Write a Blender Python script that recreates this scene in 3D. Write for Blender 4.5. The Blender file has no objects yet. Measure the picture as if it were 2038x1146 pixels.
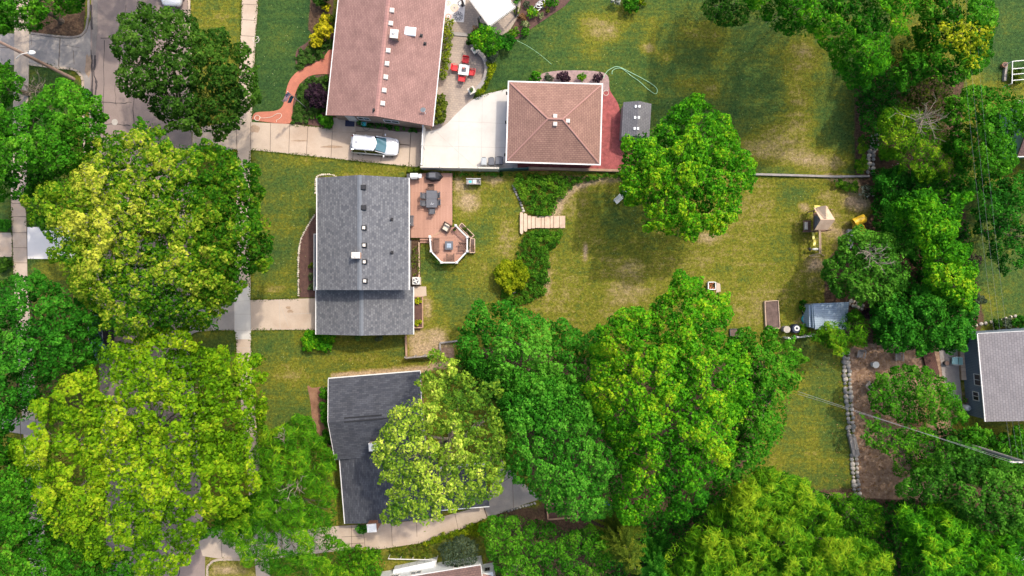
import bpy, math, random
import numpy as np
from mathutils import Vector

# ---------------------------------------------------------------- camera, light, exposure
S = bpy.context.scene
COL = S.collection
HC = 68.0                                   # height of the drone above the ground
PX = 20.0                                   # photo pixels per metre on the ground
cam_d = bpy.data.cameras.new('camera')
cam = bpy.data.objects.new('camera', cam_d)
COL.objects.link(cam)
cam.location = (0, 0, HC)
cam_d.sensor_width = 36.0
cam_d.lens = 36.0 * HC / (2038 / PX)
cam_d.clip_end = 2000
S.camera = cam
LDIR = Vector((-0.45, -0.51, -1.0)).normalized()
wd = bpy.data.worlds.new('World')
S.world = wd
wd.use_nodes = True
sky = wd.node_tree.nodes.new('ShaderNodeTexSky')
sky.sky_type = 'NISHITA'
sky.sun_disc = False
sky.sun_elevation = math.radians(55.8)
sky.sun_rotation = math.radians(41.4)
sky.dust_density = 4.0
bg = wd.node_tree.nodes['Background']
bg.inputs[1].default_value = 0.15
wd.node_tree.links.new(sky.outputs[0], bg.inputs[0])
sun_d = bpy.data.lights.new('sun', 'SUN')
sun_d.energy = 1.5
sun_d.angle = math.radians(1.8)
sun_d.color = (1.0, 0.92, 0.78)
sun = bpy.data.objects.new('sun', sun_d)
COL.objects.link(sun)
sun.location = (30, 34, 66)
sun.rotation_euler = LDIR.to_track_quat('-Z', 'Y').to_euler()
S.view_settings.view_transform = 'Standard'
S.view_settings.look = 'None'
S.view_settings.exposure = 1.32
S.view_settings.gamma = 1.0

# ---------------------------------------------------------------- helpers
def P(u, v, h=0.0):
    """ground plan point of the photo pixel u, v for something h metres high"""
    f = (HC - h) / HC / PX
    return ((u - 1019.0) * f, (573.0 - v) * f)
def PP(pts, h=0.0):
    return [P(u, v, h) for u, v in pts]
def smooth(pts, n=5, closed=True):
    out = []; N = len(pts)
    rng = range(N) if closed else range(N - 1)
    for i in rng:
        g = lambda k: pts[k % N] if closed else pts[min(max(k, 0), N - 1)]
        p0, p1, p2, p3 = g(i - 1), g(i), g(i + 1), g(i + 2)
        for j in range(n):
            t = j / n
            out.append(tuple(0.5 * (2 * b + (c - a) * t + (2 * a - 5 * b + 4 * c - d) * t * t + (3 * b - a - 3 * c + d) * t ** 3)
                             for a, b, c, d in zip(p0, p1, p2, p3)))
    if not closed: out.append(tuple(pts[-1]))
    return out
def blob(u, v, ru, rv=None, n=12, seed=0, jit=.15):
    r = random.Random(seed * 7919 + int(u) * 31 + int(v)); rv = rv or ru
    return [(u + ru * math.cos(a) * (1 + r.uniform(-jit, jit)), v + rv * math.sin(a) * (1 + r.uniform(-jit, jit)))
            for a in [2 * math.pi * k / n for k in range(n)]]

class MB:
    """collects shapes and links them as one mesh"""
    def __init__(self):
        self.v = []; self.f = []; self.m = []; self.uv = []; self.anyuv = False
    def face(self, pts, m=0, uv=None):
        b = len(self.v); self.v += [tuple(p) for p in pts]
        self.f.append(tuple(range(b, b + len(pts)))); self.m.append(m); self.uv.append(uv)
        if uv: self.anyuv = True
    def mesh(self, vs, fs, m=0):
        b = len(self.v); self.v += [tuple(p) for p in vs]
        for f in fs:
            self.f.append(tuple(i + b for i in f)); self.m.append(m); self.uv.append(None)
    def box(self, x0, x1, y0, y1, z0, z1, m=0):
        self.mesh([(x, y, z) for z in (z0, z1) for x, y in ((x0, y0), (x1, y0), (x1, y1), (x0, y1))],
                  [(3, 2, 1, 0), (4, 5, 6, 7), (0, 1, 5, 4), (1, 2, 6, 5), (2, 3, 7, 6), (3, 0, 4, 7)], m)
    def obox(self, c, s, rz=0.0, m=0, rx=0.0):
        vs = []
        for z in (-.5, .5):
            for x, y in ((-.5, -.5), (.5, -.5), (.5, .5), (-.5, .5)):
                X, Y, Z = x * s[0], y * s[1], z * s[2]
                Y, Z = Y * math.cos(rx) - Z * math.sin(rx), Y * math.sin(rx) + Z * math.cos(rx)
                vs.append((c[0] + X * math.cos(rz) - Y * math.sin(rz), c[1] + X * math.sin(rz) + Y * math.cos(rz), c[2] + Z))
        self.mesh(vs, [(3, 2, 1, 0), (4, 5, 6, 7), (0, 1, 5, 4), (1, 2, 6, 5), (2, 3, 7, 6), (3, 0, 4, 7)], m)
    def rbox(self, c, s, r=.03, rz=0.0, m=0):
        """box with a chamfered top"""
        self.lathe4(c, s, r, rz, m)
    def lathe4(self, c, s, r, rz, m):
        X, Y, Z = s[0] / 2, s[1] / 2, s[2] / 2; vs = []
        for z, k in ((-Z, 0), (Z - r, 0), (Z, r)):
            for x, y in ((-X + k, -Y + k), (X - k, -Y + k), (X - k, Y - k), (-X + k, Y - k)):
                vs.append((c[0] + x * math.cos(rz) - y * math.sin(rz), c[1] + x * math.sin(rz) + y * math.cos(rz), c[2] + z))
        fs = [(3, 2, 1, 0), (8, 9, 10, 11)]
        for a in (0, 4):
            for k in range(4): fs.append((a + k, a + (k + 1) % 4, a + 4 + (k + 1) % 4, a + 4 + k))
        self.mesh(vs, fs, m)
    def prism(self, poly, z0, z1, m=0, ms=None):
        n = len(poly); b = [(p[0], p[1], z0) for p in poly]; t = [(p[0], p[1], z1) for p in poly]
        self.face(t, m)
        for i in range(n):
            j = (i + 1) % n; self.face([b[i], b[j], t[j], t[i]], m if ms is None else ms)
    def bar(self, a, b, w, h, m=0):
        """upright strip: a box from a to b, w wide and h tall, its top at a/b"""
        a = Vector(a); b = Vector(b); d = (b - a); d.z = 0; d.normalize(); n = Vector((-d.y, d.x, 0)) * w / 2; dn = Vector((0, 0, -h))
        self.mesh([a - n + dn, b - n + dn, b + n + dn, a + n + dn, a - n, b - n, b + n, a + n],
                  [(3, 2, 1, 0), (4, 5, 6, 7), (0, 1, 5, 4), (1, 2, 6, 5), (2, 3, 7, 6), (3, 0, 4, 7)], m)
    def tube(self, pts, r, n=6, m=0):
        pts = [Vector(p) for p in pts]; N = len(pts)
        rs = r if isinstance(r, (list, tuple)) else [r] * N
        vs = []
        for i, p in enumerate(pts):
            d = (pts[min(i + 1, N - 1)] - pts[max(i - 1, 0)]).normalized()
            a = d.cross(Vector((0, 0, 1)))
            if a.length < .05: a = d.cross(Vector((1, 0, 0)))
            a.normalize(); b = d.cross(a)
            for k in range(n):
                t = 2 * math.pi * k / n
                vs.append(p + (a * math.cos(t) + b * math.sin(t)) * rs[i])
        fs = [(i * n + k, i * n + (k + 1) % n, (i + 1) * n + (k + 1) % n, (i + 1) * n + k) for i in range(N - 1) for k in range(n)]
        fs += [tuple(range(n)), tuple(range((N - 1) * n, N * n))]
        self.mesh(vs, fs, m)
    def cyl(self, c, r, h, n=12, m=0, r2=None):
        r2 = r if r2 is None else r2
        self.tube([(c[0], c[1], c[2]), (c[0], c[1], c[2] + h)], [r, r2], n, m)
    def ball(self, c, r, n=8, m=0, jit=0, seed=0, rz=0.0):
        rr = random.Random(seed); r = (r, r, r) if not isinstance(r, tuple) else r
        vs = []; fs = []; M = max(3, n // 2)
        for i in range(M + 1):
            ph = math.pi * i / M
            for k in range(n):
                t = 2 * math.pi * k / n; q = 1 + (rr.uniform(-jit, jit) if jit else 0)
                x, y = math.sin(ph) * math.cos(t) * r[0] * q, math.sin(ph) * math.sin(t) * r[1] * q
                vs.append((c[0] + x * math.cos(rz) - y * math.sin(rz), c[1] + x * math.sin(rz) + y * math.cos(rz), c[2] + math.cos(ph) * r[2] * q))
        for i in range(M):
            for k in range(n):
                fs.append((i * n + k, i * n + (k + 1) % n, (i + 1) * n + (k + 1) % n, (i + 1) * n + k))
        self.mesh(vs, fs, m)
    def loft(self, secs, m=0):
        n = len(secs[0]); vs = [p for s in secs for p in s]
        fs = [(i * n + k, i * n + (k + 1) % n, (i + 1) * n + (k + 1) % n, (i + 1) * n + k) for i in range(len(secs) - 1) for k in range(n)]
        fs += [tuple(range(n)), tuple(range((len(secs) - 1) * n, len(secs) * n))]
        self.mesh(vs, fs, m)
    def build(self, name, mats, parent=None, org=None, world=False, smooth=False):
        o = org
        if world and parent is not None:
            o = Vector((0, 0, 0)); q = parent
            while q is not None: o = o + q.location; q = q.parent
        vs = self.v if o is None else [(p[0] - o[0], p[1] - o[1], p[2] - o[2]) for p in self.v]
        me = bpy.data.meshes.new(name); me.from_pydata(vs, [], self.f)
        for mm in (mats if isinstance(mats, (list, tuple)) else [mats]): me.materials.append(mm)
        me.polygons.foreach_set('material_index', self.m)
        if smooth: me.polygons.foreach_set('use_smooth', [True] * len(self.f))
        if self.anyuv:
            l = me.uv_layers.new(name='UVMap'); k = 0
            for f, uv in zip(self.f, self.uv):
                for i in range(len(f)):
                    l.data[k].uv = uv[i] if uv else (0, 0); k += 1
        me.update()
        ob = bpy.data.objects.new(name, me); COL.objects.link(ob)
        if parent is not None: ob.parent = parent
        elif org is not None: ob.location = org
        return ob

def tag(o, label, cat, group=None, kind=None):
    if label: o['label'] = label
    if cat: o['category'] = cat
    if group: o['group'] = group
    if kind: o['kind'] = kind
    return o
def thing(name, label, cat, loc=(0, 0, 0), rz=0.0, group=None):
    o = bpy.data.objects.new(name, None); COL.objects.link(o)
    o.location = loc if len(loc) == 3 else (loc[0], loc[1], 0); o.rotation_euler = (0, 0, rz); o.empty_display_size = .3
    return tag(o, label, cat, group)
def struct(o):
    o['kind'] = 'structure'; return o
def dup(root, loc, rz, label, group=None):
    def cp(o, par):
        c = o.copy(); COL.objects.link(c)
        if par is not None: c.parent = par
        for ch in list(o.children): cp(ch, c)
        return c
    r = cp(root, None); r.location = loc if len(loc) == 3 else (loc[0], loc[1], 0); r.rotation_euler = (0, 0, rz); r['label'] = label
    if group: r['group'] = group
    return r

# ---------------------------------------------------------------- materials
def newmat(name):
    m = bpy.data.materials.new(name); m.use_nodes = True
    nt = m.node_tree; b = nt.nodes['Principled BSDF']
    return m, nt, b
def node(nt, t, **kw):
    n = nt.nodes.new(t)
    for k, v in kw.items():
        if k.startswith('i_'):
            n.inputs[int(k[2:])].default_value = v
        else: setattr(n, k, v)
    return n
def noise(nt, co, scale, detail=3.0, rough=.55):
    n = nt.nodes.new('ShaderNodeTexNoise'); n.inputs['Scale'].default_value = scale
    n.inputs['Detail'].default_value = detail; n.inputs['Roughness'].default_value = rough
    if co is not None: nt.links.new(co, n.inputs['Vector'])
    return n.outputs['Fac']
def ramp(nt, fac, stops):
    r = nt.nodes.new('ShaderNodeValToRGB'); e = r.color_ramp.elements
    while len(e) < len(stops): e.new(.5)
    for k, (p, c) in enumerate(stops):
        e[k].position = p; e[k].color = (c[0], c[1], c[2], 1)
    nt.links.new(fac, r.inputs[0]); return r.outputs[0]
def mixc(nt, a, b, fac=None, f=.5, mode='MIX'):
    n = nt.nodes.new('ShaderNodeMix'); n.data_type = 'RGBA'; n.blend_type = mode
    n.inputs[0].default_value = f
    if fac is not None: nt.links.new(fac, n.inputs[0])
    for s, i in ((a, 6), (b, 7)):
        if isinstance(s, tuple): n.inputs[i].default_value = (*s, 1)
        else: nt.links.new(s, n.inputs[i])
    return n.outputs[2]
def math_(nt, op, a, b=None, clamp=False):
    n = nt.nodes.new('ShaderNodeMath'); n.operation = op; n.use_clamp = clamp
    for s, i in ((a, 0), (b, 1)):
        if s is None: continue
        if isinstance(s, (int, float)): n.inputs[i].default_value = s
        else: nt.links.new(s, n.inputs[i])
    return n.outputs[0]
def coord(nt, kind='Object'):
    return nt.nodes.new('ShaderNodeTexCoord').outputs[kind]
def k3(c, k): return tuple(min(x * k, 1) for x in c)
def bumpy(nt, b, h, s=.3, d=.02):
    n = nt.nodes.new('ShaderNodeBump'); n.inputs['Strength'].default_value = s; n.inputs['Distance'].default_value = d
    nt.links.new(h, n.inputs['Height']); nt.links.new(n.outputs[0], b.inputs['Normal'])

def mottled(name, c, var=.25, scale=2.0, fine=14.0, rough=.85, spec=.3, metal=0.0, stain=None, stain_amt=.5, bump=.15):
    m, nt, b = newmat(name); co = coord(nt)
    n1 = noise(nt, co, scale, 5); n2 = noise(nt, co, fine, 3)
    s = math_(nt, 'ADD', math_(nt, 'MULTIPLY', n1, .6), math_(nt, 'MULTIPLY', n2, .4))
    col = ramp(nt, s, [(.3, k3(c, 1 - var)), (.5, c), (.72, k3(c, 1 + var))])
    if stain:
        f = ramp(nt, noise(nt, co, scale * .35, 6, .65), [(.5, (0, 0, 0)), (.72, (stain_amt,) * 3)])
        col = mixc(nt, col, stain, f)
    nt.links.new(col, b.inputs['Base Color'])
    b.inputs['Roughness'].default_value = rough; b.inputs['Metallic'].default_value = metal
    b.inputs['Specular IOR Level'].default_value = spec
    if bump: bumpy(nt, b, n2, bump)
    return m
def bricked(name, c1, c2, mortar, bw, rh, ms=.012, rough=.9, uv=False, rot=0.0, blotch=.35, off=.5, spec=.2, bscale=.5, warp=0):
    m, nt, b = newmat(name); co = coord(nt, 'UV' if uv else 'Object')
    src = co
    if rot:
        mp = node(nt, 'ShaderNodeMapping'); mp.inputs['Rotation'].default_value[2] = rot
        nt.links.new(co, mp.inputs[0]); co = mp.outputs[0]
    t = node(nt, 'ShaderNodeTexBrick'); nt.links.new(co, t.inputs['Vector'])
    t.inputs['Scale'].default_value = 1; t.inputs['Brick Width'].default_value = bw; t.inputs['Row Height'].default_value = rh
    t.inputs['Mortar Size'].default_value = ms; t.inputs['Mortar Smooth'].default_value = .3; t.offset = off; t.inputs['Bias'].default_value = 0
    t.inputs['Color1'].default_value = (*c1, 1); t.inputs['Color2'].default_value = (*c2, 1); t.inputs['Mortar'].default_value = (*mortar, 1)
    n1 = noise(nt, src, bscale, 6, .6); n2 = noise(nt, src, 22, 2)
    f = ramp(nt, n1, [(.3, (1 - blotch,) * 3), (.55, (1, 1, 1)), (.75, (1 + blotch * .6,) * 3)])
    col = mixc(nt, t.outputs['Color'], f, f=1.0, mode='MULTIPLY')
    f2 = ramp(nt, n2, [(.3, (.8,) * 3), (.7, (1.2,) * 3)])
    col = mixc(nt, col, f2, f=1.0, mode='MULTIPLY')
    nt.links.new(col, b.inputs['Base Color']); b.inputs['Roughness'].default_value = rough
    b.inputs['Specular IOR Level'].default_value = spec
    bumpy(nt, b, t.outputs['Fac'], -.25, .01) if False else bumpy(nt, b, n2, .25, .02)
    return m
def paint(name, c, rough=.5, spec=.4, metal=0.0, coat=0.0):
    m, nt, b = newmat(name); co = coord(nt)
    f = noise(nt, co, 6, 4)
    nt.links.new(ramp(nt, f, [(.3, k3(c, .88)), (.7, k3(c, 1.06))]), b.inputs['Base Color'])
    b.inputs['Roughness'].default_value = rough; b.inputs['Specular IOR Level'].default_value = spec; b.inputs['Metallic'].default_value = metal
    if coat: b.inputs['Coat Weight'].default_value = coat; b.inputs['Coat Roughness'].default_value = .06
    return m
def leafmat(name, cs, trans=.36, rough=.6):
    """cs: four colours from the dull leaves to the fresh tips; which leaf has which is an attribute"""
    if all(c[1] > c[0] * .85 and c[1] > c[2] * 2.2 for c in cs): cs = [(r * .94, g * 1.03, b_ * .5) for r, g, b_ in cs]
    m, nt, b = newmat(name)
    a = node(nt, 'ShaderNodeAttribute', attribute_name='tint'); fac = a.outputs['Fac']
    col = ramp(nt, fac, [(.08, cs[0]), (.38, cs[1]), (.64, cs[2]), (.92, cs[3])])
    nt.links.new(col, b.inputs['Base Color']); b.inputs['Roughness'].default_value = rough; b.inputs['Specular IOR Level'].default_value = .05
    t = node(nt, 'ShaderNodeBsdfTranslucent'); nt.links.new(mixc(nt, col, (1.0, 1.0, .35), f=.25, mode='MULTIPLY'), t.inputs[0])
    mx = node(nt, 'ShaderNodeMixShader'); mx.inputs[0].default_value = trans
    nt.links.new(b.outputs[0], mx.inputs[1]); nt.links.new(t.outputs[0], mx.inputs[2])
    nt.links.new(mx.outputs[0], nt.nodes['Material Output'].inputs[0])
    return m

L = {
 'maple_dark':  leafmat('leaves_dark_maple', [(.014, .046, .010), (.030, .085, .015), (.056, .130, .024), (.110, .200, .046)]),
 'linden':      leafmat('leaves_linden', [(.014, .070, .007), (.042, .145, .010), (.165, .260, .018), (.480, .460, .095)]),
 'green':       leafmat('leaves_green', [(.012, .068, .008), (.032, .150, .011), (.066, .230, .018), (.150, .330, .036)]),
 'bright':      leafmat('leaves_bright_maple', [(.014, .090, .008), (.044, .200, .010), (.115, .330, .016), (.330, .430, .024)]),
 'lime':        leafmat('leaves_lime_maple', [(.040, .115, .006), (.100, .220, .009), (.205, .325, .014), (.380, .420, .035)]),
 'deep':        leafmat('leaves_deep_green', [(.010, .070, .010), (.026, .145, .016), (.052, .225, .026), (.120, .330, .050)]),
 'blue':        leafmat('leaves_blue_green', [(.015, .066, .012), (.034, .130, .018), (.066, .205, .028), (.130, .290, .050)]),
 'cream':       leafmat('leaves_cream_flower', [(.050, .135, .024), (.150, .250, .036), (.310, .410, .070), (.660, .660, .200)]),
 'feather':     leafmat('leaves_feathery', [(.020, .090, .007), (.050, .168, .010), (.105, .255, .014), (.260, .350, .025)]),
 'olive':       leafmat('leaves_olive', [(.030, .060, .012), (.060, .095, .016), (.105, .140, .022), (.190, .200, .030)]),
 'yellow':      leafmat('leaves_golden', [(.130, .150, .006), (.340, .330, .010), (.560, .500, .016), (.760, .640, .050)]),
 'golden':      leafmat('leaves_gold_green', [(.060, .110, .008), (.130, .190, .010), (.250, .280, .016), (.420, .400, .030)]),
 'purple':      leafmat('leaves_purple', [(.014, .008, .014), (.028, .015, .026), (.050, .026, .042), (.090, .045, .060)]),
 'grey':        leafmat('leaves_grey_green', [(.030, .052, .028), (.055, .085, .045), (.085, .120, .065), (.130, .165, .090)]),
 'dry':         leafmat('leaves_dry', [(.090, .045, .018), (.170, .085, .032), (.260, .140, .055), (.340, .220, .100)]),
 'white':       leafmat('leaves_white_flower', [(.030, .060, .020), (.120, .160, .090), (.380, .390, .330), (.620, .620, .560)]),
 'pale':        leafmat('leaves_pale_hosta', [(.060, .110, .030), (.130, .190, .060), (.260, .300, .120), (.440, .450, .230)]),
 'cover':       leafmat('leaves_ground_cover', [(.026, .070, .020), (.050, .120, .036), (.085, .170, .055), (.140, .230, .085)]),
 'ivy':         leafmat('leaves_bed_cover', [(.018, .075, .012), (.042, .140, .018), (.080, .205, .024), (.170, .300, .035)]),
}
M = {
 'bark': mottled('bark', (.10, .075, .055), .35, 4, 30),
 'greybark': mottled('weathered_branch', (.21, .175, .135), .3, 4, 30),
 'road': mottled('asphalt_old', (.215, .166, .146), .16, .6, 7, .95, .2, stain=(.135, .112, .108), stain_amt=.45),
 'patch': mottled('asphalt_dark', (.075, .07, .078), .25, .9, 9, .95, .2),
 'gutter': mottled('concrete_gutter', (.20, .17, .15), .2, .9, 10, .95, .2, stain=(.10, .09, .09)),
 'conc': mottled('concrete_warm', (.375, .300, .235), .17, .6, 12, .92, .2, stain=(.25, .165, .105), stain_amt=.5),
 'stain': mottled('rust_stain', (.27, .19, .13), .3, 3, 14),
 'conc_grey': mottled('concrete_grey', (.25, .222, .20), .18, .6, 12, .92, .2, stain=(.12, .11, .115), stain_amt=.7),
 'conc_new': mottled('concrete_pale', (.43, .405, .37), .08, .7, 12, .9, .2, stain=(.30, .27, .235), stain_amt=.5),
 'conc_white': mottled('concrete_white', (.56, .53, .50), .05, .7, 12, .9, .2),
 'joint': mottled('joint_dark', (.10, .075, .055), .3, 3, 20),
 'joint_pale': mottled('joint_pale', (.33, .30, .265), .15, 3, 20),
 'crack': mottled('crack_tar', (.05, .042, .042), .3, 3, 20),
 'brickpath': bricked('path_brick', (.40, .135, .085), (.35, .115, .075), (.26, .13, .09), .21, .105, .012, blotch=.15),
 'paver': bricked('patio_paver', (.33, .265, .21), (.27, .22, .18), (.21, .17, .14), .30, .22, .014, blotch=.25, rot=.12),
 'mulch_red': mottled('mulch_red', (.25, .065, .062), .5, 3, 18, bump=.8, stain=(.10, .03, .035)),
 'gravel_pink': mottled('gravel_pink', (.25, .17, .16), .4, 4, 22, bump=.8),
 'mulch': mottled('mulch_brown', (.078, .040, .032), .45, 3, 20, bump=.8),
 'soil': mottled('bed_soil', (.10, .066, .055), .5, 3, 16, bump=.8),
 'litter': mottled('leaf_litter', (.17, .085, .05), .55, 1.2, 14, bump=.8, stain=(.27, .17, .10), stain_amt=.7),
 'stone': mottled('boulder', (.36, .325, .28), .35, 1.5, 14, stain=(.16, .15, .14)),
 'stone_grey': mottled('grey_rock', (.20, .19, .175), .35, 1.5, 14),
 'stone_white': mottled('white_stone', (.52, .45, .36), .25, 2, 14),
 'r_red': bricked('shingle_red', (.262, .152, .130), (.212, .122, .106), (.155, .088, .078), .32, .17, .02, uv=True, blotch=.22, bscale=.6),
 'hip_red': mottled('hip_cap_red', (.285, .155, .128), .15, 4, 16),
 'canopy': mottled('canopy_panel', (.40, .40, .395), .05, 1.5, 10, .6),
 'r_red_cap': bricked('shingle_red_cap', (.31, .17, .145), (.27, .145, .13), (.21, .11, .10), .3, .25, .015, uv=True, blotch=.1),
 'r_gar': bricked('shingle_garage', (.250, .146, .112), (.208, .120, .094), (.130, .072, .060), .32, .19, .022, uv=True, blotch=.18, bscale=.7),
 'r_grey': bricked('shingle_grey', (.140, .142, .148), (.072, .075, .084), (.075, .077, .086), .26, .20, .02, uv=True, blotch=.12, bscale=.8),
 'r_grey_cap': mottled('ridge_grey', (.115, .125, .14), .15, 4, 20),
 'r_slate': bricked('shingle_slate', (.064, .067, .078), (.036, .039, .049), (.031, .034, .043), .45, .18, .018, uv=True, blotch=.25, bscale=.6),
 'r_shed': bricked('shingle_shed', (.15, .145, .15), (.118, .115, .122), (.085, .085, .09), .3, .2, .02, uv=True, blotch=.15),
 'r_pale': bricked('shingle_pale', (.225, .205, .205), (.185, .17, .172), (.12, .11, .112), .34, .22, .02, uv=True, blotch=.14),
 'r_brown': bricked('shingle_brown', (.165, .10, .085), (.115, .072, .065), (.08, .05, .045), .3, .2, .02, uv=True, blotch=.25),
 'brick': bricked('wall_brick', (.36, .15, .085), (.30, .115, .07), (.30, .22, .17), .22, .075, .01, rot=0),
 'white': paint('white_paint', (.57, .56, .53), .5),
 'cream': mottled('cream_vinyl', (.47, .43, .36), .1, 2, 12, .6),
 'siding_blue': bricked('siding_blue_grey', (.14, .175, .215), (.13, .165, .205), (.06, .08, .10), 4, .16, .012, blotch=.1),
 'siding_white': bricked('siding_white', (.60, .62, .62), (.57, .59, .6), (.42, .44, .46), 4, .16, .01, blotch=.06),
 'siding_grey': bricked('siding_grey', (.30, .29, .28), (.28, .27, .26), (.18, .18, .18), 4, .16, .01, blotch=.1),
 'black': paint('black_plastic', (.012, .012, .014), .5),
 'darkmetal': paint('dark_metal', (.035, .037, .042), .45, .5),
 'vent': paint('vent_metal_pale', (.55, .50, .44), .5),
 'metal': paint('steel', (.50, .51, .52), .35, .5, .6),
 'glass': paint('window_glass', (.015, .020, .026), .08, .6),
 'skylight': paint('skylight_dome', (.72, .74, .74), .25, .5),
 'deck': bricked('deck_boards', (.350, .200, .146), (.318, .178, .130), (.19, .098, .072), 3.6, .145, .012, rot=math.pi / 2, blotch=.12, off=.35),
 'deck2': bricked('deck_boards_oct', (.350, .200, .146), (.318, .178, .130), (.19, .098, .072), 3.6, .145, .012, rot=0, blotch=.12, off=.35),
 'wood': mottled('timber', (.30, .19, .125), .3, 2, 20),
 'wood_pale': mottled('timber_pale', (.46, .335, .24), .22, 2, 18, stain=(.30, .20, .14)),
 'wood_grey': mottled('timber_grey', (.24, .215, .195), .3, 2, 20),
 'wood_dark': bricked('boards_dark_brown', (.085, .042, .032), (.065, .034, .028), (.02, .012, .01), 3, .15, .012, blotch=.3, rot=math.pi / 2 - .28),
 'wicker': mottled('wicker_brown', (.085, .05, .038), .4, 5, 40),
 'frame_brown': mottled('bench_brown', (.13, .075, .055), .3, 5, 30),
 'cushion': mottled('cushion_cream', (.50, .43, .34), .12, 5, 30),
 'table_grey': mottled('table_grey', (.085, .088, .10), .2, 3, 20, .5),
 'cover_black': mottled('cover_cloth_black', (.02, .021, .026), .3, 4, 20, .7),
 'red': paint('red_fabric', (.55, .022, .026), .6),
 'yellow_pl': paint('yellow_plastic', (.66, .40, .02), .4),
 'yellow_lt': paint('pale_yellow_plastic', (.68, .60, .14), .4),
 'teal': paint('teal_plastic', (.03, .36, .38), .4),
 'navy': paint('navy_plastic', (.012, .018, .05), .4),
 'bin_grey': paint('bin_grey', (.075, .08, .095), .5),
 'bin_pale': paint('bin_pale', (.30, .32, .33), .5),
 'planks_blue': bricked('planks_blue', (.28, .345, .41), (.25, .31, .375), (.14, .18, .22), 3, .2, .014, blotch=.3, bscale=.9),
 'green_fence': paint('green_fence', (.02, .055, .055), .6),
 'pole_wood': mottled('pole_wood', (.20, .135, .105), .3, 1.2, 14),
 'wire': paint('wire', (.20, .20, .20), .5),
 'wire_dark': paint('wire_dark', (.06, .06, .06), .5),
 'hose': paint('hose_pale', (.52, .48, .40), .5),
 'hose_green': paint('hose_mint', (.30, .52, .32), .5),
 'car_white': paint('car_silver_white', (.56, .57, .59), .28, .5, .25, .6),
 'car_navy': paint('car_dark', (.012, .016, .03), .25, .5, .2, .6),
 'car_trim': paint('car_trim', (.022, .022, .024), .5),
 'car_glass': paint('car_glass', (.008, .010, .014), .06, .6),
 'windscreen': paint('windscreen', (.06, .14, .17), .06, .7),
 'tyre': mottled('tyre', (.018, .018, .018), .3, 6, 30),
 'rim': paint('rim', (.45, .45, .46), .3, .5, .7),
 'tail': paint('tail_lamp', (.35, .01, .012), .25),
 'lens': paint('lamp_lens', (.62, .63, .64), .15, .6),
 'orange': mottled('ember_brick', (.42, .13, .045), .4, 6, 30),
 'pink': paint('motif_coral', (.55, .18, .13), .8),
 'peach': paint('motif_peach', (.60, .36, .25), .8),
 'rug': mottled('rug_white', (.55, .53, .51), .1, 5, 40),
 'motif_dark': paint('motif_dark', (.10, .11, .13), .8),
 'flag_red': paint('flag_red', (.42, .03, .05), .8), 'flag_white': paint('flag_white', (.68, .66, .66), .8), 'flag_blue': paint('flag_blue', (.02, .03, .13), .8),
 'flag_teal': paint('flag_dark_teal', (.01, .055, .085), .8),
 'terracotta': mottled('terracotta', (.36, .17, .10), .2, 4, 20),
 'aqua': paint('aqua_plastic', (.30, .50, .48), .5),
 'blue_toy': paint('blue_plastic', (.02, .05, .42), .4),
}

# ---------------------------------------------------------------- foliage generator
def pip_dist(px, py, poly):
    """inside test and distance to the outline, arrays in metres"""
    n = len(poly); ins = np.zeros(len(px), bool); d = np.full(len(px), 1e9)
    for i in range(n):
        x0, y0 = poly[i]; x1, y1 = poly[(i + 1) % n]
        if y0 != y1:
            c = ((y0 > py) != (y1 > py)) & (px < (x1 - x0) * (py - y0) / (y1 - y0) + x0); ins ^= c
        dx, dy = x1 - x0, y1 - y0; L2 = dx * dx + dy * dy + 1e-9
        t = np.clip(((px - x0) * dx + (py - y0) * dy) / L2, 0, 1)
        d = np.minimum(d, np.hypot(px - x0 - t * dx, py - y0 - t * dy))
    return np.where(ins, d, -d)
def h01(a, b, s):
    v = np.sin(a * 127.1 + b * 311.7 + s * 74.7) * 43758.5453
    return v - np.floor(v)
def cells(x, y, size, s):
    """nearest seed of a jittered grid: offset from it, distance, a random number per seed, seed position"""
    gx = np.floor(x / size); gy = np.floor(y / size)
    bd = np.full(len(x), 1e9); bx = np.zeros(len(x)); by = np.zeros(len(x)); bi = np.zeros(len(x))
    for i in (-1, 0, 1):
        for j in (-1, 0, 1):
            cx = gx + i; cy = gy + j
            sx = (cx + .15 + .7 * h01(cx, cy, s)) * size; sy = (cy + .15 + .7 * h01(cx, cy, s + 5.3)) * size
            d = np.hypot(x - sx, y - sy); k = d < bd
            bd = np.where(k, d, bd); bx = np.where(k, sx, bx); by = np.where(k, sy, by); bi = np.where(k, h01(cx, cy, s + 9.1), bi)
    return bd, bi, bx, by

def rcells(x, y, size, s, ang):
    c, q = math.cos(ang), math.sin(ang); xr, yr = x * c - y * q, x * q + y * c
    d, i, sx, sy = cells(xr, yr, size, s); dx, dy = sx - xr, sy - yr
    return d, i, x + dx * c + dy * q, y - dx * q + dy * c

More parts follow.
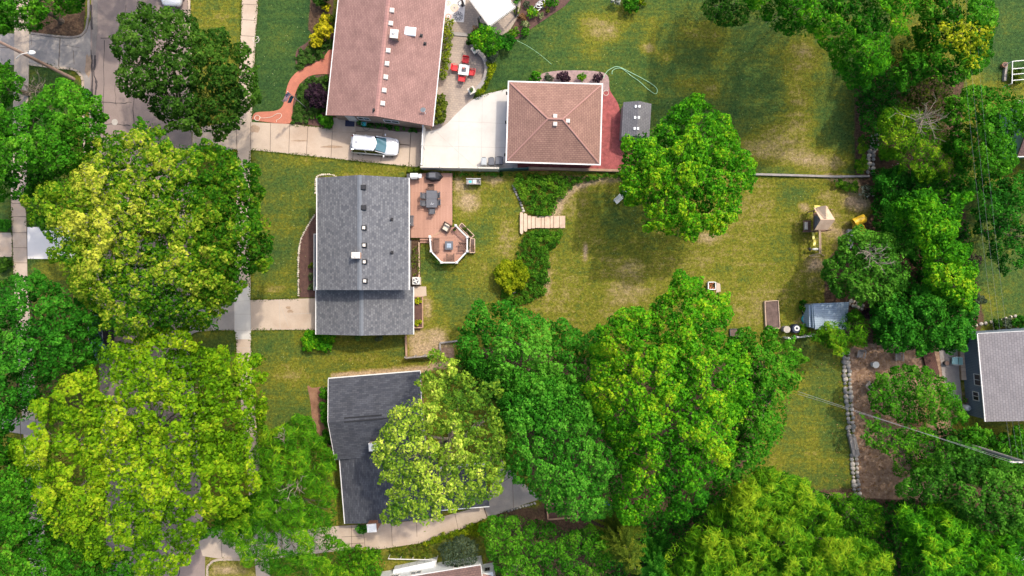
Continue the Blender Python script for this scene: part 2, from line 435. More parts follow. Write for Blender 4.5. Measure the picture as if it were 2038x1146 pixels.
def leaves(name, poly_px, H, low, mat, parent=None, org=(0, 0, 0), dens=70, leaf=.36, lobe=2.6, sub=.85, aspect=.6, bias=(), seed=1,
           kind='broad', rag=1.0, deep=.3, edge=4.5, tint0=0.0, lobe_amp=.75, gaps=.0):
    """many leaf sprays spread through a crown whose outline seen from above is poly_px"""
    rng = np.random.default_rng(seed * 101 + 7)
    dens = dens * 2.1; leaf = leaf * .79
    big = H > 3.4
    if big: lobe *= 1.3; sub *= 1.35
    t3 = .62 if kind == 'ray' and big else .42
    hm = low + (H - low) * .7
    poly = [(u / PX, -v / PX) for u, v in poly_px]
    xs = [p[0] for p in poly]; ys = [p[1] for p in poly]
    f = (HC - hm) / HC
    x0, x1, y0, y1 = min(xs) - .6, max(xs) + .6, min(ys) - .6, max(ys) + .6
    N = int((x1 - x0) * (y1 - y0) * f * f * dens)
    x = rng.uniform(x0, x1, N); y = rng.uniform(y0, y1, N)
    d = pip_dist(x, y, poly); k = d > -.8 * rag; x, y, d = x[k], y[k], d[k]
    r, rid, sx, sy = rcells(x, y, lobe, seed * 1.37, seed * .9); r2, rid2, tx, ty = rcells(x, y, sub, seed * 2.11 + 3, seed * 1.7 + .6)
    if big:
        e2 = rcells(x, y, sub * 1.55, seed * 2.9 + 11, seed * 2.3 + 1.1); w_ = np.sin(rid * 917.3) < -.15
        r2, rid2, tx, ty = [np.where(w_, b_, a_) for a_, b_ in zip((r2 * 1.0, rid2, tx, ty), (e2[0] / 1.45, e2[1], e2[2], e2[3]))]
    r3, rid3, wx, wy = rcells(x, y, sub * t3, seed * 3.3 + 1, seed * .5 + .3); ds = pip_dist(sx, sy, poly); d2 = pip_dist(tx, ty, poly)
    R = lobe * (.66 + .28 * rid)
    keep = (ds > -.22 * lobe) & (d2 > -.2 * rag) & (r < R) & (r2 < sub * (.52 + .36 * rid2)) & (d + (rid2 - .5) * 1.5 * rag * big > -.45 * rag)
    keep |= (d > .15) & (rng.random(len(x)) < .22)                      # thinner fill between the clumps
    if gaps: keep &= ~((rid2 < gaps) & (rng.random(len(x)) < .85))
    x, y, d, r, rid, sx, sy, r2, rid2, tx, ty, R, ds, r3, rid3, wx, wy = [a[keep] for a in (x, y, d, r, rid, sx, sy, r2, rid2, tx, ty, R, ds, r3, rid3, wx, wy)]
    n = len(x)
    t = np.clip((np.maximum(d, 0) + .15) / edge, 0, 1); dome = np.sqrt(np.clip(1 - (1 - t) ** 2, 0, 1))
    q = np.clip(r / (R + .01), 0, 1)
    z = low + (H - low) * ((.28 + .72 * dome) if big else (.12 + .88 * dome)) * (1 - .10 * lobe_amp * (1 - rid)) + lobe_amp * lobe * .60 * (np.sqrt(1 - q * q * .98) - .75) + (rid - .5) * lobe * .38 * lobe_amp
    q2 = np.clip(r2 / (sub * .85), 0, 1)
    z += sub * .80 * (np.sqrt(1 - q2 * q2 * .96) - .7) + (rid2 - .5) * sub * .75
    q3 = np.clip(r3 / (sub * t3 * .95), 0, 1); z += sub * .28 * (np.sqrt(1 - q3 * q3 * .95) - .7) + (rid3 - .5) * sub * .30
    dp = np.where(rng.random(n) < deep, rng.random(n) ** 1.5 * min(3.0, (H - low) * .6), np.abs(rng.normal(0, .15, n)) * min(1.5, H * .25))
    z = np.maximum(z - dp, .04 + rng.random(n) * .05)
    # pixel -> plan position at that height
    ff = (HC - z) / HC
    X = (x - 1019 / PX) * ff; Y = (y + 573 / PX) * ff
    # leaf orientation
    ox = (x - sx) / (R + .01) * .75 + (x - tx) / sub * .9; oy = (y - sy) / (R + .01) * .6 + (y - ty) / sub * .9 + (y - wy) / (sub * t3) * .5; ox = (x - sx) / (R + .01) * .6 + (x - tx) / sub * .9 + (x - wx) / (sub * t3) * .5
    nrm = np.stack([ox, oy, np.full(n, .70)], 1) + rng.normal(0, .46, (n, 3)); nrm /= np.linalg.norm(nrm, axis=1)[:, None]
    if kind == 'broad':
        a = rng.normal(0, 1, (n, 3))
    else:
        a = np.stack([x - wx, y - wy, -.22 * np.ones(n) * sub * t3], 1) / (sub * t3) + rng.normal(0, .14, (n, 3))
    a -= nrm * (a * nrm).sum(1)[:, None]; a /= np.linalg.norm(a, axis=1)[:, None] + 1e-9
    b = np.cross(nrm, a)
    sz = leaf * rng.uniform(.6, 1.25, n)
    c = np.stack([X, Y, z], 1) - np.array(org)
    asp = aspect * rng.uniform(.8, 1.2, n)
    fold = nrm * (sz * .12)[:, None]
    v = np.empty((n, 4, 3))
    v[:, 0] = c - a * (sz * .5)[:, None]; v[:, 2] = c + a * (sz * .5)[:, None] - fold
    v[:, 1] = c + b * (sz * asp * .5)[:, None] + fold; v[:, 3] = c - b * (sz * asp * .5)[:, None] + fold
    u_, v_ = x * PX, -y * PX
    tint = .38 + tint0 + (rid - .5) * .26 + (rid2 - .5) * .38 + (rid3 - .5) * .22 + (1 - q2) * .10 + rng.normal(0, .13, n)
    if kind == 'ray': tint += .26 * (1 - q3) - .08
    for bu, bv, br, ba in bias:
        tint += ba * np.exp(-((u_ - bu) ** 2 + (v_ - bv) ** 2) / (br * br))
    me = bpy.data.meshes.new(name)
    me.vertices.add(n * 4); me.vertices.foreach_set('co', v.reshape(-1).astype(np.float32))
    me.loops.add(n * 4); me.loops.foreach_set('vertex_index', np.arange(n * 4, dtype=np.int32))
    me.polygons.add(n); me.polygons.foreach_set('loop_start', np.arange(0, n * 4, 4, dtype=np.int32))
    at = me.attributes.new('tint', 'FLOAT', 'FACE'); at.data.foreach_set('value', np.clip(tint, 0, 1).astype(np.float32))
    me.materials.append(mat); me.update(calc_edges=True)
    o = bpy.data.objects.new(name, me); COL.objects.link(o)
    if parent is not None: o.parent = parent
    return o

def centroid(p):
    a = cx = cy = 0
    for i in range(len(p)):
        x0, y0 = p[i]; x1, y1 = p[(i + 1) % len(p)]; k = x0 * y1 - x1 * y0; a += k; cx += (x0 + x1) * k; cy += (y0 + y1) * k
    return cx / (3 * a), cy / (3 * a)
def tree(name, label, cat, poly, H, pal, low=None, trunk=None, r=None, group=None, seed=1, limbs=9, twigs=0, barkm='bark', **kw):
    low = H * .42 if low is None else low
    cu, cv = centroid(poly)
    poly = [(u + (u - cu) * .045, v + (v - cv) * .045) for u, v in poly]
    bx, by = P(*trunk) if trunk else P(cu, cv, H * .6)
    root = thing(name, label, cat, (bx, by, 0), group=group)
    rnd = random.Random(seed); r = r or (.05 + H * .021)
    mb = MB(); top = low + (H - low) * .45
    sp = [(0, 0, 0), (rnd.uniform(-.1, .1), rnd.uniform(-.1, .1), low * .5), (rnd.uniform(-.2, .2), rnd.uniform(-.2, .2), low * .95)]
    mb.tube(sp, [r * 1.35, r, r * .8], 9)
    n = 0; tries = 0
    p0 = [(u / PX, -v / PX) for u, v in poly]
    us = [p[0] for p in poly]; vs = [p[1] for p in poly]
    while n < limbs and tries < 400:
        tries += 1; u, v = rnd.uniform(min(us), max(us)), rnd.uniform(min(vs), max(vs))
        dd = pip_dist(np.array([u / PX]), np.array([-v / PX]), p0)[0]
        if dd < .3: continue
        zt = low + (H - low) * min(.85, .25 + dd * .16)
        e = P(u, v, zt); e = (e[0] - bx, e[1] - by, zt)
        z0 = low * rnd.uniform(.6, .95); m1 = (e[0] * .4 + rnd.uniform(-.3, .3), e[1] * .4 + rnd.uniform(-.3, .3), z0 + (zt - z0) * .55)
        m2 = (e[0] * .75 + rnd.uniform(-.25, .25), e[1] * .75 + rnd.uniform(-.25, .25), z0 + (zt - z0) * .85)
        q = r * rnd.uniform(.3, .5)
        mb.tube([(0, 0, z0), m1, m2, e], [q, q * .75, q * .45, .02], 6)
        for _ in range(2):
            a = rnd.uniform(0, 6.28); l = rnd.uniform(.6, 1.6)
            mb.tube([m2, (m2[0] + l * math.cos(a), m2[1] + l * math.sin(a), m2[2] + rnd.uniform(.2, .8))], [q * .35, .012], 5)
        n += 1
    mb.build('trunk', M[barkm], root)
    if twigs:
        bare_twigs('bare_branches', root, twigs, H, rnd)
    leaves('crown', poly, H, low, L[pal], root, (bx, by, 0), seed=seed, **kw)
    return root
def bare_twigs(name, root, spots, H, rnd, m='greybark'):
    for u, v, rad, z in spots:
        mb = MB()
        cx, cy = P(u, v, z); ox, oy = root.location[0], root.location[1]
        lean = rnd.uniform(0, 6.28)
        for k in range(9):
            a = lean + rnd.gauss(0, 1.3); l = rad * rnd.uniform(.35, 1.15)
            c = (cx - ox + rnd.uniform(-.3, .3), cy - oy + rnd.uniform(-.3, .3), z - .5)
            b = a + rnd.uniform(-.6, .6)
            p1 = (c[0] + math.cos(a) * l * .45, c[1] + math.sin(a) * l * .45, z + rnd.uniform(-.1, .4))
            p2 = (p1[0] + math.cos(b) * l * .6, p1[1] + math.sin(b) * l * .6, z + rnd.uniform(.1, .7))
            mb.tube([c, p1, p2], [.034, .024, .008], 5)
            for s in (-.8, .6, 1.1):
                e = a + s + rnd.uniform(-.3, .3); q = l * rnd.uniform(.2, .5); o = rnd.random()
                st = tuple(p1[i] + (p2[i] - p1[i]) * o for i in range(3))
                mb.tube([st, (st[0] + math.cos(e) * q, st[1] + math.sin(e) * q, st[2] + rnd.uniform(0, .3))], [.016, .006], 4)
        mb.build(name[:-2] if name.endswith('ches') else name, M[m], root)
def shrub(name, label, poly, H, pal, seed=1, cat='shrub', group=None, parts=True, low=.1, **kw):
    if len(poly) == 3: poly = blob(*poly, seed=seed)
    elif len(poly) == 2: poly = blob(poly[0][0], poly[0][1], poly[1], seed=seed)
    d = dict(dens=260, leaf=.22, lobe=.9, sub=.4, edge=.9, deep=.25, rag=.3, lobe_amp=.7); d.update(kw)
    cu, cv = centroid(poly); bx, by = P(cu, cv, H * .4)
    root = thing(name, label, cat, (bx, by, 0), group=group)
    leaves('foliage', poly, H, low, L[pal], root, (bx, by, 0), seed=seed, **d)
    rnd = random.Random(seed); mb = MB()
    for k in range(5):
        a = rnd.uniform(0, 6.28); l = rnd.uniform(.2, .5) * min(H, 1.5)
        mb.tube([(0, 0, 0), (l * .4 * math.cos(a), l * .4 * math.sin(a), H * .4), (l * math.cos(a), l * math.sin(a), H * .8)], [.04, .03, .012], 5)
    mb.build('stem', M['bark'], root)
    return root
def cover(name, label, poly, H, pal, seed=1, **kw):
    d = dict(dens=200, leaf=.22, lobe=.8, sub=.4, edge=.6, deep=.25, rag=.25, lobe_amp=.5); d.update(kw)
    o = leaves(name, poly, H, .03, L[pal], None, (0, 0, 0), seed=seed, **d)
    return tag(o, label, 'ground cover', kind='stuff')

# ---------------------------------------------------------------- the ground
def sm(d, w): return np.clip(d / w + .5, 0, 1) ** 2 * (3 - 2 * np.clip(d / w + .5, 0, 1))
def build_ground():
    xs = np.concatenate([[-900, -300, -120, -80, -64], np.arange(-56, 56.01, .3), [64, 80, 120, 300, 900]])
    ys = np.concatenate([[-900, -300, -120, -70, -44], np.arange(-34, 34.01, .3), [44, 70, 120, 300, 900]])
    gx, gy = np.meshgrid(xs, ys); x = gx.ravel(); y = gy.ravel()
    u = x * PX + 1019; v = 573 - y * PX
    dry = np.full(len(x), .50); soil = np.zeros(len(x)); lit = np.zeros(len(x))
    def region(arr, poly, val, w=.6):
        d = pip_dist(u / PX, v / PX, [(a / PX, b / PX) for a, b in poly]); k = sm(d, w); arr[:] = arr * (1 - k) + val * k
    def spot(arr, cu, cv, ru, rv, a):
        arr += a * np.exp(-((u - cu) / ru) ** 2 - ((v - cv) / rv) ** 2)
    region(dry, [(-200, -300), (150, -300), (150, 300), (-200, 1400), (-400, 1400)], .25, 3)
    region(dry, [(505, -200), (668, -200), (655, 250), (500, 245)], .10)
    region(dry, [(385, -200), (484, -200), (478, 260), (385, 260)], .47)
    region(dry, [(900, -200), (1780, -200), (1760, 352), (1200, 340), (1000, 180), (900, 200)], .29, 1)
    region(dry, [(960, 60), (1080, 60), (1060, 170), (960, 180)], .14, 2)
    region(dry, [(1240, 200), (1480, 200), (1480, 260), (1240, 260)], .25, 2)
    region(dry, [(835, 340), (1045, 340), (1040, 600), (900, 700), (835, 700)], .50)
    region(dry, [(1095, 355), (1740, 355), (1640, 660), (1060, 660)], .555, 1)
    region(dry, [(500, 298), (840, 330), (630, 350), (630, 595), (497, 592)], .40)
    region(dry, [(500, 660), (860, 668), (860, 745), (650, 748), (640, 1000), (500, 900)], .45)
    region(dry, [(375, 660), (470, 660), (470, 760), (375, 760)], .36)
    region(dry, [(1560, 670), (1685, 690), (1706, 990), (1560, 990)], .42)
    region(dry, [(1900, -200), (2400, -200), (2400, 160), (1960, 160)], .17, 2)
    region(dry, [(1900, 370), (2400, 370), (2400, 650), (1940, 640)], .30, 2)
    region(dry, [(410, 1110), (510, 1110), (510, 1300), (410, 1300)], .62)
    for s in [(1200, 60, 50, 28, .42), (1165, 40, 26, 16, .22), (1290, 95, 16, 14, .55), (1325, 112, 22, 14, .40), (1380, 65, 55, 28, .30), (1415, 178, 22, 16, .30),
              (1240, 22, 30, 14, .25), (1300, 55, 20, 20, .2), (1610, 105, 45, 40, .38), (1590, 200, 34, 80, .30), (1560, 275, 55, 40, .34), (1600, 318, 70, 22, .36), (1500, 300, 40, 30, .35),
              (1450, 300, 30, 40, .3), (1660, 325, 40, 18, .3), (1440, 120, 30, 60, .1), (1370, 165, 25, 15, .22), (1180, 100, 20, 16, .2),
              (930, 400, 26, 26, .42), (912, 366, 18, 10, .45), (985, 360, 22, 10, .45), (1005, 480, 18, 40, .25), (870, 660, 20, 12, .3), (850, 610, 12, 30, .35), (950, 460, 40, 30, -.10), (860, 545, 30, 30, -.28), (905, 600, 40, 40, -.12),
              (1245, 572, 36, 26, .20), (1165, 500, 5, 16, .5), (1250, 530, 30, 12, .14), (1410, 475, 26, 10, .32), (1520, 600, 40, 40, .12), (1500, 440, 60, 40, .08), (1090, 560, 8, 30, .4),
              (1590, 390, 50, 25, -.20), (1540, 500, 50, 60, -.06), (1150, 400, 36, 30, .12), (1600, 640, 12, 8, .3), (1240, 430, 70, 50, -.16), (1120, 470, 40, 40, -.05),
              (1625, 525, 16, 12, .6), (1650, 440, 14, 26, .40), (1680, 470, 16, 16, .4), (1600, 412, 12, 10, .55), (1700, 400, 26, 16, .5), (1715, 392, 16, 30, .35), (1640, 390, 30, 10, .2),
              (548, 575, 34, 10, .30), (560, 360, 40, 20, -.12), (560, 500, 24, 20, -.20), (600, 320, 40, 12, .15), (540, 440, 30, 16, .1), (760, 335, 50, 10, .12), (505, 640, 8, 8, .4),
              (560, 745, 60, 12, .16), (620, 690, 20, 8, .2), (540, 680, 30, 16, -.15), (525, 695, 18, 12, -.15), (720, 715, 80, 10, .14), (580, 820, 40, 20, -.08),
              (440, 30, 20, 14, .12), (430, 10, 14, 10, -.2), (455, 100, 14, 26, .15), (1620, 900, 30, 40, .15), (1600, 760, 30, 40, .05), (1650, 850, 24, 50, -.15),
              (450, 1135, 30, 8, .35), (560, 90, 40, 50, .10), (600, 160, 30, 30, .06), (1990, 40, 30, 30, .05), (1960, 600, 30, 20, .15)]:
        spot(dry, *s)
    # bare edges, trodden strips and beds
    for poly, val, w in [([(660, 742), (845, 728), (900, 712), (905, 728), (845, 742), (660, 756)], 1.05, .5), ([(1090, 445), (1112, 395), (1140, 368), (1180, 355), (1245, 352), (1245, 360), (1180, 366), (1146, 380), (1122, 404), (1110, 450)], .98, .5),
                         ([(835, 655), (880, 660), (905, 690), (870, 712), (812, 712), (812, 668)], .95, .9), ([(1640, 345), (1725, 352), (1740, 400), (1725, 415), (1690, 385)], .95, .8), ([(1100, 352), (1240, 348), (1240, 354), (1100, 358)], .9, .4)]:
        region(dry, poly, val, w)
    for poly, val, w in [([(1700, 130), (1920, 130), (1910, 360), (1960, 640), (1930, 700), (1740, 690), (1640, 660), (1640, 520), (1740, 420), (1700, 345)], .95, 1.2),
                         ([(60, -40), (172, -40), (168, 66), (150, 74), (60, 66)], .9, .4), ([(-300, 560), (190, 560), (190, 860), (-300, 860)], .5, 2),
                         ([(1690, 970), (2300, 900), (2300, 1400), (1100, 1400), (1100, 1000)], .9, 2), ([(960, 690), (1060, 690), (1200, 720), (1520, 720), (1500, 900), (1400, 1030), (1080, 1010), (1010, 820), (940, 740)], .9, 1),
                         ([(970, 1010), (1200, 1000), (1300, 1200), (960, 1200)], .7, 1), ([(622, -60), (672, -60), (655, 100), (612, 60)], .9, .5), ([(806, 475), (838, 475), (838, 660), (806, 660)], .75, .4)]:
        region(soil, poly, val, w)
    region(lit, [(1688, 690), (1760, 680), (1900, 690), (1900, 800), (1880, 1000), (1706, 990)], 1.0, .8)
    region(lit, [(860, 690), (905, 690), (905, 715), (862, 712)], .8, .6); region(lit, [(1620, 985), (1680, 978), (1690, 990), (1620, 998)], .9, .4)
    region(lit, [(1810, 770), (1930, 770), (1930, 830), (1830, 860)], .5, 1)
    n = len(x); W = len(xs); z = np.zeros(n)
    v3 = np.stack([x, y, z], 1)
    idx = np.arange(n).reshape(len(ys), W)
    q = np.stack([idx[:-1, :-1], idx[:-1, 1:], idx[1:, 1:], idx[1:, :-1]], -1).reshape(-1, 4); nf = len(q)
    me = bpy.data.meshes.new('ground')
    me.vertices.add(n); me.vertices.foreach_set('co', v3.reshape(-1).astype(np.float32))
    me.loops.add(nf * 4); me.loops.foreach_set('vertex_index', q.reshape(-1).astype(np.int32))
    me.polygons.add(nf); me.polygons.foreach_set('loop_start', np.arange(0, nf * 4, 4, dtype=np.int32))
    for nm, a in (('dryness', dry), ('soil', soil), ('litter', lit)):
        at = me.attributes.new(nm, 'FLOAT', 'POINT'); at.data.foreach_set('value', a.astype(np.float32))
    me.update(calc_edges=True)
    m, nt, b = newmat('lawn'); co = coord(nt)
    at = lambda nm: node(nt, 'ShaderNodeAttribute', attribute_name=nm).outputs['Fac']
    n1 = noise(nt, co, .28, 5, .6); n2 = noise(nt, co, 1.6, 5, .65); n3 = noise(nt, co, 6.5, 4, .7)
    mp = node(nt, 'ShaderNodeMapping'); mp.inputs['Scale'].default_value = (.12, 1.9, 1); nt.links.new(co, mp.inputs[0]); n4 = noise(nt, mp.outputs[0], 1, 3)
    s = math_(nt, 'ADD', at('dryness'), math_(nt, 'MULTIPLY', math_(nt, 'SUBTRACT', n1, .5), .55))
    s = math_(nt, 'ADD', s, math_(nt, 'MULTIPLY', math_(nt, 'SUBTRACT', n2, .5), .66))
    s = math_(nt, 'ADD', s, math_(nt, 'MULTIPLY', math_(nt, 'SUBTRACT', n3, .5), .62))
    s = math_(nt, 'ADD', s, math_(nt, 'MULTIPLY', math_(nt, 'SUBTRACT', n4, .5), .34))
    grass = ramp(nt, s, [(0, (.020, .050, .014)), (.22, (.037, .072, .016)), (.40, (.070, .092, .015)), (.56, (.118, .117, .010)), (.76, (.190, .152, .052)), (1.0, (.300, .218, .130))])
    bl = ramp(nt, noise(nt, co, 4.2, 4, .85), [(.34, (.48,) * 3), (.5, (1, 1, 1)), (.66, (1.55,) * 3)])
    grass = mixc(nt, grass, bl, f=1.0, mode='MULTIPLY')
    sn = ramp(nt, noise(nt, co, 4.5, 6, .7), [(.3, (.034, .020, .013)), (.5, (.072, .044, .028)), (.7, (.125, .082, .05))])
    ln = ramp(nt, noise(nt, co, 2.2, 7, .75), [(.3, (.11, .066, .044)), (.46, (.205, .128, .085)), (.58, (.285, .190, .130)), (.70, (.40, .305, .220))])
    k = math_(nt, 'ADD', at('soil'), math_(nt, 'MULTIPLY', math_(nt, 'SUBTRACT', n2, .5), .7)); k = ramp(nt, k, [(.42, (0, 0, 0)), (.62, (1, 1, 1))])
    k2 = math_(nt, 'ADD', at('litter'), math_(nt, 'MULTIPLY', math_(nt, 'SUBTRACT', n2, .5), .6)); k2 = ramp(nt, k2, [(.42, (0, 0, 0)), (.62, (1, 1, 1))])
    col = mixc(nt, mixc(nt, grass, sn, k), ln, k2)
    nt.links.new(col, b.inputs['Base Color']); b.inputs['Roughness'].default_value = .95; b.inputs['Specular IOR Level'].default_value = .1
    bumpy(nt, b, noise(nt, co, 11, 4, .7), .9, .08)
    me.materials.append(m)
    o = bpy.data.objects.new('ground', me); COL.objects.link(o); struct(o)
build_ground()

def sheet(name, pts, z, mat, th=None, curve=0, h=0):
    if curve: pts = smooth(pts, curve)
    mb = MB(); mb.prism(PP(pts), z - (th or z + .02), z, 0)
    return struct(mb.build(name, M[mat]))
def strips(name, segs, z, mat, w=.05):
    mb = MB()
    for s in segs:
        q = PP(s[:2] if len(s) <= 3 and not isinstance(s[-1], float) else s[:2]); ww = s[2] if len(s) > 2 else w
        mb.bar((*q[0], z), (*q[1], z), ww, .006)
    return struct(mb.build(name, M[mat]))

# street, kerbs and pavements
sheet('road', [(190, -300), (178, 130), (176, 200), (182, 400), (196, 700), (214, 1146), (222, 1500), (412, 1500), (408, 1100), (384, 760), (374, 640), (382, 285), (374, 0), (366, -300)], .010, 'road')
sheet('road_edge', [(184, 60), (182, 120), (190, 118), (194, 60), (198, -300), (190, -300)], .020, 'gutter')
mb = MB(); rn = random.Random(3)
def crack(pts, w=.05):
    q = smooth(PP(pts), 4, False); q = [(a + rn.uniform(-.07, .07), b + rn.uniform(-.07, .07)) for a, b in q]
    for a, b in zip(q, q[1:]): mb.bar((*a, .022), (*b, .022), w * 1.7 * rn.uniform(.5, 1.5), .008)
crack([(190, 110), (188, 150), (192, 170), (186, 210), (188, 260)], .10); crack([(180, 100), (183, 160), (180, 215)], .12); crack([(176, 160), (178, 200), (184, 240)], .06)
crack([(200, 203), (240, 205), (262, 203)], .035); crack([(205, 248), (228, 246), (260, 250)], .05); crack([(207, 80), (206, 200), (205, 320)], .03); crack([(266, 180), (266, 260)], .035)
crack([(200, 76), (235, 73)], .03); crack([(250, 10), (252, 90)], .02); crack([(300, 20), (306, 100)], .02); crack([(360, 1100), (356, 1146)], .04); crack([(240, 120), (230, 170), (232, 210)], .02)
crack([(181, 10), (184, 60)], .09)
struct(mb.build('road_crack', M['crack']))
mb = MB(); mb.cyl((*P(228.6, 243), .012), .31, .014, 20); tag(mb.build('manhole_cover', M['joint_pale'], org=(*P(228.6, 243), 0)), 'round pale manhole cover set in the road beside the dark tree', 'manhole cover')

def kerb(name, pts, w=.18, z=.11, mat='gutter', curve=4):
    mb = MB(); q = smooth(PP(pts), curve, False)
    for a, b in zip(q, q[1:]): mb.bar((*a, z), (*b, z), w, z + .02)
    return struct(mb.build(name, M[mat]))
kerb('kerb', [(374, -300), (377, 0), (381, 120), (384, 262)], .2, .10, 'conc')
kerb('kerb', [(400, 657), (385, 661), (376, 672), (376, 700), (386, 800), (404, 1060)], .2, .10, 'conc_grey')
kerb('kerb', [(462, 297), (400, 292), (388, 300), (383, 330), (380, 560), (376, 600), (380, 606)], .2, .10, 'conc_grey')
kerb('kerb', [(176, -300), (177, 0), (175, 40), (170, 62), (155, 73), (120, 73), (62, 66)], .2, .10, 'gutter')
kerb('kerb', [(58, 128), (105, 134), (145, 138), (158, 146), (165, 160), (166, 185), (172, 400), (188, 700)], .2, .10, 'conc')
kerb('kerb', [(505, 1114), (440, 1113), (418, 1122), (413, 1146), (412, 1300)], .2, .10, 'conc')

sheet('sidewalk', [(480, -300), (482, 0), (477, 130), (473, 240), (473, 300), (468, 480), (469, 570), (499, 570), (497, 480), (499, 300), (501, 240), (506, 130), (514, 0), (516, -300)], .05, 'conc')
sheet('sidewalk', [(469, 570), (466, 598), (467, 657), (470, 675), (500, 675), (498, 598), (499, 570)], .052, 'conc_new')
sheet('sidewalk', [(470, 675), (472, 712), (486, 870), (503, 1060), (510, 1146), (520, 1400), (556, 1400), (538, 1146), (530, 1060), (512, 870), (501, 712), (500, 675)], .05, 'conc')
sheet('sidewalk', [(29, -200), (29, 130), (22, 395), (28, 555), (36, 720), (48, 870), (60, 1146), (94, 1146), (78, 870), (66, 720), (55, 555), (52, 395), (58, 130), (58, -200)], .05, 'conc')
sheet('sidewalk', [(0, 826), (0, 856), (90, 871), (90, 840)], .056, 'conc_grey')
sheet('driveway_apron', [(499, 243), (470, 242), (430, 248), (404, 252), (384, 258), (383, 290), (405, 289), (440, 293), (473, 298), (499, 298)], .044, 'conc')
sheet('driveway', [(499, 243), (577, 247), (662, 256), (700, 250), (760, 258), (842, 262), (835, 333), (706, 320), (612, 310), (499, 298)], .046, 'conc')
sheet('driveway_apron', [(467, 600), (430, 606), (395, 612), (378, 606), (374, 640), (376, 668), (392, 660), (430, 657), (467, 657)], .044, 'conc_grey')
sheet('driveway', [(498, 597), (640, 593), (640, 656), (500, 657)], .046, 'conc')
sheet('side_drive', [(-300, 50), (0, 66), (62, 68), (120, 76), (156, 76), (172, 64), (180, 40), (181, 130), (180, 190), (168, 185), (162, 155), (148, 140), (105, 134), (58, 130), (0, 128), (-300, 122)], .030, 'conc_grey')
sheet('driveway', [(55, 452), (150, 450), (150, 515), (55, 515)], .046, 'conc_white')
sheet('path', [(0, 463), (24, 463), (26, 511), (-100, 511), (-100, 463)], .044, 'conc')
sheet('driveway', [(384, 1045), (420, 1050), (470, 1060), (520, 1060), (680, 1046), (790, 1040), (880, 1028), (962, 1006), (985, 960), (996, 920), (1030, 960), (1075, 992), (1045, 1002), (1010, 1015), (965, 1032), (900, 1060), (840, 1080), (760, 1092), (672, 1096), (540, 1112), (440, 1112), (404, 1106)], .046, 'conc')
sheet('driveway', [(964, 1008), (985, 950), (998, 915), (1040, 960), (1078, 992), (1046, 1002), (1010, 1016), (972, 1030)], .052, 'conc_grey')
sheet('concrete_pad', smooth([(843, 262), (860, 260), (884, 250), (912, 223), (940, 199), (968, 187), (1006, 178)], 4, False) + [(1030, 178), (1030, 338), (838, 333)], .058, 'conc_new')
strips('pavement_joint', [((480, y), (511 - (y > 150) * 6, y + 2)) for y in (8, 39, 71, 102, 134, 166)] + [((499, 243), (499, 298)), ((539, 244), (538, 302)), ((577, 247), (575, 306)), ((613, 252), (610, 309)), ((662, 256), (659, 314)), ((707, 264), (702, 318)), ((763, 258), (758, 323)), ((818, 262), (814, 330), .07),
        ((794, 287), (815, 289), .10), ((430, 250), (428, 292)), ((470, 242), (472, 298)), ((707, 262), (760, 263))], .053, 'joint', .045)
strips('pavement_joint', [((556, 597), (558, 657)), ((575, 625), (640, 622)), ((560, 610), (575, 650)), ((467, 600), (499, 598)), ((467, 625), (499, 625)), ((467, 657), (500, 657)), ((470, 692), (501, 692)), ((499, 598), (500, 657)), ((467, 598), (467, 657))], .056, 'joint_pale', .035)
strips('pavement_joint', [((22, 431), (53, 431)), ((23, 463), (54, 463)), ((24, 493), (55, 493)), ((26, 523), (55, 523)), ((54, 452), (55, 515), .06), ((24, 405), (52, 405)), ((25, 463), (26, 511)), ((41, 828), (42, 872), .06), ((72, 832), (74, 872), .06)], .062, 'joint', .045)
strips('pavement_joint', [((31, 66), (29, 126), .08), ((62, 68), (63, 90), .04), ((120, 76), (117, 133), .07), ((0, 94), (32, 97), .06), ((146, 100), (148, 128), .04), ((130, 90), (158, 95), .03)], .036, 'joint', .05)
strips('pavement_joint', [((875, 240), (1008, 246)), ((868, 262), (945, 333)), ((845, 290), (1008, 294)), ((914, 222), (912, 333)), ((960, 190), (958, 333))], .062, 'joint_pale', .03)
strips('pavement_joint', [((723, 1050), (727, 1090)), ((779, 1042), (781, 1086)), ((829, 1035), (830, 1068)), ((962, 1006), (970, 1030), .10), ((905, 1020), (912, 1052)), ((999, 960), (1022, 945)), ((1020, 955), (1022, 1010)), ((680, 1068), (724, 1066)), ((700, 1046), (700, 1092)), ((680, 1083), (724, 1080)), ((440, 1062), (442, 1108))], .057, 'joint', .04)

for nm, u, v, ru, rv, sd in (('stain', 508, 256, 9, 8, 1), ('stain', 574, 612, 5, 3, 2), ('stain', 578, 619, 6, 3.5, 3), ('stain', 176, 130, 6, 22, 4), ('stain', 660, 292, 20, 2.5, 5), ('stain', 596, 280, 14, 2, 6)):
    sheet(nm, blob(u, v, ru, rv, 14, sd, .3), .0505, 'stain')
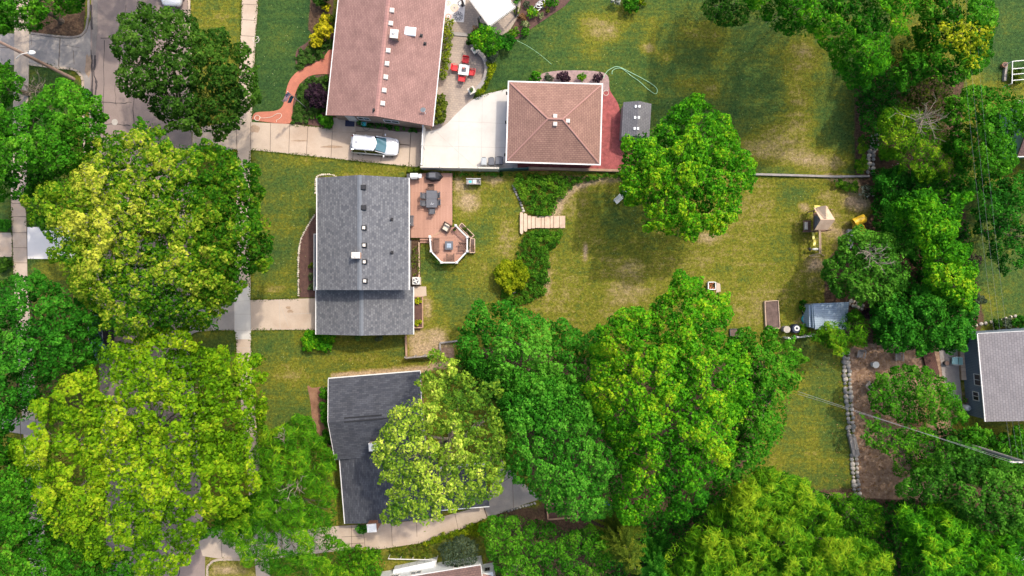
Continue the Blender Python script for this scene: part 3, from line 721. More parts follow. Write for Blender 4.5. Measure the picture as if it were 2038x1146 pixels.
# brick path, patio, beds
pathl = [(668, 92), (654.8, 100), (641, 117), (613, 132), (597, 139), (580, 155), (571.5, 174), (567, 197), (561, 213), (545.6, 221), (509.4, 224), (501.6, 236.7)]
pathr = [(515.7, 241), (577, 246), (582, 225), (583, 210), (587, 189.6), (596, 169), (613, 153.4), (633.5, 148), (668, 148)]
sheet('path', smooth(pathl, 4, False) + smooth(pathr, 4, False), .054, 'brickpath')
sheet('patio', [(872, -200), (895, -200), (1040, -200), (1036, 10), (1027, 40), (1015, 60), (1000, 70), (985, 66), (960, 50), (944, 56), (932, 72), (938, 92), (952, 102), (964, 114), (969, 130), (968, 150), (960, 168), (946, 184), (940, 199), (912, 223), (884, 250), (866, 262), (848, 262), (850, 200)], .050, 'paver')
mb = MB(); q = PP([(893, 67), (931, 70)]); mb.bar((*q[0], .16), (*q[1], .16), .35, .14); struct(mb.build('patio_step', M['wood_grey']))
sheet('mulch_bed', smooth([(1195, 150), (1211, 154), (1214, 180), (1230, 206), (1236, 235), (1243, 272), (1262, 305), (1262, 330), (1245, 341)], 3, False) + [(1010, 339), (1010, 318), (1190, 322)], .03, 'mulch_red')
sheet('gravel_bed', smooth([(1060, 168), (1066, 152), (1098, 142), (1146, 140), (1195, 143), (1211, 154), (1212, 180)], 3, False) + [(1195, 185), (1020, 185)], .034, 'gravel_pink')
sheet('mulch_bed', smooth([(636, 352), (628, 423), (602, 469), (595.6, 495), (593.7, 520), (594, 560), (594, 592)], 4, False) + [(650, 592), (650, 352)], .03, 'mulch')
sheet('mulch_bed', smooth([(1000, 86), (1024, 82), (1060, 55), (1100, 28), (1135, 0), (1160, -60)], 3, False) + [(1036, -60), (1036, 20), (1018, 60)], .032, 'mulch')
sheet('planting_bed', smooth([(648, 100), (641, 117), (613, 131), (594, 138), (588, 118), (592, 98), (610, 85), (632, 65), (660, 60), (668, 90)], 3), .026, 'mulch')
sheet('planting_bed', [(577, 246), (583, 210), (588, 189), (597, 168), (613, 154), (634, 149), (668, 149), (665, 256)], .028, 'mulch')
sheet('side_bed', [(709, 240), (845, 258), (838, 263), (790, 262), (759, 257), (705, 250)], .060, 'soil')
sheet('planting_bed', smooth([(612, 768), (622, 772), (650, 770), (668, 790), (668, 900), (650, 880), (632, 860), (622, 840), (618, 800)], 3), .024, 'litter')
sheet('worn_path', [(1868, 690), (1905, 695), (1915, 800), (1890, 790), (1875, 745)], .026, 'conc_grey')

# ---------------------------------------------------------------- buildings
class Fr:
    """a building's own axes: origin on the ground, turned by rz"""
    def __init__(s, o, rz): s.o = o; s.rz = rz; s.c = math.cos(rz); s.s = math.sin(rz)
    def L(s, p): dx, dy = p[0] - s.o[0], p[1] - s.o[1]; return (dx * s.c + dy * s.s, -dx * s.s + dy * s.c)
    def at(s, zf, u, v, up=0.0):
        h = 3.0
        for _ in range(9):
            l = s.L(P(u, v, h)); h = zf(*l) + up
        return l[0], l[1], h - up
def gable_z(x0, x1, y0, y1, eave, ridge, ax):
    if ax == 'y': return lambda x, y: ridge - (ridge - eave) * abs(x - (x0 + x1) / 2) / ((x1 - x0) / 2)
    return lambda x, y: ridge - (ridge - eave) * abs(y - (y0 + y1) / 2) / ((y1 - y0) / 2)
def gable(root, x0, x1, y0, y1, eave, ridge, ax, roofm, wallm, over=.4, gutters=(1, 1), rakes=(0, 0), capm=None, base=0.0, wallname='wall', gable_over=.25, th=.14):
    sw = (lambda x, y: (x, y)) if ax == 'y' else (lambda x, y: (y, x))
    if ax != 'y': x0, x1, y0, y1 = y0, y1, x0, x1
    xm = (x0 + x1) / 2; p3 = lambda x, y, z: (*sw(x, y), z)
    w = MB(); sl = (ridge - eave) / (xm - x0); zw = eave + sl * over - th - .02; zr = ridge - th - .02
    prof = [(x0 + over, base), (x1 - over, base), (x1 - over, zw), (xm, zr), (x0 + over, zw)]
    a = [p3(x, y0 + gable_over, z) for x, z in prof]; b = [p3(x, y1 - gable_over, z) for x, z in prof]
    w.face(a); w.face(b)
    for i in range(5): j = (i + 1) % 5; w.face([a[i], a[j], b[j], b[i]])
    w.build(wallname, M[wallm], root)
    r = MB(); s_ = math.hypot(xm - x0, ridge - eave)
    for xa in (x0, x1):
        t = [p3(xa, y0, eave), p3(xa, y1, eave), p3(xm, y1, ridge), p3(xm, y0, ridge)]
        r.face(t, 0, [(0, 0), (y1 - y0, 0), (y1 - y0, s_), (0, s_)])
        lo = [(q[0], q[1], q[2] - th) for q in t]; r.face(lo, 0, [(0, 0)] * 4)
        for i in range(4): j = (i + 1) % 4; r.face([t[i], t[j], lo[j], lo[i]], 0, [(0, 0)] * 4)
    roof = r.build('roof', M[roofm], root)
    if capm:
        c = MB()
        for sgn in (-1, 1):
            n = int((y1 - y0) / .3); dz = .2 * sl
            c.face([p3(xm, y0, ridge + .012), p3(xm, y1, ridge + .012), p3(xm + sgn * .2, y1, ridge - dz + .012), p3(xm + sgn * .2, y0, ridge - dz + .012)], 0, [(0, 0), (y1 - y0, 0), (y1 - y0, .2), (0, .2)])
        c.build('ridge_cap', M[capm], roof)
    for k, xa in enumerate((x0, x1)):
        if gutters[k]:
            g = MB(); d = -.08 if k == 0 else .08
            A = [p3(xa, y0, eave - .1), p3(xa + d, y1, eave + .015)]
            g.box(min(A[0][0], A[1][0]), max(A[0][0], A[1][0]), min(A[0][1], A[1][1]), max(A[0][1], A[1][1]), eave - .1, eave + .015)
            g.build('gutter', M['white'], roof)
    for k, yy in enumerate((y0, y1)):
        if rakes[k]:
            g = MB(); d = -.05 if k == 0 else .05
            for xa in (x0, x1):
                q = [p3(xa, yy, eave + .01), p3(xm, yy, ridge + .01), p3(xm, yy + d, ridge + .01), p3(xa, yy + d, eave + .01)]
                lo = [(p[0], p[1], p[2] - .18) for p in q]; g.face(q); g.face(lo)
                for i in range(4): j = (i + 1) % 4; g.face([q[i], q[j], lo[j], lo[i]])
            g.build('fascia', M['white'], roof)
    return roof
def roof_vent(roof, p, s=.4, m='vent', m2=None, h=.22):
    o = MB(); o.lathe4((p[0], p[1], p[2] + h / 2 - .03), (s, s, h), .05, 0, 0)
    v = o.build('roof_vent', M[m], roof)
    if m2:
        c = MB(); c.box(p[0] - s * .28, p[0] + s * .28, p[1] - s * .3, p[1] + s * .3, p[2] + h - .03, p[2] + h + .03); c.build('vent_lid', M[m2], v)
def pipe(roof, p, r=.07, h=.4):
    o = MB(); o.cyl((p[0], p[1], p[2] - .1), r, h + .1, 8, r2=r * .9); o.box(p[0] - .16, p[0] + .16, p[1] - .16, p[1] + .16, p[2] - .02, p[2] + .03); o.build('vent_pipe', M['black'], roof)
def window(par, x, y, z, w, h, nrm, name='window', fm='white'):
    """framed window on a wall; nrm: '-y','+y','-x','+x'"""
    o = MB(); g = MB(); ax, sg = nrm[1], (1 if nrm[0] == '+' else -1)
    def bx(mb, a0, a1, z0, z1, d0, d1):
        d0, d1 = sorted((sg * d0, sg * d1))
        if ax == 'y': mb.box(x + a0, x + a1, y + d0, y + d1, z + z0, z + z1)
        else: mb.box(x + d0, x + d1, y + a0, y + a1, z + z0, z + z1)
    bx(o, -w / 2, w / 2, -h / 2, -h / 2 + .07, -.03, .06); bx(o, -w / 2, w / 2, h / 2 - .07, h / 2, -.03, .06)
    bx(o, -w / 2, -w / 2 + .07, -h / 2 + .07, h / 2 - .07, -.03, .06); bx(o, w / 2 - .07, w / 2, -h / 2 + .07, h / 2 - .07, -.03, .06)
    bx(o, -.025, .025, -h / 2 + .07, h / 2 - .07, -.03, .05)
    f = o.build('window', M[fm], par); bx(g, -w / 2 + .04, w / 2 - .04, -h / 2 + .04, h / 2 - .04, -.02, .025); g.build('pane', M['glass'], f)
def door(par, x, y, w, h, nrm, m='white', name='door'):
    o = MB(); ax, sg = nrm[1], (1 if nrm[0] == '+' else -1)
    d0, d1 = sorted((sg * -.02, sg * .05)); e0, e1 = sorted((sg * .05, sg * .10))
    k = MB()
    if ax == 'y':
        o.box(x - w / 2, x + w / 2, y + d0, y + d1, .12, h); k.box(x + w * .38, x + w * .38 + .05, y + e0, y + e1, 1.05, 1.15)
        for z0, z1 in ((.3, .95), (1.2, h - .2)): o.box(x - w * .36, x + w * .3, y + sg * .05 - .012, y + sg * .05 + .012, z0, z1)
    else:
        o.box(x + d0, x + d1, y - w / 2, y + w / 2, .12, h); k.box(x + e0, x + e1, y + w * .38, y + w * .38 + .05, 1.05, 1.15)
        for z0, z1 in ((.3, .95), (1.2, h - .2)): o.box(x + sg * .05 - .012, x + sg * .05 + .012, y - w * .36, y + w * .3, z0, z1)
    d = o.build(name, M[m], par); k.build('handle', M['metal'], d)

# red roofed brick house
e = 2.8; A = P(650, 229, e); B = P(861, 251, e)
rz = math.atan2(B[1] - A[1], B[0] - A[0]); W = math.hypot(B[0] - A[0], B[1] - A[1]); LL = 15.5
fr = Fr(A, rz); T = thing('brick_house', 'brick ranch house with long brick red shingle roof and a row of pale vents', 'house', (*A, 0), rz)
zf = gable_z(0, W, 0, LL, e, 4.5, 'y')
roof = gable(T, 0, W, 0, LL, e, 4.5, 'y', 'r_red', 'brick', .45, (1, 1), (0, 0), 'r_red_cap', gable_over=.30)
for u, v in [(780.3, 21), (778, 47), (773, 101), (770.5, 127), (768, 153.6), (765, 180), (762, 206)]: roof_vent(roof, fr.at(zf, u, v), .42)
p = fr.at(zf, 784.5, 67, .8); c = MB(); c.box(p[0] - .34, p[0] + .34, p[1] - .36, p[1] + .36, p[2] - .3, p[2] + .75)
ch = c.build('chimney', M['brick'], roof); c = MB(); c.box(p[0] - .38, p[0] + .38, p[1] - .4, p[1] + .4, p[2] + .75, p[2] + .85); c.build('chimney_cap', M['vent'], ch)
c = MB(); c.cyl((p[0] - .05, p[1] + .08, p[2] + .85), .14, .16, 12); c.build('flue', M['white'], ch)
p = fr.at(zf, 816, 62, .1); c = MB(); sl = (4.5 - e) / (W / 2)
c.lathe4((p[0], p[1], p[2] + .08), (1.1, .8, .22), .08, 0, 0); c.build('skylight', M['skylight'], roof)
for u, v in [(838, 71), (845.5, 87), (745, 219)]: pipe(roof, fr.at(zf, u, v), .1, .3)
p = fr.at(zf, 845.5, 223); c = MB(); c.tube([(p[0], p[1], p[2]), (p[0], p[1], p[2] + .4), (p[0] + .2, p[1] - .3, p[2] + .6)], .025, 6); di = c.build('dish_mast', M['metal'], roof)
c = MB(); c.tube([(p[0] - .1, p[1] + .05, p[2] + .62), (p[0] - .14, p[1] + .12, p[2] + .55)], [.26, .05], 12); c.build('dish', M['metal'], di)
for x, w in ((3.3, 1.2), (6.0, 1.5)): window(T, x, .30, 1.7, w, .9, '-y')
door(T, 2.0, .30, .95, 2.1, '-y')
for y in (3, 7, 11): window(T, .45, y, 1.6, 1.5, 1.1, '-x'); window(T, W - .45, y, 1.6, 1.5, 1.1, '+x')
c = MB(); q = [fr.L(P(u, v)) for u, v in [(662, 262), (708, 264), (709, 240), (664, 234)]]; c.prism(q, 0, .12); c.build('porch_step', M['conc'], T)
c = MB(); c.obox((*P(697, 246), .148), (.92, .62, .02), -.05); tag(c.build('door_mat', M['navy'], org=(*P(697, 246), .138)), 'dark navy door mat on the concrete step of the brick house', 'door mat')

# garage
e = 2.6; Q = PP([(1008.7, 321), (1193, 326.4), (1197.9, 167.5), (1013.3, 163)], e)
A, B = Q[0], Q[1]; rz = math.atan2(B[1] - A[1], B[0] - A[0]); W = math.hypot(B[0] - A[0], B[1] - A[1]); D = math.hypot(Q[3][0] - A[0], Q[3][1] - A[1]); fr = Fr(A, rz)
T = thing('garage', 'square detached garage with hipped brown red shingle roof and white gutters', 'garage', (*A, 0), rz)
R = 4.1; ra, rb = (D / 2 - .05, D / 2), (W - D / 2 + .05, D / 2)
def zh(x, y): return e + (R - e) * min(x / ra[0], (W - x) / ra[0], y / (D / 2), (D - y) / (D / 2), 1)
r = MB(); c4 = [(0, 0), (W, 0), (W, D), (0, D)]; s_ = math.hypot(D / 2, R - e)
faces = [([c4[0], c4[1], rb, ra], [(0, 0), (W, 0), (rb[0], s_), (ra[0], s_)]), ([c4[2], c4[3], ra, rb], [(0, 0), (W, 0), (W - ra[0], s_), (W - rb[0], s_)]),
         ([c4[1], c4[2], rb], [(0, 0), (D, 0), (D / 2, s_)]), ([c4[3], c4[0], ra], [(0, 0), (D, 0), (D / 2, s_)])]
for f, uv in faces: r.face([(x, y, R if (x, y) in (ra, rb) else e) for x, y in f], 0, uv)
r.face([(x, y, e - .02) for x, y in c4], 0, [(0, 0)] * 4)
roof = r.build('roof', M['r_gar'], T)
c = MB()
for a, b in ((c4[0], ra), (c4[1], rb), (c4[2], rb), (c4[3], ra)):
    c.tube([(a[0] + (b[0] - a[0]) * .03, a[1] + (b[1] - a[1]) * .03, e + .03), (b[0], b[1], R + .01)], .10, 6)
c.tube([(*ra, R + .02), (*rb, R + .02)], .1, 6); c.build('hip_cap', M['hip_red'], roof)
g = MB(); g.box(-.12, 0, -.12, D + .12, e - .1, e + .02); g.box(W, W + .12, -.12, D + .12, e - .1, e + .02); g.box(0, W, -.12, 0, e - .1, e + .02); g.box(0, W, D, D + .12, e - .1, e + .02); g.build('gutter', M['white'], roof)
for u, v in [(1104.7, 231.4), (1104.7, 247), (1130, 241)]: roof_vent(roof, fr.at(zh, u, v), .38)
w = MB(); w.box(.4, W - .4, .4, D - .4, 0, e - .03); w.build('wall', M['brick'], T)
w = MB(); w.box(.34, .395, 1.2, D - 1.2, .05, 2.2)
for k in range(1, 4): w.box(.325, .34, 1.3, D - 1.3, .05 + k * .54 - .02, .05 + k * .54)
w.build('garage_door', M['white'], T)
for y in (.75, D / 2 + .1, D - .9):
    l = MB(); l.lathe4((-.16, y, 1.98), (.24, .26, .36), .08, 0, 0); l.box(-.1, .42, y - .04, y + .04, 2.12, 2.18); l.build('wall_lamp', M['black'], T)
window(T, W / 2, D - .4, 1.5, 1.2, .9, '+y'); door(T, W / 2, .4, .9, 2.05, '-y', 'wood')

# grey shed with six skylights
e = 2.0; A = P(1236.5, 272, e); B = P(1293, 261, e); rz = math.radians(-3.5)
fr = Fr(A, rz); T = thing('garden_shed', 'small grey shed with six white roof panes standing beside the red mulch', 'shed', (*A, 0), rz)
gable(T, 0, 2.72, 0, 3.35, e, 2.75, 'y', 'r_shed', 'siding_grey', .1, (0, 0), (0, 0), None, gable_over=.08)
zf = gable_z(0, 2.72, 0, 3.35, e, 2.75, 'y'); roof = [c for c in T.children if c.name.startswith('roof')][0]
for u, v in [(1265.3, 211.7), (1272.4, 211.7), (1263.8, 233.8), (1271.3, 233.8), (1262.8, 255.8), (1269.6, 255.8)]:
    p = fr.at(zf, u, v); c = MB(); c.lathe4((p[0], p[1], p[2] + .03), (.2, .24, .1), .02, 0, 0); c.build('roof_pane', M['skylight'], roof)
door(T, .9, .08, 1.0, 1.75, '-y', 'siding_grey')

# grey split level house: upper and lower block
T0 = P(720, 578, 3); T = thing('split_level_house', 'grey shingled split level house beside the wooden deck', 'house', (*T0, 0), 0)
ox, oy = T0
def lw(u, v, h): q = P(u, v, h); return q[0] - ox, q[1] - oy
e1, r1, e2, r2 = 4.6, 6.1, 2.6, 4.1
ux0, ux1 = lw(631.3, 0, e1)[0], lw(813.5, 0, e1)[0]; uy0, uy1 = lw(0, 577, e1)[1], lw(0, 353.5, e1)[1]
lx0, lx1 = lw(629.3, 0, e2)[0], lw(822.5, 0, e2)[0]; ly0, ly1 = lw(0, 665.5, e2)[1], uy0 + .3
upper = gable(T, ux0, ux1, uy0, uy1, e1, r1, 'y', 'r_grey', 'siding_grey', .45, (1, 1), (0, 0), 'r_grey_cap', gable_over=.3)
lower = gable(T, lx0, lx1, ly0, ly1, e2, r2, 'y', 'r_grey', 'siding_grey', .45, (1, 1), (0, 0), 'r_grey_cap', gable_over=.3)
fr = Fr((ox, oy), 0); zu = gable_z(ux0, ux1, uy0, uy1, e1, r1, 'y')
for u, v in [(723.5, 373), (724, 413.4)]: roof_vent(upper, fr.at(zu, u, v), .45, 'black')
for u, v in [(725, 453.4), (725.5, 488), (726, 521), (726.9, 559)]: roof_vent(upper, fr.at(zu, u, v), .44, 'black', 'vent')
p = fr.at(zu, 707.7, 508, .7); c = MB(); c.box(p[0] - .36, p[0] + .36, p[1] - .26, p[1] + .26, p[2] - .3, p[2] + .62); ch = c.build('chimney', M['terracotta'], upper)
c = MB(); c.lathe4((p[0], p[1], p[2] + .68), (.80, .58, .14), .05, 0, 0); c.build('chimney_cap', M['vent'], ch); c = MB(); c.cyl((p[0], p[1], p[2] + .74), .13, .14, 12); c.build('flue', M['white'], ch)
for u, v in [(779, 436.7), (779.4, 502.7)]: pipe(upper, fr.at(zu, u, v), .09, .3)
c = MB(); q = [lw(u, v, 2.55) for u, v in [(625.8, 466.5), (632, 466.5), (632, 578), (626.5, 578)]]; c.prism(q, 2.45, 2.57); bay = c.build('bay_roof', M['r_grey_cap'], T)
c = MB(); c.box(q[0][0] - .07, q[0][0] - .005, q[3][1], q[0][1], 2.44, 2.6); c.box(q[0][0] - .07, q[1][0], q[0][1], q[0][1] + .07, 2.44, 2.6); c.build('gutter', M['white'], bay)
c = MB(); c.box(q[0][0] + .12, ux0 + .44, q[3][1] + .4, q[0][1] - .15, .3, 2.44); c.build('bay_wall', M['siding_grey'], T)
xw = ux1 - .45
for yy, z in ((uy1 - 3, 3.4), (uy1 - 6.5, 3.4), (uy1 - 9, 3.4)): window(T, xw, yy, z, 1.4, 1.0, '+x'); window(T, ux0 + .45, yy, z, 1.3, 1.1, '-x')
door(T, xw, uy1 - 4.6, 1.8, 2.15, '+x', 'glass'); window(T, lx1 - .45, (ly0 + ly1) / 2, 1.5, 1.3, .9, '+x')
w = MB(); w.box(lx0 + .40, lx0 + .445, ly0 + .8, ly1 - 1.0, .05, 2.1)
for k in range(1, 4): w.box(lx0 + .385, lx0 + .40, ly0 + .9, ly1 - 1.1, .05 + k * .5 - .02, .05 + k * .5)
w.build('garage_door', M['white'], T)

# dark slate house under the flowering tree
e = 3.0; A = P(671, 913, e); rz = math.radians(4.7); fr = Fr(A, rz)
T = thing('slate_roof_house', 'house with dark slate blue roof, two chimneys, half hidden under the cream flowering tree', 'house', (*A, 0), rz)
tl = fr.L(P(659.5, 753, e)); tr = fr.L(P(835, 738, e)); W = tr[0] + .05; D = tl[1]
zf = gable_z(-.2, W, -.1, D, e, 4.3, 'x')
roof = gable(T, -.2, W, -.1, D, e, 4.3, 'x', 'r_slate', 'brick', .4, (0, 1), (1, 1), None, gable_over=.3)
for (a, b) in (((685, 840), (783, 831)), ((685, 832), (760, 826))):
    p = fr.at(zf, *a); q = fr.at(zf, *b); c = MB(); c.tube([(p[0], p[1], p[2] + .03), (q[0], q[1], q[2] + .03)], .06, 6); c.build('ridge_vent', M['black'], roof)
p = fr.at(zf, 743, 889, .9); c = MB(); c.box(p[0] - .40, p[0] + .40, p[1] - .36, p[1] + .36, p[2] - .3, p[2] + .95); ch = c.build('chimney', M['brick'], roof)
c = MB(); c.lathe4((p[0], p[1], p[2] + 1.0), (.84, .76, .1), .03, 0, 0); c.build('chimney_cap', M['white'], ch)
e2 = 2.6; a0 = fr.L(P(668, 893, e2)); a1 = fr.L(P(678.5, 1043, e2)); a2 = fr.L(P(785, 1043, e2))
w0, w1, y0 = min(a0[0], a1[0]) + .4, fr.L(P(880, 1030, e2))[0], a1[1]
# the wing runs square to the photo's edges, so it has axes of its own
A2 = P(678.5, 1043, e2); rz2 = math.radians(4.2); f2 = Fr(A2, rz2); S2 = MB()
def wing(name, poly_px, ridge_px, hz, rz_, wallm):
    pass
zw = gable_z(w0, w1, y0, .4, e2, 3.5, 'y')
wroof = gable(T, w0, w1, y0, .25, e2, 3.5, 'y', 'r_slate', 'brick', .4, (1, 0), (0, 0), None, gable_over=.25)
gx1 = fr.L(P(974, 1007, 2.5))[0]; gy0 = fr.L(P(974, 1007, 2.5))[1]; gy1 = fr.L(P(968, 925, 2.5))[1]
groof = gable(T, w1 - 1.2, gx1, gy0, gy1, 2.5, 3.15, 'x', 'r_slate', 'siding_white', .35, (1, 1), (0, 0), None, gable_over=.25)
p = fr.L(P(742.6, 1046, 3.6)); c = MB(); c.box(p[0] - .42, p[0] + .42, p[1] - .36, p[1] + .36, 0, 4.2); ch = c.build('chimney', M['brick'], T)
c = MB(); c.lathe4((p[0], p[1], 4.25), (.88, .78, .1), .03, 0, 0); c.build('chimney_cap', M['white'], ch)
for x in (1.2, 3.6): window(T, w0 + x, y0 + .25, 1.5, 1.2, 1.0, '-y')
window(T, .1, D - 2, 1.6, 1.4, 1.1, '-x'); window(T, .1, 1.8, 1.6, 1.2, 1.1, '-x')
w = MB(); w.box(gx1 - .25, gx1 - .21, gy0 + .7, gy1 - .7, .05, 2.0); w.build('garage_door', M['white'], T)

# white house at the lower edge
e = 2.7; A = P(956.5, 1124.5, e); rz = math.radians(9.2); fr = Fr(A, rz)
T = thing('white_sided_house', 'white sided house with brown shingle roof at the bottom edge of the photo', 'house', (*A, 0), rz)
gable(T, -10.2, 0, -7.5, 0, e, 4.3, 'x', 'r_brown', 'siding_white', .12, (0, 1), (0, 1), None, gable_over=.08)
for x in (-2.2, -6.4, -8.6): window(T, x, -.12, 1.75, 1.1, .8, '+y')
w = MB(); w.box(-.08, 1.0, -6.5, -1.0, 0, 2.3); lean = w.build('side_wing_wall', M['siding_white'], T)
w = MB(); w.mesh([(-.05, -6.6, 2.62), (1.15, -6.6, 2.32), (1.15, -1.5, 2.32), (-.05, -.9, 2.62), (-.05, -6.6, 2.5), (1.15, -6.6, 2.2), (1.15, -1.5, 2.2), (-.05, -.9, 2.5)], [(0, 1, 2, 3), (4, 5, 6, 7), (0, 1, 5, 4), (1, 2, 6, 5), (2, 3, 7, 6), (3, 0, 4, 7)]); w.build('side_wing_roof', M['hip_red'], T)
window(T, .45, -1.0, 1.5, .5, .7, '+y', fm='darkmetal')
# low flat annex with its rail
A = P(866, 1118, .6); T = thing('terrace', 'low white terrace slab with wall along the white sided house', 'terrace', (*A, 0), 0)
q = [(x - A[0], y - A[1]) for x, y in PP([(783, 1134), (868, 1116), (862, 1150), (776, 1180)], 1.0)]; c = MB(); c.prism(q, 0, 1.0); sl_ = c.build('terrace_wall', M['siding_white'], T)
for t in (.30, .62):
    p = (q[0][0] + (q[1][0] - q[0][0]) * t, q[0][1] + (q[1][1] - q[0][1]) * t); c = MB(); c.obox((p[0] + .1, p[1] - .55, 1.01), (.75, .09, .04), math.radians(12)); c.build('drain_slot', M['black'], T)
mb = MB(); q = PP([(772.5, 1112), (869, 1114.5), (863, 1140)], 1.1)
for a, b in zip(q, q[1:]): mb.bar((*a, 1.12), (*b, 1.12), .07, .06)
T = thing('metal_railing', 'thin white railing beside the white terrace at the bottom edge', 'railing', (*q[0], 0)); mb.build('rail', M['white'], T, world=True)
for k in range(5):
    t = k / 4; c = MB(); x, y = q[0][0] + (q[1][0] - q[0][0]) * t, q[0][1] + (q[1][1] - q[0][1]) * t; c.box(x - .03, x + .03, y - .03, y + .03, 0, 1.06); c.build('post', M['white'], T, world=True)

# blue grey house at the right edge
e = 3.0; A = P(1961.5, 839, e); B = P(1946, 664, e); rz = math.atan2(B[1] - A[1], B[0] - A[0]) - math.pi / 2; fr = Fr(A, rz)
D = math.hypot(B[0] - A[0], B[1] - A[1])
T = thing('blue_grey_house', 'house with blue grey siding and pale grey shingle roof at the right edge', 'house', (*A, 0), rz)
gable(T, 0, 11, 0, D, e, 4.9, 'y', 'r_pale', 'siding_blue', .25, (1, 1), (0, 1), None, gable_over=.12)
p = fr.L(P(1943, 757, 2.3)); window(T, .25, p[1], 2.05, 1.15, 1.0, '-x')
window(T, .25, 2.2, 1.6, .9, .9, '-x')
e = 3.0; A = P(2025, 311, e); T = thing('pale_blue_house', 'corner of a pale blue house hidden behind trees on the right edge', 'house', (*A, 0), .04)
gable(T, 0, 9, 0, 5.2, e, 4.6, 'x', 'r_brown', 'aqua', .3, (1, 1), (0, 0), None, gable_over=.55)
window(T, .55, 2.6, 1.6, 1.0, 1.0, '-x')
A = P(1012, 1150, 2.3); T = thing('hen_house', 'small dark red roofed outbuilding peeking in at the bottom edge', 'outbuilding', (*A, 0), .15)
gable(T, -.3, 1.7, -2, .45, 2.2, 2.75, 'y', 'r_gar', 'wood', .15, (0, 0), (0, 0), None, gable_over=.15); door(T, .7, .30, .7, 1.6, '+y', 'wood_grey')

# planked blue shed by the trees
T0 = P(1650, 628); T = thing('planked_shed', 'low shed with weathered blue grey plank roof behind the lawn', 'shed', (*T0, 0), math.radians(2))
fr = Fr(T0, math.radians(2)); q = [fr.L(p) for p in PP([(1619, 604), (1690, 601), (1684, 655), (1622, 655)], 1.9)]
c = MB(); top = [(x, y, 1.95 - (y - q[2][1]) * .03) for x, y in q]; c.face(top); lo = [(x, y, z - .1) for x, y, z in top]; c.face(lo)
for i in range(4): j = (i + 1) % 4; c.face([top[i], top[j], lo[j], lo[i]])
c.build('roof', M['planks_blue'], T)
c = MB(); w4 = [(q[0][0] - .12, q[0][1] - .08), (q[1][0] - .1, q[1][1] - .08), (q[2][0] - .1, q[2][1] + .1), (q[3][0] - .12, q[3][1] + .1)]; c.prism(w4, 0, 1.78); c.build('wall', M['planks_blue'], T)
c = MB(); c.box(q[0][0] - .3, q[0][0] - .12, q[3][1] + .2, q[0][1] - .2, 0, 1.5); c.build('side_panel', M['planks_blue'], T)
door(T, (q[2][0] + q[3][0]) / 2, q[3][1] + .1, .8, 1.6, '-y', 'wood_grey')

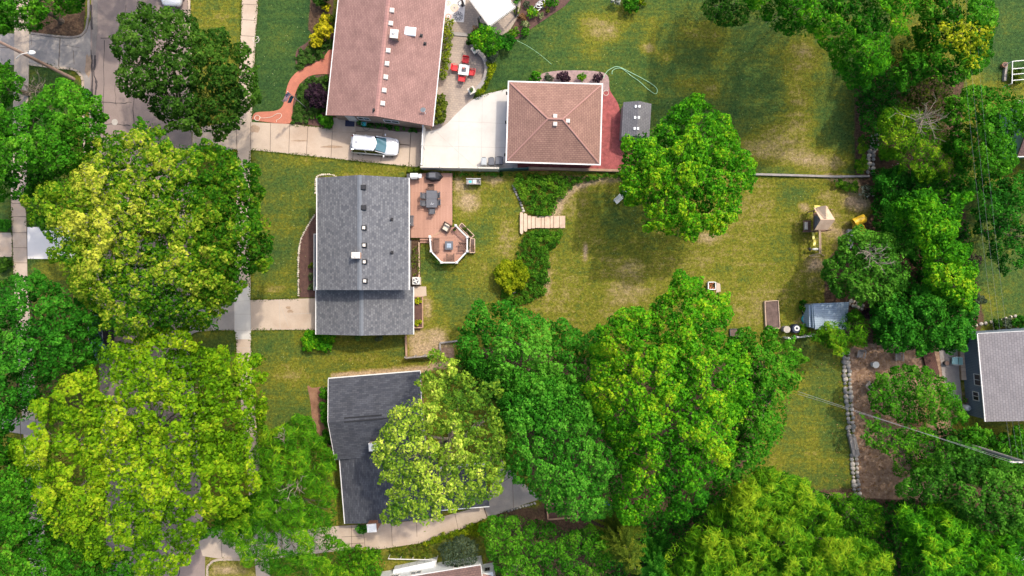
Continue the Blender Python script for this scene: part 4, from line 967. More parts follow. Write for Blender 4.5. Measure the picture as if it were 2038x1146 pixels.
# ---------------------------------------------------------------- vehicles
def car(name, label, cat, loc, rz, body, van=False):
    T = thing(name, label, cat, (*loc, 0), rz)
    Lh = 2.35 if not van else 2.7; Wd = .93 if not van else 1.0
    xs = [-Lh, -Lh + .06, -Lh + .3, -1.5, -.4, .6, 1.2, Lh - .7, Lh - .28, Lh - .07, Lh] if not van else [-Lh, -Lh + .05, -Lh + .2, -1.5, 0, 1.2, 1.9, Lh - .4, Lh - .15, Lh - .04, Lh]
    ws = [.78, .88, .96, 1, 1, 1, .99, .96, .88, .72, .55]
    zt = [.95, 1.02, 1.06, 1.06, 1.05, 1.04, 1.03, .96, .88, .78, .66]
    secs = []
    for x, w, z in zip(xs, ws, zt):
        W_ = Wd * w; zb = .30 if -Lh + .1 < x < Lh - .2 else .42
        secs.append([(x, -W_ * .88, zb), (x, -W_ * .98, zb + .14), (x, -W_, (zb + z) / 2 + .05), (x, -W_ * .95, z - .06), (x, -W_ * .80, z),
                     (x, 0, z + .03), (x, W_ * .80, z), (x, W_ * .95, z - .06), (x, W_, (zb + z) / 2 + .05), (x, W_ * .98, zb + .14), (x, W_ * .88, zb)])
    b = MB(); b.loft(secs); b.build('body', M[body], T, smooth=True)
    rt = 1.74 if not van else 2.0
    if van: gx = [(-2.62, .90, -2.55), (1.15, .92, 1.05)]
    xb0, xb1, xt0, xt1 = (-2.22, 1.12, -1.98, .22) if not van else (-2.62, 1.9, -2.55, 1.2)
    g = MB(); wb, wt = Wd * .93, Wd * .74 if not van else Wd * .86
    def ring(x0, x1, w, z, cut): return [(x0, -w + cut, z), (x0 + cut, -w, z), (x1 - cut, -w, z), (x1, -w + cut * 1.6, z), (x1 + cut * .5, 0, z), (x1, w - cut * 1.6, z), (x1 - cut, w, z), (x0 + cut, w, z), (x0, w - cut, z), (x0 - cut * .3, 0, z)]
    g.loft([ring(xb0, xb1, wb, 1.03, .16), ring(xt0, xt1, wt, rt - .05, .2)]); cabin = g.build('side_windows', M['car_glass'], T, smooth=False)
    # windscreen, a pane a little proud of the cabin
    s = MB(); s.face([(xb1 - .02, -wb * .80, 1.06), (xb1 + .08, 0, 1.06), (xt1 + .12, 0, rt - .04), (xt1 + .02, -wt * .84, rt - .06)]); s.face([(xb1 + .08, 0, 1.06), (xb1 - .02, wb * .80, 1.06), (xt1 + .02, wt * .84, rt - .06), (xt1 + .12, 0, rt - .04)])
    s.build('windscreen', M['windscreen'], T)
    r = MB(); r.loft([ring(xt0 - .05, xt1 + .03, wt + .04, rt - .06, .2), ring(xt0 - .02, xt1 + .02, wt + .03, rt - .01, .2), ring(xt0 + .12, xt1 - .16, wt - .12, rt + .03, .2)])
    for k in range(-2, 3): r.box(xt0 + .25, xt1 - .35, k * .22 - .03, k * .22 + .03, rt + .02, rt + .045)
    roof = r.build('roof', M[body], T)
    if not van:
        a = MB(); a.mesh([(xt0 + .25, -.035, rt + .03), (xt0 + .48, -.035, rt + .03), (xt0 + .48, .035, rt + .03), (xt0 + .25, .035, rt + .03), (xt0 + .27, 0, rt + .15)], [(0, 1, 2, 3), (0, 1, 4), (1, 2, 4), (2, 3, 4), (3, 0, 4)]); a.build('roof_aerial', M['black'], roof)
    for sgn in (-1, 1):
        p = MB(); ps = [(xb1 - .05, sgn * wb * .9, 1.05), (xt1 + .0, sgn * (wt + .02), rt - .04)]; p.tube(ps, [.05, .04], 5)
        p.build('pillar', M[body], cabin); p = MB(); p.tube([(xb0 + .05, sgn * wb * .93, 1.05), (xt0 + .02, sgn * (wt + .01), rt - .04)], [.09, .06], 5); p.build('pillar', M[body], cabin); p = MB(); p.tube([(-.75, sgn * (wb + .01), 1.04), (-.8, sgn * (wt + .02), rt - .05)], .04, 5)
        p.build('pillar', M[body], cabin)
        l = MB(); l.tube([(xt0 + .1, sgn * (wt - .02), rt + .02), (xt0 + .2, sgn * (wt - .02), rt + .07), (xt1 - .3, sgn * (wt - .02), rt + .07), (xt1 - .2, sgn * (wt - .02), rt + .02)], .02, 5); l.build('roof_rail', M['metal'], roof)
        m_ = MB(); m_.ball((.98, sgn * (Wd + .13), 1.08), (.09, .14, .09), 8); m_.build('mirror', M[body], T)
        h = MB(); h.ball((Lh - .30, sgn * Wd * .72, .80), (.22, .15, .09), 8, rz=-sgn * .45); h.build('headlight', M['lens'], T)
        t = MB(); t.ball((-Lh + .10, sgn * Wd * .78, .92), (.08, .12, .16), 8); t.build('tail_light', M['tail'], T)
        s = MB(); s.box(-1.5, 1.2, sgn * Wd * .985 - .03, sgn * Wd * .985 + .03, .30, .44); s.build('sill_trim', M['car_trim'], T)
        for hx in (-.95, .15):
            d = MB(); d.box(hx - .09, hx + .09, sgn * (Wd - .012) - .025, sgn * (Wd - .012) + .03, .90, .94); d.build('door_handle', M['metal'], T)
        for wx in (-1.42, 1.42):
            w = MB(); w.tube([(wx, sgn * (Wd - .20), .34), (wx, sgn * (Wd + .01), .34)], .35, 18); wh = w.build('wheel', M['tyre'], T)
            w = MB(); w.tube([(wx, sgn * (Wd - .02), .34), (wx, sgn * (Wd + .025), .34)], [.22, .20], 12); w.build('rim', M['rim'], wh)
    g = MB(); g.box(Lh - .12, Lh + .015, -.55, .55, .50, .70); g.build('grille', M['car_trim'], T)
    g = MB(); g.box(-Lh - .02, -Lh + .1, -.7, .7, .42, .58); g.build('rear_bumper', M['car_trim'], T)
    return T
car('parked_suv', 'silver white estate car parked on the driveway beside the brick house', 'car', P(749.5, 292.5), math.radians(-4.5), 'car_white')
car('parked_van', 'white ribbed roof van parked at the top kerb by the dark tree', 'van', P(350, -36), math.radians(-92), 'car_white', True)
car('parked_car', 'dark car mostly hidden in the shade of the left roadside trees', 'car', P(212, 672), math.radians(-88), 'car_navy')

# ---------------------------------------------------------------- deck
DZ = .50
D0 = P(857, 408, DZ); T = thing('deck', 'reddish wooden deck with octagon bay and white railing behind the grey house', 'deck', (*D0, 0))
lo = lambda pts, h=0.0: [(x - D0[0], y - D0[1]) for x, y in PP(pts, h)]
c = MB(); c.prism(lo([(811, 344.5), (900, 344.5), (900, 448), (884, 456), (857, 473), (811, 473)], DZ), DZ - .12, DZ); c.build('floor', M['deck'], T)
OCT = [(857.5, 472.5), (860, 500.7), (880.5, 523), (910, 523), (931, 500.7), (931, 473), (908.5, 450.5), (884.5, 456)]
c = MB(); c.prism(lo(OCT, DZ), DZ - .16, DZ - .03); oc = c.build('octagon_floor', M['deck2'], T)
c = MB(); o8 = lo(OCT, DZ)
c.bar((*o8[7], DZ + .004), (*o8[0], DZ + .004), .14, .12); c.build('step_edge', M['wood'], T)
c = MB(); c.prism(lo([(813, 346), (898, 346), (898, 472), (813, 472)], 0), 0, DZ - .13); c.prism(lo(OCT, .2), 0, DZ - .17); c.build('skirt', M['wood'], T)
rl = o8[:7]
tops = MB(); low_ = MB()
for i in range(6):
    a, b = rl[i], rl[i + 1]
    tops.bar((*a, DZ + .92), (*b, DZ + .92), .12, .07); low_.bar((*a, DZ + .14), (*b, DZ + .14), .05, .05)
    n = int(math.hypot(b[0] - a[0], b[1] - a[1]) / .14)
    for k in range(1, n):
        t = k / n; x, y = a[0] + (b[0] - a[0]) * t, a[1] + (b[1] - a[1]) * t; low_.box(x - .02, x + .02, y - .02, y + .02, DZ + .1, DZ + .86)
rail = tops.build('top_rail', M['white'], T); low_.build('balusters', M['white'], rail)
for a in rl:
    c = MB(); c.box(a[0] - .075, a[0] + .075, a[1] - .075, a[1] + .075, 0, DZ + .98); c.lathe4((a[0], a[1], DZ + 1.02), (.24, .24, .09), .06, 0, 0); c.build('post', M['white'], T)
for k in range(2):
    c = MB(); c.prism(lo([(835.5, 473.6 + k * 5), (857, 473.6 + k * 5), (857, 478.2 + k * 5), (835.5, 478.2 + k * 5)], .3), 0, .33 - k * .16); c.build('step', M['deck2'], T)
# planters round the octagon
def planter(name, label, poly, h, th=.06, fill='soil', frame='wood_pale', cat='planter', parent_plants=None):
    cx, cy = centroid(poly); o = P(cx, cy); T = thing(name, label, cat, (*o, 0))
    q = [(x - o[0], y - o[1]) for x, y in PP(poly, h)]; c = MB()
    for i in range(len(q)): c.bar((*q[i], h), (*q[(i + 1) % len(q)], h), th, h)
    c.build('frame', M[frame], T); c = MB(); c.prism([(x * .97, y * .97) for x, y in q], .02, h - .09); c.build('soil', M[fill], T); return T
planter('planter_box', 'slanted wooden planter outside the north east rail of the octagon deck', [(913, 450), (919, 443.5), (943.5, 468), (937, 474)], .6)
planter('planter_box', 'straight wooden planter against the east rail of the octagon deck', [(936, 475), (944.6, 475), (944.6, 502.5), (935, 502.5)], .6)
shrub('planter_plant', 'dark leafy plants growing in the slanted planter of the octagon deck', [(917, 448), (921, 447), (941, 467), (937, 472)], .8, 'olive', 61, 'plant', lobe=.5, sub=.25, low=.5, leaf=.16)
shrub('planter_plant', 'thin plants growing in the straight planter east of the octagon deck', [(937, 478), (943, 478), (943, 500), (937, 500)], .75, 'dry', 62, 'plant', lobe=.5, sub=.25, low=.5, leaf=.14, dens=70)

# outdoor seats: one builder for framed chairs
def chair(name, label, cat, loc, rz, seatm, framem, w=.52, d=.5, sh=.44, bh=.9, arms=True, group=None, z=0.0, slats=0):
    """faces +y of its own axes"""
    T = thing(name, label, cat, (*loc, z), rz, group)
    s = MB()
    if slats:
        for k in range(slats):
            x = -w / 2 + w * (k + .5) / slats; s.box(x - w / slats * .36, x + w / slats * .36, -d / 2, d / 2, sh - .03, sh)
    else: s.lathe4((0, 0, sh - .02), (w, d, .07), .025, 0, 0)
    s.build('seat', M[seatm], T)
    b = MB()
    if slats:
        for k in range(slats):
            x = -w / 2 + w * (k + .5) / slats; b.obox((x, -d / 2 - .10, (sh + bh) / 2), (w / slats * .72, .03, bh - sh), 0, 0, .28)
        b.obox((0, -d / 2 - .17, bh - .06), (w, .03, .07), 0, 0, .28)
    else: b.obox((0, -d / 2 - .05, (sh + bh) / 2 + .04), (w, .05, bh - sh - .06), 0, 0, .2)
    b.build('backrest', M[seatm], T)
    for x in (-1, 1):
        for y in (-1, 1):
            l = MB(); l.tube([(x * (w / 2 - .02), y * (d / 2 - .03), sh - .04), (x * (w / 2 + .015), y * (d / 2 + .02), 0)], .02, 6); l.build('leg', M[framem], T)
        if arms:
            a = MB(); a.tube([(x * (w / 2 + .03), -d / 2 - .04, sh + .26), (x * (w / 2 + .03), d / 2 - .02, sh + .24), (x * (w / 2 + .015), d / 2, sh - .02)], .024 if not slats else .03, 6)
            if slats: a.box(x * (w / 2 + .04) - .06, x * (w / 2 + .04) + .06, -d / 2 - .08, d / 2 + .06, sh + .24, sh + .265)
            a.build('armrest', M[framem], T)
    return T
# red set on the patio
tb = P(923.3, 139, .7); ta = math.radians(-8)
T = thing('patio_table', 'square white patio table between the four red chairs', 'table', (*tb, .05), ta)
c = MB(); c.lathe4((0, 0, .71), (1.02, 1.02, .05), .015, 0, 0); c.build('tabletop', M['white'], T)
c = MB(); c.box(-.54, .54, -.54, -.512, .685, .74); c.box(-.54, .54, .512, .54, .685, .74); c.box(-.54, -.512, -.51, .51, .685, .74); c.box(.512, .54, -.51, .51, .685, .74); c.build('table_edge', M['darkmetal'], T)
c = MB(); c.box(-.22, .22, -.24, .22, .737, .744); c.build('centre_tile', M['table_grey'], T)
for x in (-.45, .45):
    for y in (-.45, .45): c = MB(); c.tube([(x, y, .68), (x, y, 0)], .03, 6); c.build('leg', M['darkmetal'], T)
T = thing('flower_vase', 'pink flower vase in the middle of the white patio table', 'vase', (tb[0] - .04, tb[1] + .05, .80)); c = MB(); c.tube([(0, 0, 0), (0, 0, .06), (.03, .05, .16), (.03, .1, .2)], [.05, .07, .03, .02], 10); c.build('vase_body', M['pink'], T)
rn = random.Random(5); c = MB()
for k in range(9): a = rn.uniform(0, 6.28); c.ball((.03 + .09 * math.cos(a), .1 + .12 * math.sin(a), .24 + rn.uniform(-.03, .05)), .035, 6)
c.build('flowers', M['pink'], T)
spots = [((926.7, 120), math.pi, 'red patio chair on the north side of the white table, nearest the canopy'), ((905.5, 135), -math.pi / 2, 'red patio chair on the house side of the white table'),
         ((939, 144), math.pi / 2, 'red patio chair beside the curved garden wall, east of the white table'), ((919.3, 156.5), 0, 'red patio chair south of the white table, nearest the driveway')]
for k, ((u, v), a, lb) in enumerate(spots):
    loc = P(u, v, .5)
    if k == 0: RC = chair('patio_chair', lb, 'chair', loc, a + ta, 'red', 'red', .58, .52, .43, .85, True, 'red patio chairs round the white table', .05)
    else: dup(RC, (*loc, .05), a + ta, lb, 'red patio chairs round the white table')
# dining set on the deck
tb = P(859, 396, 1.2); T = thing('dining_table', 'long dark grey dining table on the wooden deck', 'table', (*tb, DZ))
c = MB(); c.lathe4((0, .42, .71), (1.06, .84, .05), .02, 0, 0); c.lathe4((0, -.42, .71), (1.06, .83, .05), .02, 0, 0); c.build('tabletop', M['table_grey'], T)
for x in (-.44, .44):
    for y in (-.75, .75): c = MB(); c.tube([(x, y, .68), (x * 1.05, y, 0)], .03, 6); c.build('leg', M['darkmetal'], T)
T2 = thing('tool_set', 'pale serving tongs lying on the dark deck dining table', 'tongs', (tb[0] + .05, tb[1] - .55, DZ + .737)); c = MB()
for a in (.5, 1.2, 2.4): c.obox((.12 * math.cos(a * 2), .1 * math.sin(a), .012), (.26, .03, .02), a)
c.build('tongs', M['metal'], T2)
spots = [((844.5, 389), -math.pi / 2, 'dark deck chair by the house, first from the north end of the table'), ((844.3, 404), -math.pi / 2, 'dark deck chair by the house, second from the north end of the table'),
         ((869.2, 388), math.pi / 2, 'dark deck chair on the lawn side, pushed under the table near its north end'), ((870, 403), math.pi / 2, 'dark deck chair on the lawn side, pushed under the table near its south end'), ((859.7, 419), 0, 'dark deck chair at the south head of the dining table')]
for k, ((u, v), a, lb) in enumerate(spots):
    loc = P(u, v, 1.1)
    if k == 0: DC = chair('dining_chair', lb, 'chair', loc, a, 'table_grey', 'darkmetal', .54, .5, .44, .92, True, 'dark chairs round the deck table', DZ)
    else: dup(DC, (*loc, DZ), a, lb, 'dark chairs round the deck table')
chair('dining_chair', 'reddish brown chair at the north head of the deck table', 'chair', P(857.5, 373, 1.1), math.pi, 'frame_brown', 'frame_brown', .56, .5, .44, .92, True, None, DZ)
# covered table
g0 = P(863, 350, 1.0); T = thing('covered_table', 'round outdoor table and chairs wrapped in a black cloth cover, by the fence', 'table', (*g0, DZ)); c = MB()
secs = []
for z, k in ((0, 1.0), (.3, .97), (.62, .92), (.72, .84), (.77, .60)):
    secs.append([(.84 * k * math.cos(a) * (1 + .07 * math.cos(7 * a)), .48 * k * math.sin(a) * (1 + .07 * math.cos(7 * a)), z + .03 * math.cos(5 * a)) for a in [2 * math.pi * i / 42 for i in range(42)]])
c.loft(secs); c.build('cover', M['cover_black'], T, smooth=True); c = MB(); c.lathe4((-.12, .02, .80), (.66, .5, .09), .04, 0, 0); c.build('cover_top', M['table_grey'], T)
# grill
g0 = P(824.5, 350, 1.3); T = thing('gas_grill', 'gas grill with white domed lid standing in the corner of the deck', 'grill', (*g0, DZ)); c = MB(); c.box(-.4, .4, -.24, .24, .12, .85); c.build('cart', M['darkmetal'], T)
c = MB(); c.loft([[(x, .27 * math.cos(a), .86 + .24 * math.sin(a)) for a in [math.pi * i / 10 for i in range(11)]] for x in (-.36, -.33, .33, .36)]); c.build('lid', M['white'], T, smooth=True)
c = MB(); c.tube([(-.28, -.3, .95), (.28, -.3, .95)], .018, 6); c.build('handle', M['metal'], T)
for x, m in ((-.56, 'darkmetal'), (.56, 'metal')): c = MB(); c.box(x - .16, x + .16, -.2, .2, .80, .84); c.build('side_shelf', M[m], T)
for x in (-.34, .34): c = MB(); c.tube([(x, -.05, .09), (x, .05, .09)], .09, 10); c.build('wheel', M['black'], T)
# benches and seats of the octagon
def bench(name, label, loc, rz, w, d, m, z=DZ, back=True):
    T = thing(name, label, 'bench', (*loc, z), rz); c = MB()
    for k in range(5): y = -d / 2 + d * (k + .5) / 5; c.box(-w / 2, w / 2, y - d * .085, y + d * .085, .42, .45)
    c.build('seat', M[m], T)
    if back:
        c = MB()
        for k in range(int(w / .11)): x = -w / 2 + .05 + k * .11; c.box(x - .035, x + .035, -d / 2 - .06, -d / 2 - .03, .45, .86)
        c.box(-w / 2, w / 2, -d / 2 - .07, -d / 2 - .02, .86, .92); c.build('backrest', M[m], T)
    for x in (-w / 2 + .05, w / 2 - .05):
        for y in (-d / 2 + .05, d / 2 - .05): c = MB(); c.box(x - .03, x + .03, y - .03, y + .03, 0, .42); c.build('leg', M[m], T)
        if back: c = MB(); c.box(x - .035, x + .035, -d / 2 - .05, d / 2, .62, .65); c.build('armrest', M[m], T)
    return T
bench('slat_bench', 'long brown slat bench along the west rail of the octagon', P(869, 487, .9), -math.pi / 2, 1.35, .55, 'frame_brown')
bench('wall_bench', 'narrow dark bench standing on the deck against the grey house', P(819.5, 439, .9), -math.pi / 2, 1.0, .36, 'table_grey')
chair('slat_chair', 'brown slat armchair against the east rail of the octagon', 'chair', P(920, 490, .9), math.pi / 2, 'frame_brown', 'frame_brown', .62, .58, .42, .88, True, None, DZ, slats=5)
chair('slat_chair', 'brown slat armchair against the south rail of the octagon', 'chair', P(896.5, 512, .9), 0, 'frame_brown', 'frame_brown', .62, .58, .42, .88, True, None, DZ, slats=5)
a0 = P(888, 452, 1.0); T = thing('wicker_armchair', 'dark wicker armchair with cream cushions at the mouth of the octagon', 'armchair', (*a0, DZ), math.radians(150)); c = MB()
c.lathe4((0, 0, .2), (.82, .8, .34), .04, 0, 0); c.build('base', M['wicker'], T); c = MB(); c.lathe4((0, -.36, .55), (.82, .16, .5), .05, 0, 0); c.build('backrest', M['wicker'], T)
for x in (-.36, .36): c = MB(); c.lathe4((x, .03, .44), (.14, .72, .28), .04, 0, 0); c.build('armrest', M['wicker'], T)
c = MB(); c.lathe4((0, .06, .42), (.54, .58, .14), .05, 0, 0); c.build('seat_cushion', M['cushion'], T); c = MB(); c.lathe4((0, -.22, .62), (.52, .16, .36), .06, 0, 0); c.build('back_cushion', M['cushion'], T)
a0 = P(893.8, 488.5, .8); T = thing('fire_table', 'low square grey blue fire table in the middle of the octagon', 'table', (*a0, DZ)); c = MB(); c.lathe4((0, 0, .42), (.80, .84, .06), .02, 0, 0); c.build('tabletop', M['table_grey'], T)
c = MB(); c.box(-.30, .30, -.32, .32, 0, .39); c.build('base', M['darkmetal'], T); c = MB(); c.lathe4((0, -.02, .465), (.42, .46, .03), .01, 0, 0); c.build('lid', M['planks_blue'], T)
def pot(name, label, u, v, r=.2, h=.35, m='black', z=0.0, plant=None, seed=1):
    o = P(u, v, z); T = thing(name, label, 'pot', (*o, z)); c = MB(); c.cyl((0, 0, 0), r * .75, h, 14, r2=r); c.build('pot_body', M[m], T); c = MB(); c.cyl((0, 0, h - .03), r * .86, .035, 14); s = c.build('soil', M['soil'], T)
    if plant:
        c = blob(u, v, r * 22, seed=seed); leaves('plant', c, h + z + .3, h + z - .05, L[plant], T, (*o, z), dens=260, leaf=.13, lobe=.3, sub=.16, edge=.3, rag=.1, seed=seed)
    return T
pot('plant_pot', 'dark plant pot standing by the north rail post of the octagon', 905, 457, .15, .3, 'black', DZ, 'olive', 3)
T0 = P(942.6, 361.5, .8); T = thing('potting_table', 'pale wooden potting table with sink on the lawn by the white fence', 'table', (*T0, 0), 0); c = MB(); c.lathe4((0, 0, .80), (1.42, .52, .06), .01, 0, 0); c.build('tabletop', M['wood_grey'], T)
c = MB(); c.box(-.72, .72, .27, .31, .78, 1.0); c.build('backboard', M['white'], T); c = MB(); c.box(-.52, -.14, -.16, .16, .832, .85); c.build('sink', M['bin_pale'], T); c = MB(); c.box(-.46, -.2, -.11, .11, .851, .862); c.build('basin', M['teal'], T)
c = MB(); c.box(-.05, .26, -.18, .2, .832, .86); c.build('cutting_board', M['white'], T); c = MB(); c.cyl((.45, .08, .83), .09, .14, 10); c.cyl((.58, -.06, .83), .07, .1, 10); c.build('jar', M['darkmetal'], T)
c = MB(); c.box(-.66, .66, -.2, .22, .25, .29); c.build('shelf', M['wood_grey'], T)
for x in (-.64, .64):
    for y in (-.2, .2): c = MB(); c.box(x - .04, x + .04, y - .04, y + .04, 0, .77); c.build('leg', M['wood_grey'], T)
c = MB(); c.cyl((0, 0, 0), .24, .45, 12, r2=.22); c.cyl((0, 0, .45), .18, .012, 12, m=1); tag(c.build('tree_stump', [M['wood_pale'], M['wood']], org=(*P(824.6, 478.5), 0)), 'sawn tree stump standing by the deck steps and the grey house', 'stump')
mb = MB()
for a, b in (((834, 482), (834.5, 545)), ((834.5, 545), (834, 552))): q = PP([a, b]); mb.bar((*q[0], .1), (*q[1], .1), .10, .12)
tag(mb.build('timber_edging', M['wood_pale']), 'thin timber edging of the narrow bed behind the grey house', 'edging')
# air conditioner and slabs
o = P(828.3, 559, .5); c = MB(); c.box(-.42, .42, -.40, .40, 0, .08); T = thing('air_conditioner', 'white outdoor air conditioning unit with round fan behind the grey house', 'air conditioner', (*o, 0)); c.build('base_slab', M['conc'], T)
c = MB(); c.lathe4((0, 0, .45), (.72, .72, .74), .05, 0, 0); c.build('case', M['white'], T); c = MB(); c.cyl((0, 0, .82), .29, .02, 20); gr = c.build('fan_grille', M['table_grey'], T); c = MB()
for k in range(4): a = k * math.pi / 2 + .4; c.obox((.13 * math.cos(a), .13 * math.sin(a), .85), (.24, .10, .015), a)
c.cyl((0, 0, .84), .07, .03, 10); c.build('fan', M['white'], gr)
sheet('slab_path', [(822, 570), (848, 570), (849, 588), (838, 591), (822, 590)], .034, 'conc')
for n, (u, v, s, rz_, lb) in enumerate([(852.6, 581, (.42, 1.1), 0, 'long grey paving slab lying on the grass behind the air conditioner'), (845.5, 640, (.3, 1.3), 0, 'narrow dark paving slab beside the low planter box behind the grey house')]):
    c = MB(); c.lathe4((0, 0, .03), (s[0], s[1], .06), .01, 0, 0); tag(c.build('paving_slab', M['table_grey'], org=(*P(u, v), 0)), lb, 'paving slab')
planter('planter_box', 'low wooden planter box along the back of the grey house with two yellow plants', [(822.5, 590.5), (840.5, 590.5), (841, 652), (822.5, 652)], .35, .10, 'mulch', 'wood')
shrub('hosta', 'pale yellow plant in the low planter box, nearest the air conditioner', (831.5, 597.6, 7.5), .6, 'golden', 71, 'plant', tint0=.3, leaf=.2, lobe=.4, sub=.25)
shrub('hosta', 'pale yellow plant in the low planter box at its far end from the air conditioner', (831.5, 641, 7.8), .6, 'golden', 72, 'plant', tint0=.3, leaf=.2, lobe=.4, sub=.25)
# timbers and picket fence south east of the grey house
def timber(name, label, pts, w=.16, h=.3, m='wood'):
    c = MB(); q = PP(pts)
    for a, b in zip(q, q[1:]): c.bar((*a, h), (*b, h), w, h)
    return tag(c.build(name, M[m]), label, 'retaining timber')
timber('retaining_timber', 'timber L shaped bed edge beside the deep green trees south of the lawn', [(918, 677), (876, 682), (877, 697)], .14, .35, 'wood_grey')
timber('retaining_timber', 'timber edge running down beside the south east corner of the grey house', [(808.5, 667), (810, 713)], .16, .4, 'wood')
timber('retaining_timber', 'long brown timber edge between the garage mulch and the planted garden', [(1050, 335.5), (1245, 341)], .24, .45, 'wood')
timber('retaining_timber', 'long weathered timber along the north edge of the main lawn', [(1490, 347), (1600, 350), (1660, 352), (1728, 351)], .20, .3, 'wood_grey')
def picket_fence(name, label, a, b, h, m, n, rails=True, w=.09, topr=False, posts=4, postm=None):
    A, B = P(*a), P(*b); T = thing(name, label, 'fence', (*A, 0)); d = (B[0] - A[0], B[1] - A[1]); Ln = math.hypot(*d); rz = math.atan2(d[1], d[0]); T.rotation_euler[2] = rz
    c = MB(); st = Ln / n
    for k in range(n):
        x = (k + .5) * st; c.mesh([(x - w / 2, -.012, .04), (x + w / 2, -.012, .04), (x + w / 2, .012, .04), (x - w / 2, .012, .04), (x - w / 2, -.012, h - .08), (x + w / 2, -.012, h - .08), (x + w / 2, .012, h - .08), (x - w / 2, .012, h - .08), (x, -.012, h), (x, .012, h)],
                   [(0, 1, 5, 8, 4), (3, 2, 6, 9, 7), (1, 2, 6, 5), (0, 3, 7, 4), (5, 6, 9, 8), (4, 7, 9, 8)])
    c.build('pickets', M[m], T); c = MB()
    for z in (.3, h * .75): c.box(0, Ln, .014, .055, z - .04, z + .04)
    c.build('rail', M[m], T)
    for k in range(posts): x = Ln * k / (posts - 1); c = MB(); c.box(x - .06, x + .06, .06, .18, 0, h + .03); c.build('post', M[postm or m], T)
    return T
picket_fence('picket_fence', 'weathered picket fence below the south east corner of the grey house', (810, 711), (866, 706), 1.25, 'wood_grey', 20, w=.16)
picket_fence('picket_fence', 'short white picket fence behind the compost bin at the lawn\'s far corner', (1560, 673), (1614, 667), 1.2, 'white', 18, w=.1)
# tall white fence and gate by the driveway
def panel_fence(name, label, a, b, h, m, posts=4, ribs=0, cat='fence'):
    A, B = P(*a), P(*b); d = (B[0] - A[0], B[1] - A[1]); Ln = math.hypot(*d); T = thing(name, label, cat, (*A, 0), math.atan2(d[1], d[0])); c = MB(); c.box(0, Ln, -.025, .025, .05, h - .02)
    pn = c.build('panel', M[m], T); c = MB(); c.box(0, Ln, -.05, .05, h - .02, h + .05); c.build('top_rail', M[m], T)
    if ribs:
        c = MB()
        for k in range(ribs): x = (k + .5) * Ln / ribs; c.box(x - Ln / ribs * .28, x + Ln / ribs * .28, .052, .11, h - .30, h + .05)
        c.build('lattice', M[m], pn)
    for k in range(posts): x = Ln * k / (posts - 1); c = MB(); c.box(x - .07, x + .07, -.07, .07, 0, h + .06); c.lathe4((x, 0, h + .10), (.18, .18, .1), .06, 0, 0); c.build('post', M[m], T)
    return T
panel_fence('panel_fence', 'tall cream vinyl fence with toothed top between the concrete pad and the deck', (843, 338.5), (992, 341), 1.8, 'cream', 5, 48)
panel_fence('vinyl_gate', 'wide white vinyl gate across the driveway beside the brick house', (846.5, 258.5), (843.5, 333.5), 1.85, 'white', 3, 0, 'gate')
panel_fence('panel_fence', 'dark green low fence at the south west corner of the garage', (993, 341), (1050, 338.5), 1.3, 'green_fence', 3, 0)
# bins
def bin_(label, u, v, m, rz=0.0, w=.58):
    T = thing('wheelie_bin', label, 'bin', (*P(u, v, 1.0), .058), rz); c = MB(); a = w / 2
    c.loft([[(-a * .78, -.28, .08), (a * .78, -.28, .08), (a * .78, .26, .08), (-a * .78, .26, .08)], [(-a, -.36, .92), (a, -.36, .92), (a, .32, .92), (-a, .32, .92)]]); c.build('bin_body', M[m], T)
    c = MB(); c.lathe4((0, -.01, .97), (w + .06, .76, .10), .05, 0, 0); c.box(-a * .6, a * .6, -.30, .28, 1.02, 1.035); c.build('lid', M[m], T); c = MB(); c.tube([(-a * .7, .40, .95), (a * .7, .40, .95)], .025, 6); c.build('handle', M['black'], T)
    for x in (-a * .75, a * .75): c = MB(); c.tube([(x - .04, .26, .11), (x + .04, .26, .11)], .11, 10); c.build('wheel', M['black'], T)
bin_('pale grey wheelie bin by the fence, leftmost of the three', 963, 321, 'bin_pale', 0, .5); bin_('dark grey wheelie bin in the middle of the three by the fence', 978, 321, 'bin_grey', 0, .54); bin_('dark grey wheelie bin beside the garage corner, the widest of the three', 993.5, 319.5, 'bin_grey', 0, .70)
bin_('navy wheelie bin at the road edge under the left maple', 170, 190, 'navy', .25, .62)

# garden steps of split logs
T0 = P(1080, 441); T = thing('garden_steps', 'pale plank steps crossing the planted bank between the two lawns', 'steps', (*T0, 0)); xs = [1034.5, 1042, 1050, 1057.3, 1065.5, 1077, 1083.8, 1095, 1101.5, 1113.5, 1125.3]
rn = random.Random(8)
for k in range(10):
    v0, v1 = [(421.5, 466), (424, 461), (429, 455), (430.5, 454)][k] if k < 4 else (430 + rn.uniform(-.6, .6), 453.5 + rn.uniform(-.5, .5)); u0, u1 = xs[k] + .4, xs[k + 1] - .5; z = .34 - .028 * k + (0 if k % 2 else .02)
    pts = [(u0, v0 + 2.5), (u0 + 2, v0), (u1 - 1, v0 + 1.5), (u1, v0 + 4), (u1, v1 - 4), (u1 - 1.5, v1 - 1), (u0 + 3, v1), (u0, v1 - 3)] if k < 2 else [(u0, v0), (u1, v0 + rn.uniform(-.3, .3)), (u1, v1), (u0, v1 + rn.uniform(-.3, .3))]
    c = MB(); c.prism([(x - T0[0], y - T0[1]) for x, y in PP(pts, z)], 0, z); c.build('step', M['wood_pale'], T)
rn = random.Random(4)
def rock(label, u, v, r, m='stone', name='rock', seed=0, h=None):
    c = MB(); c.ball((0, 0, r * .25), (r, r * .8, (h or r * .7)), 9, 0, .12, seed, seed * 1.3); return tag(c.build(name, M[m], org=(*P(u, v), 0), smooth=True), label, 'rock')
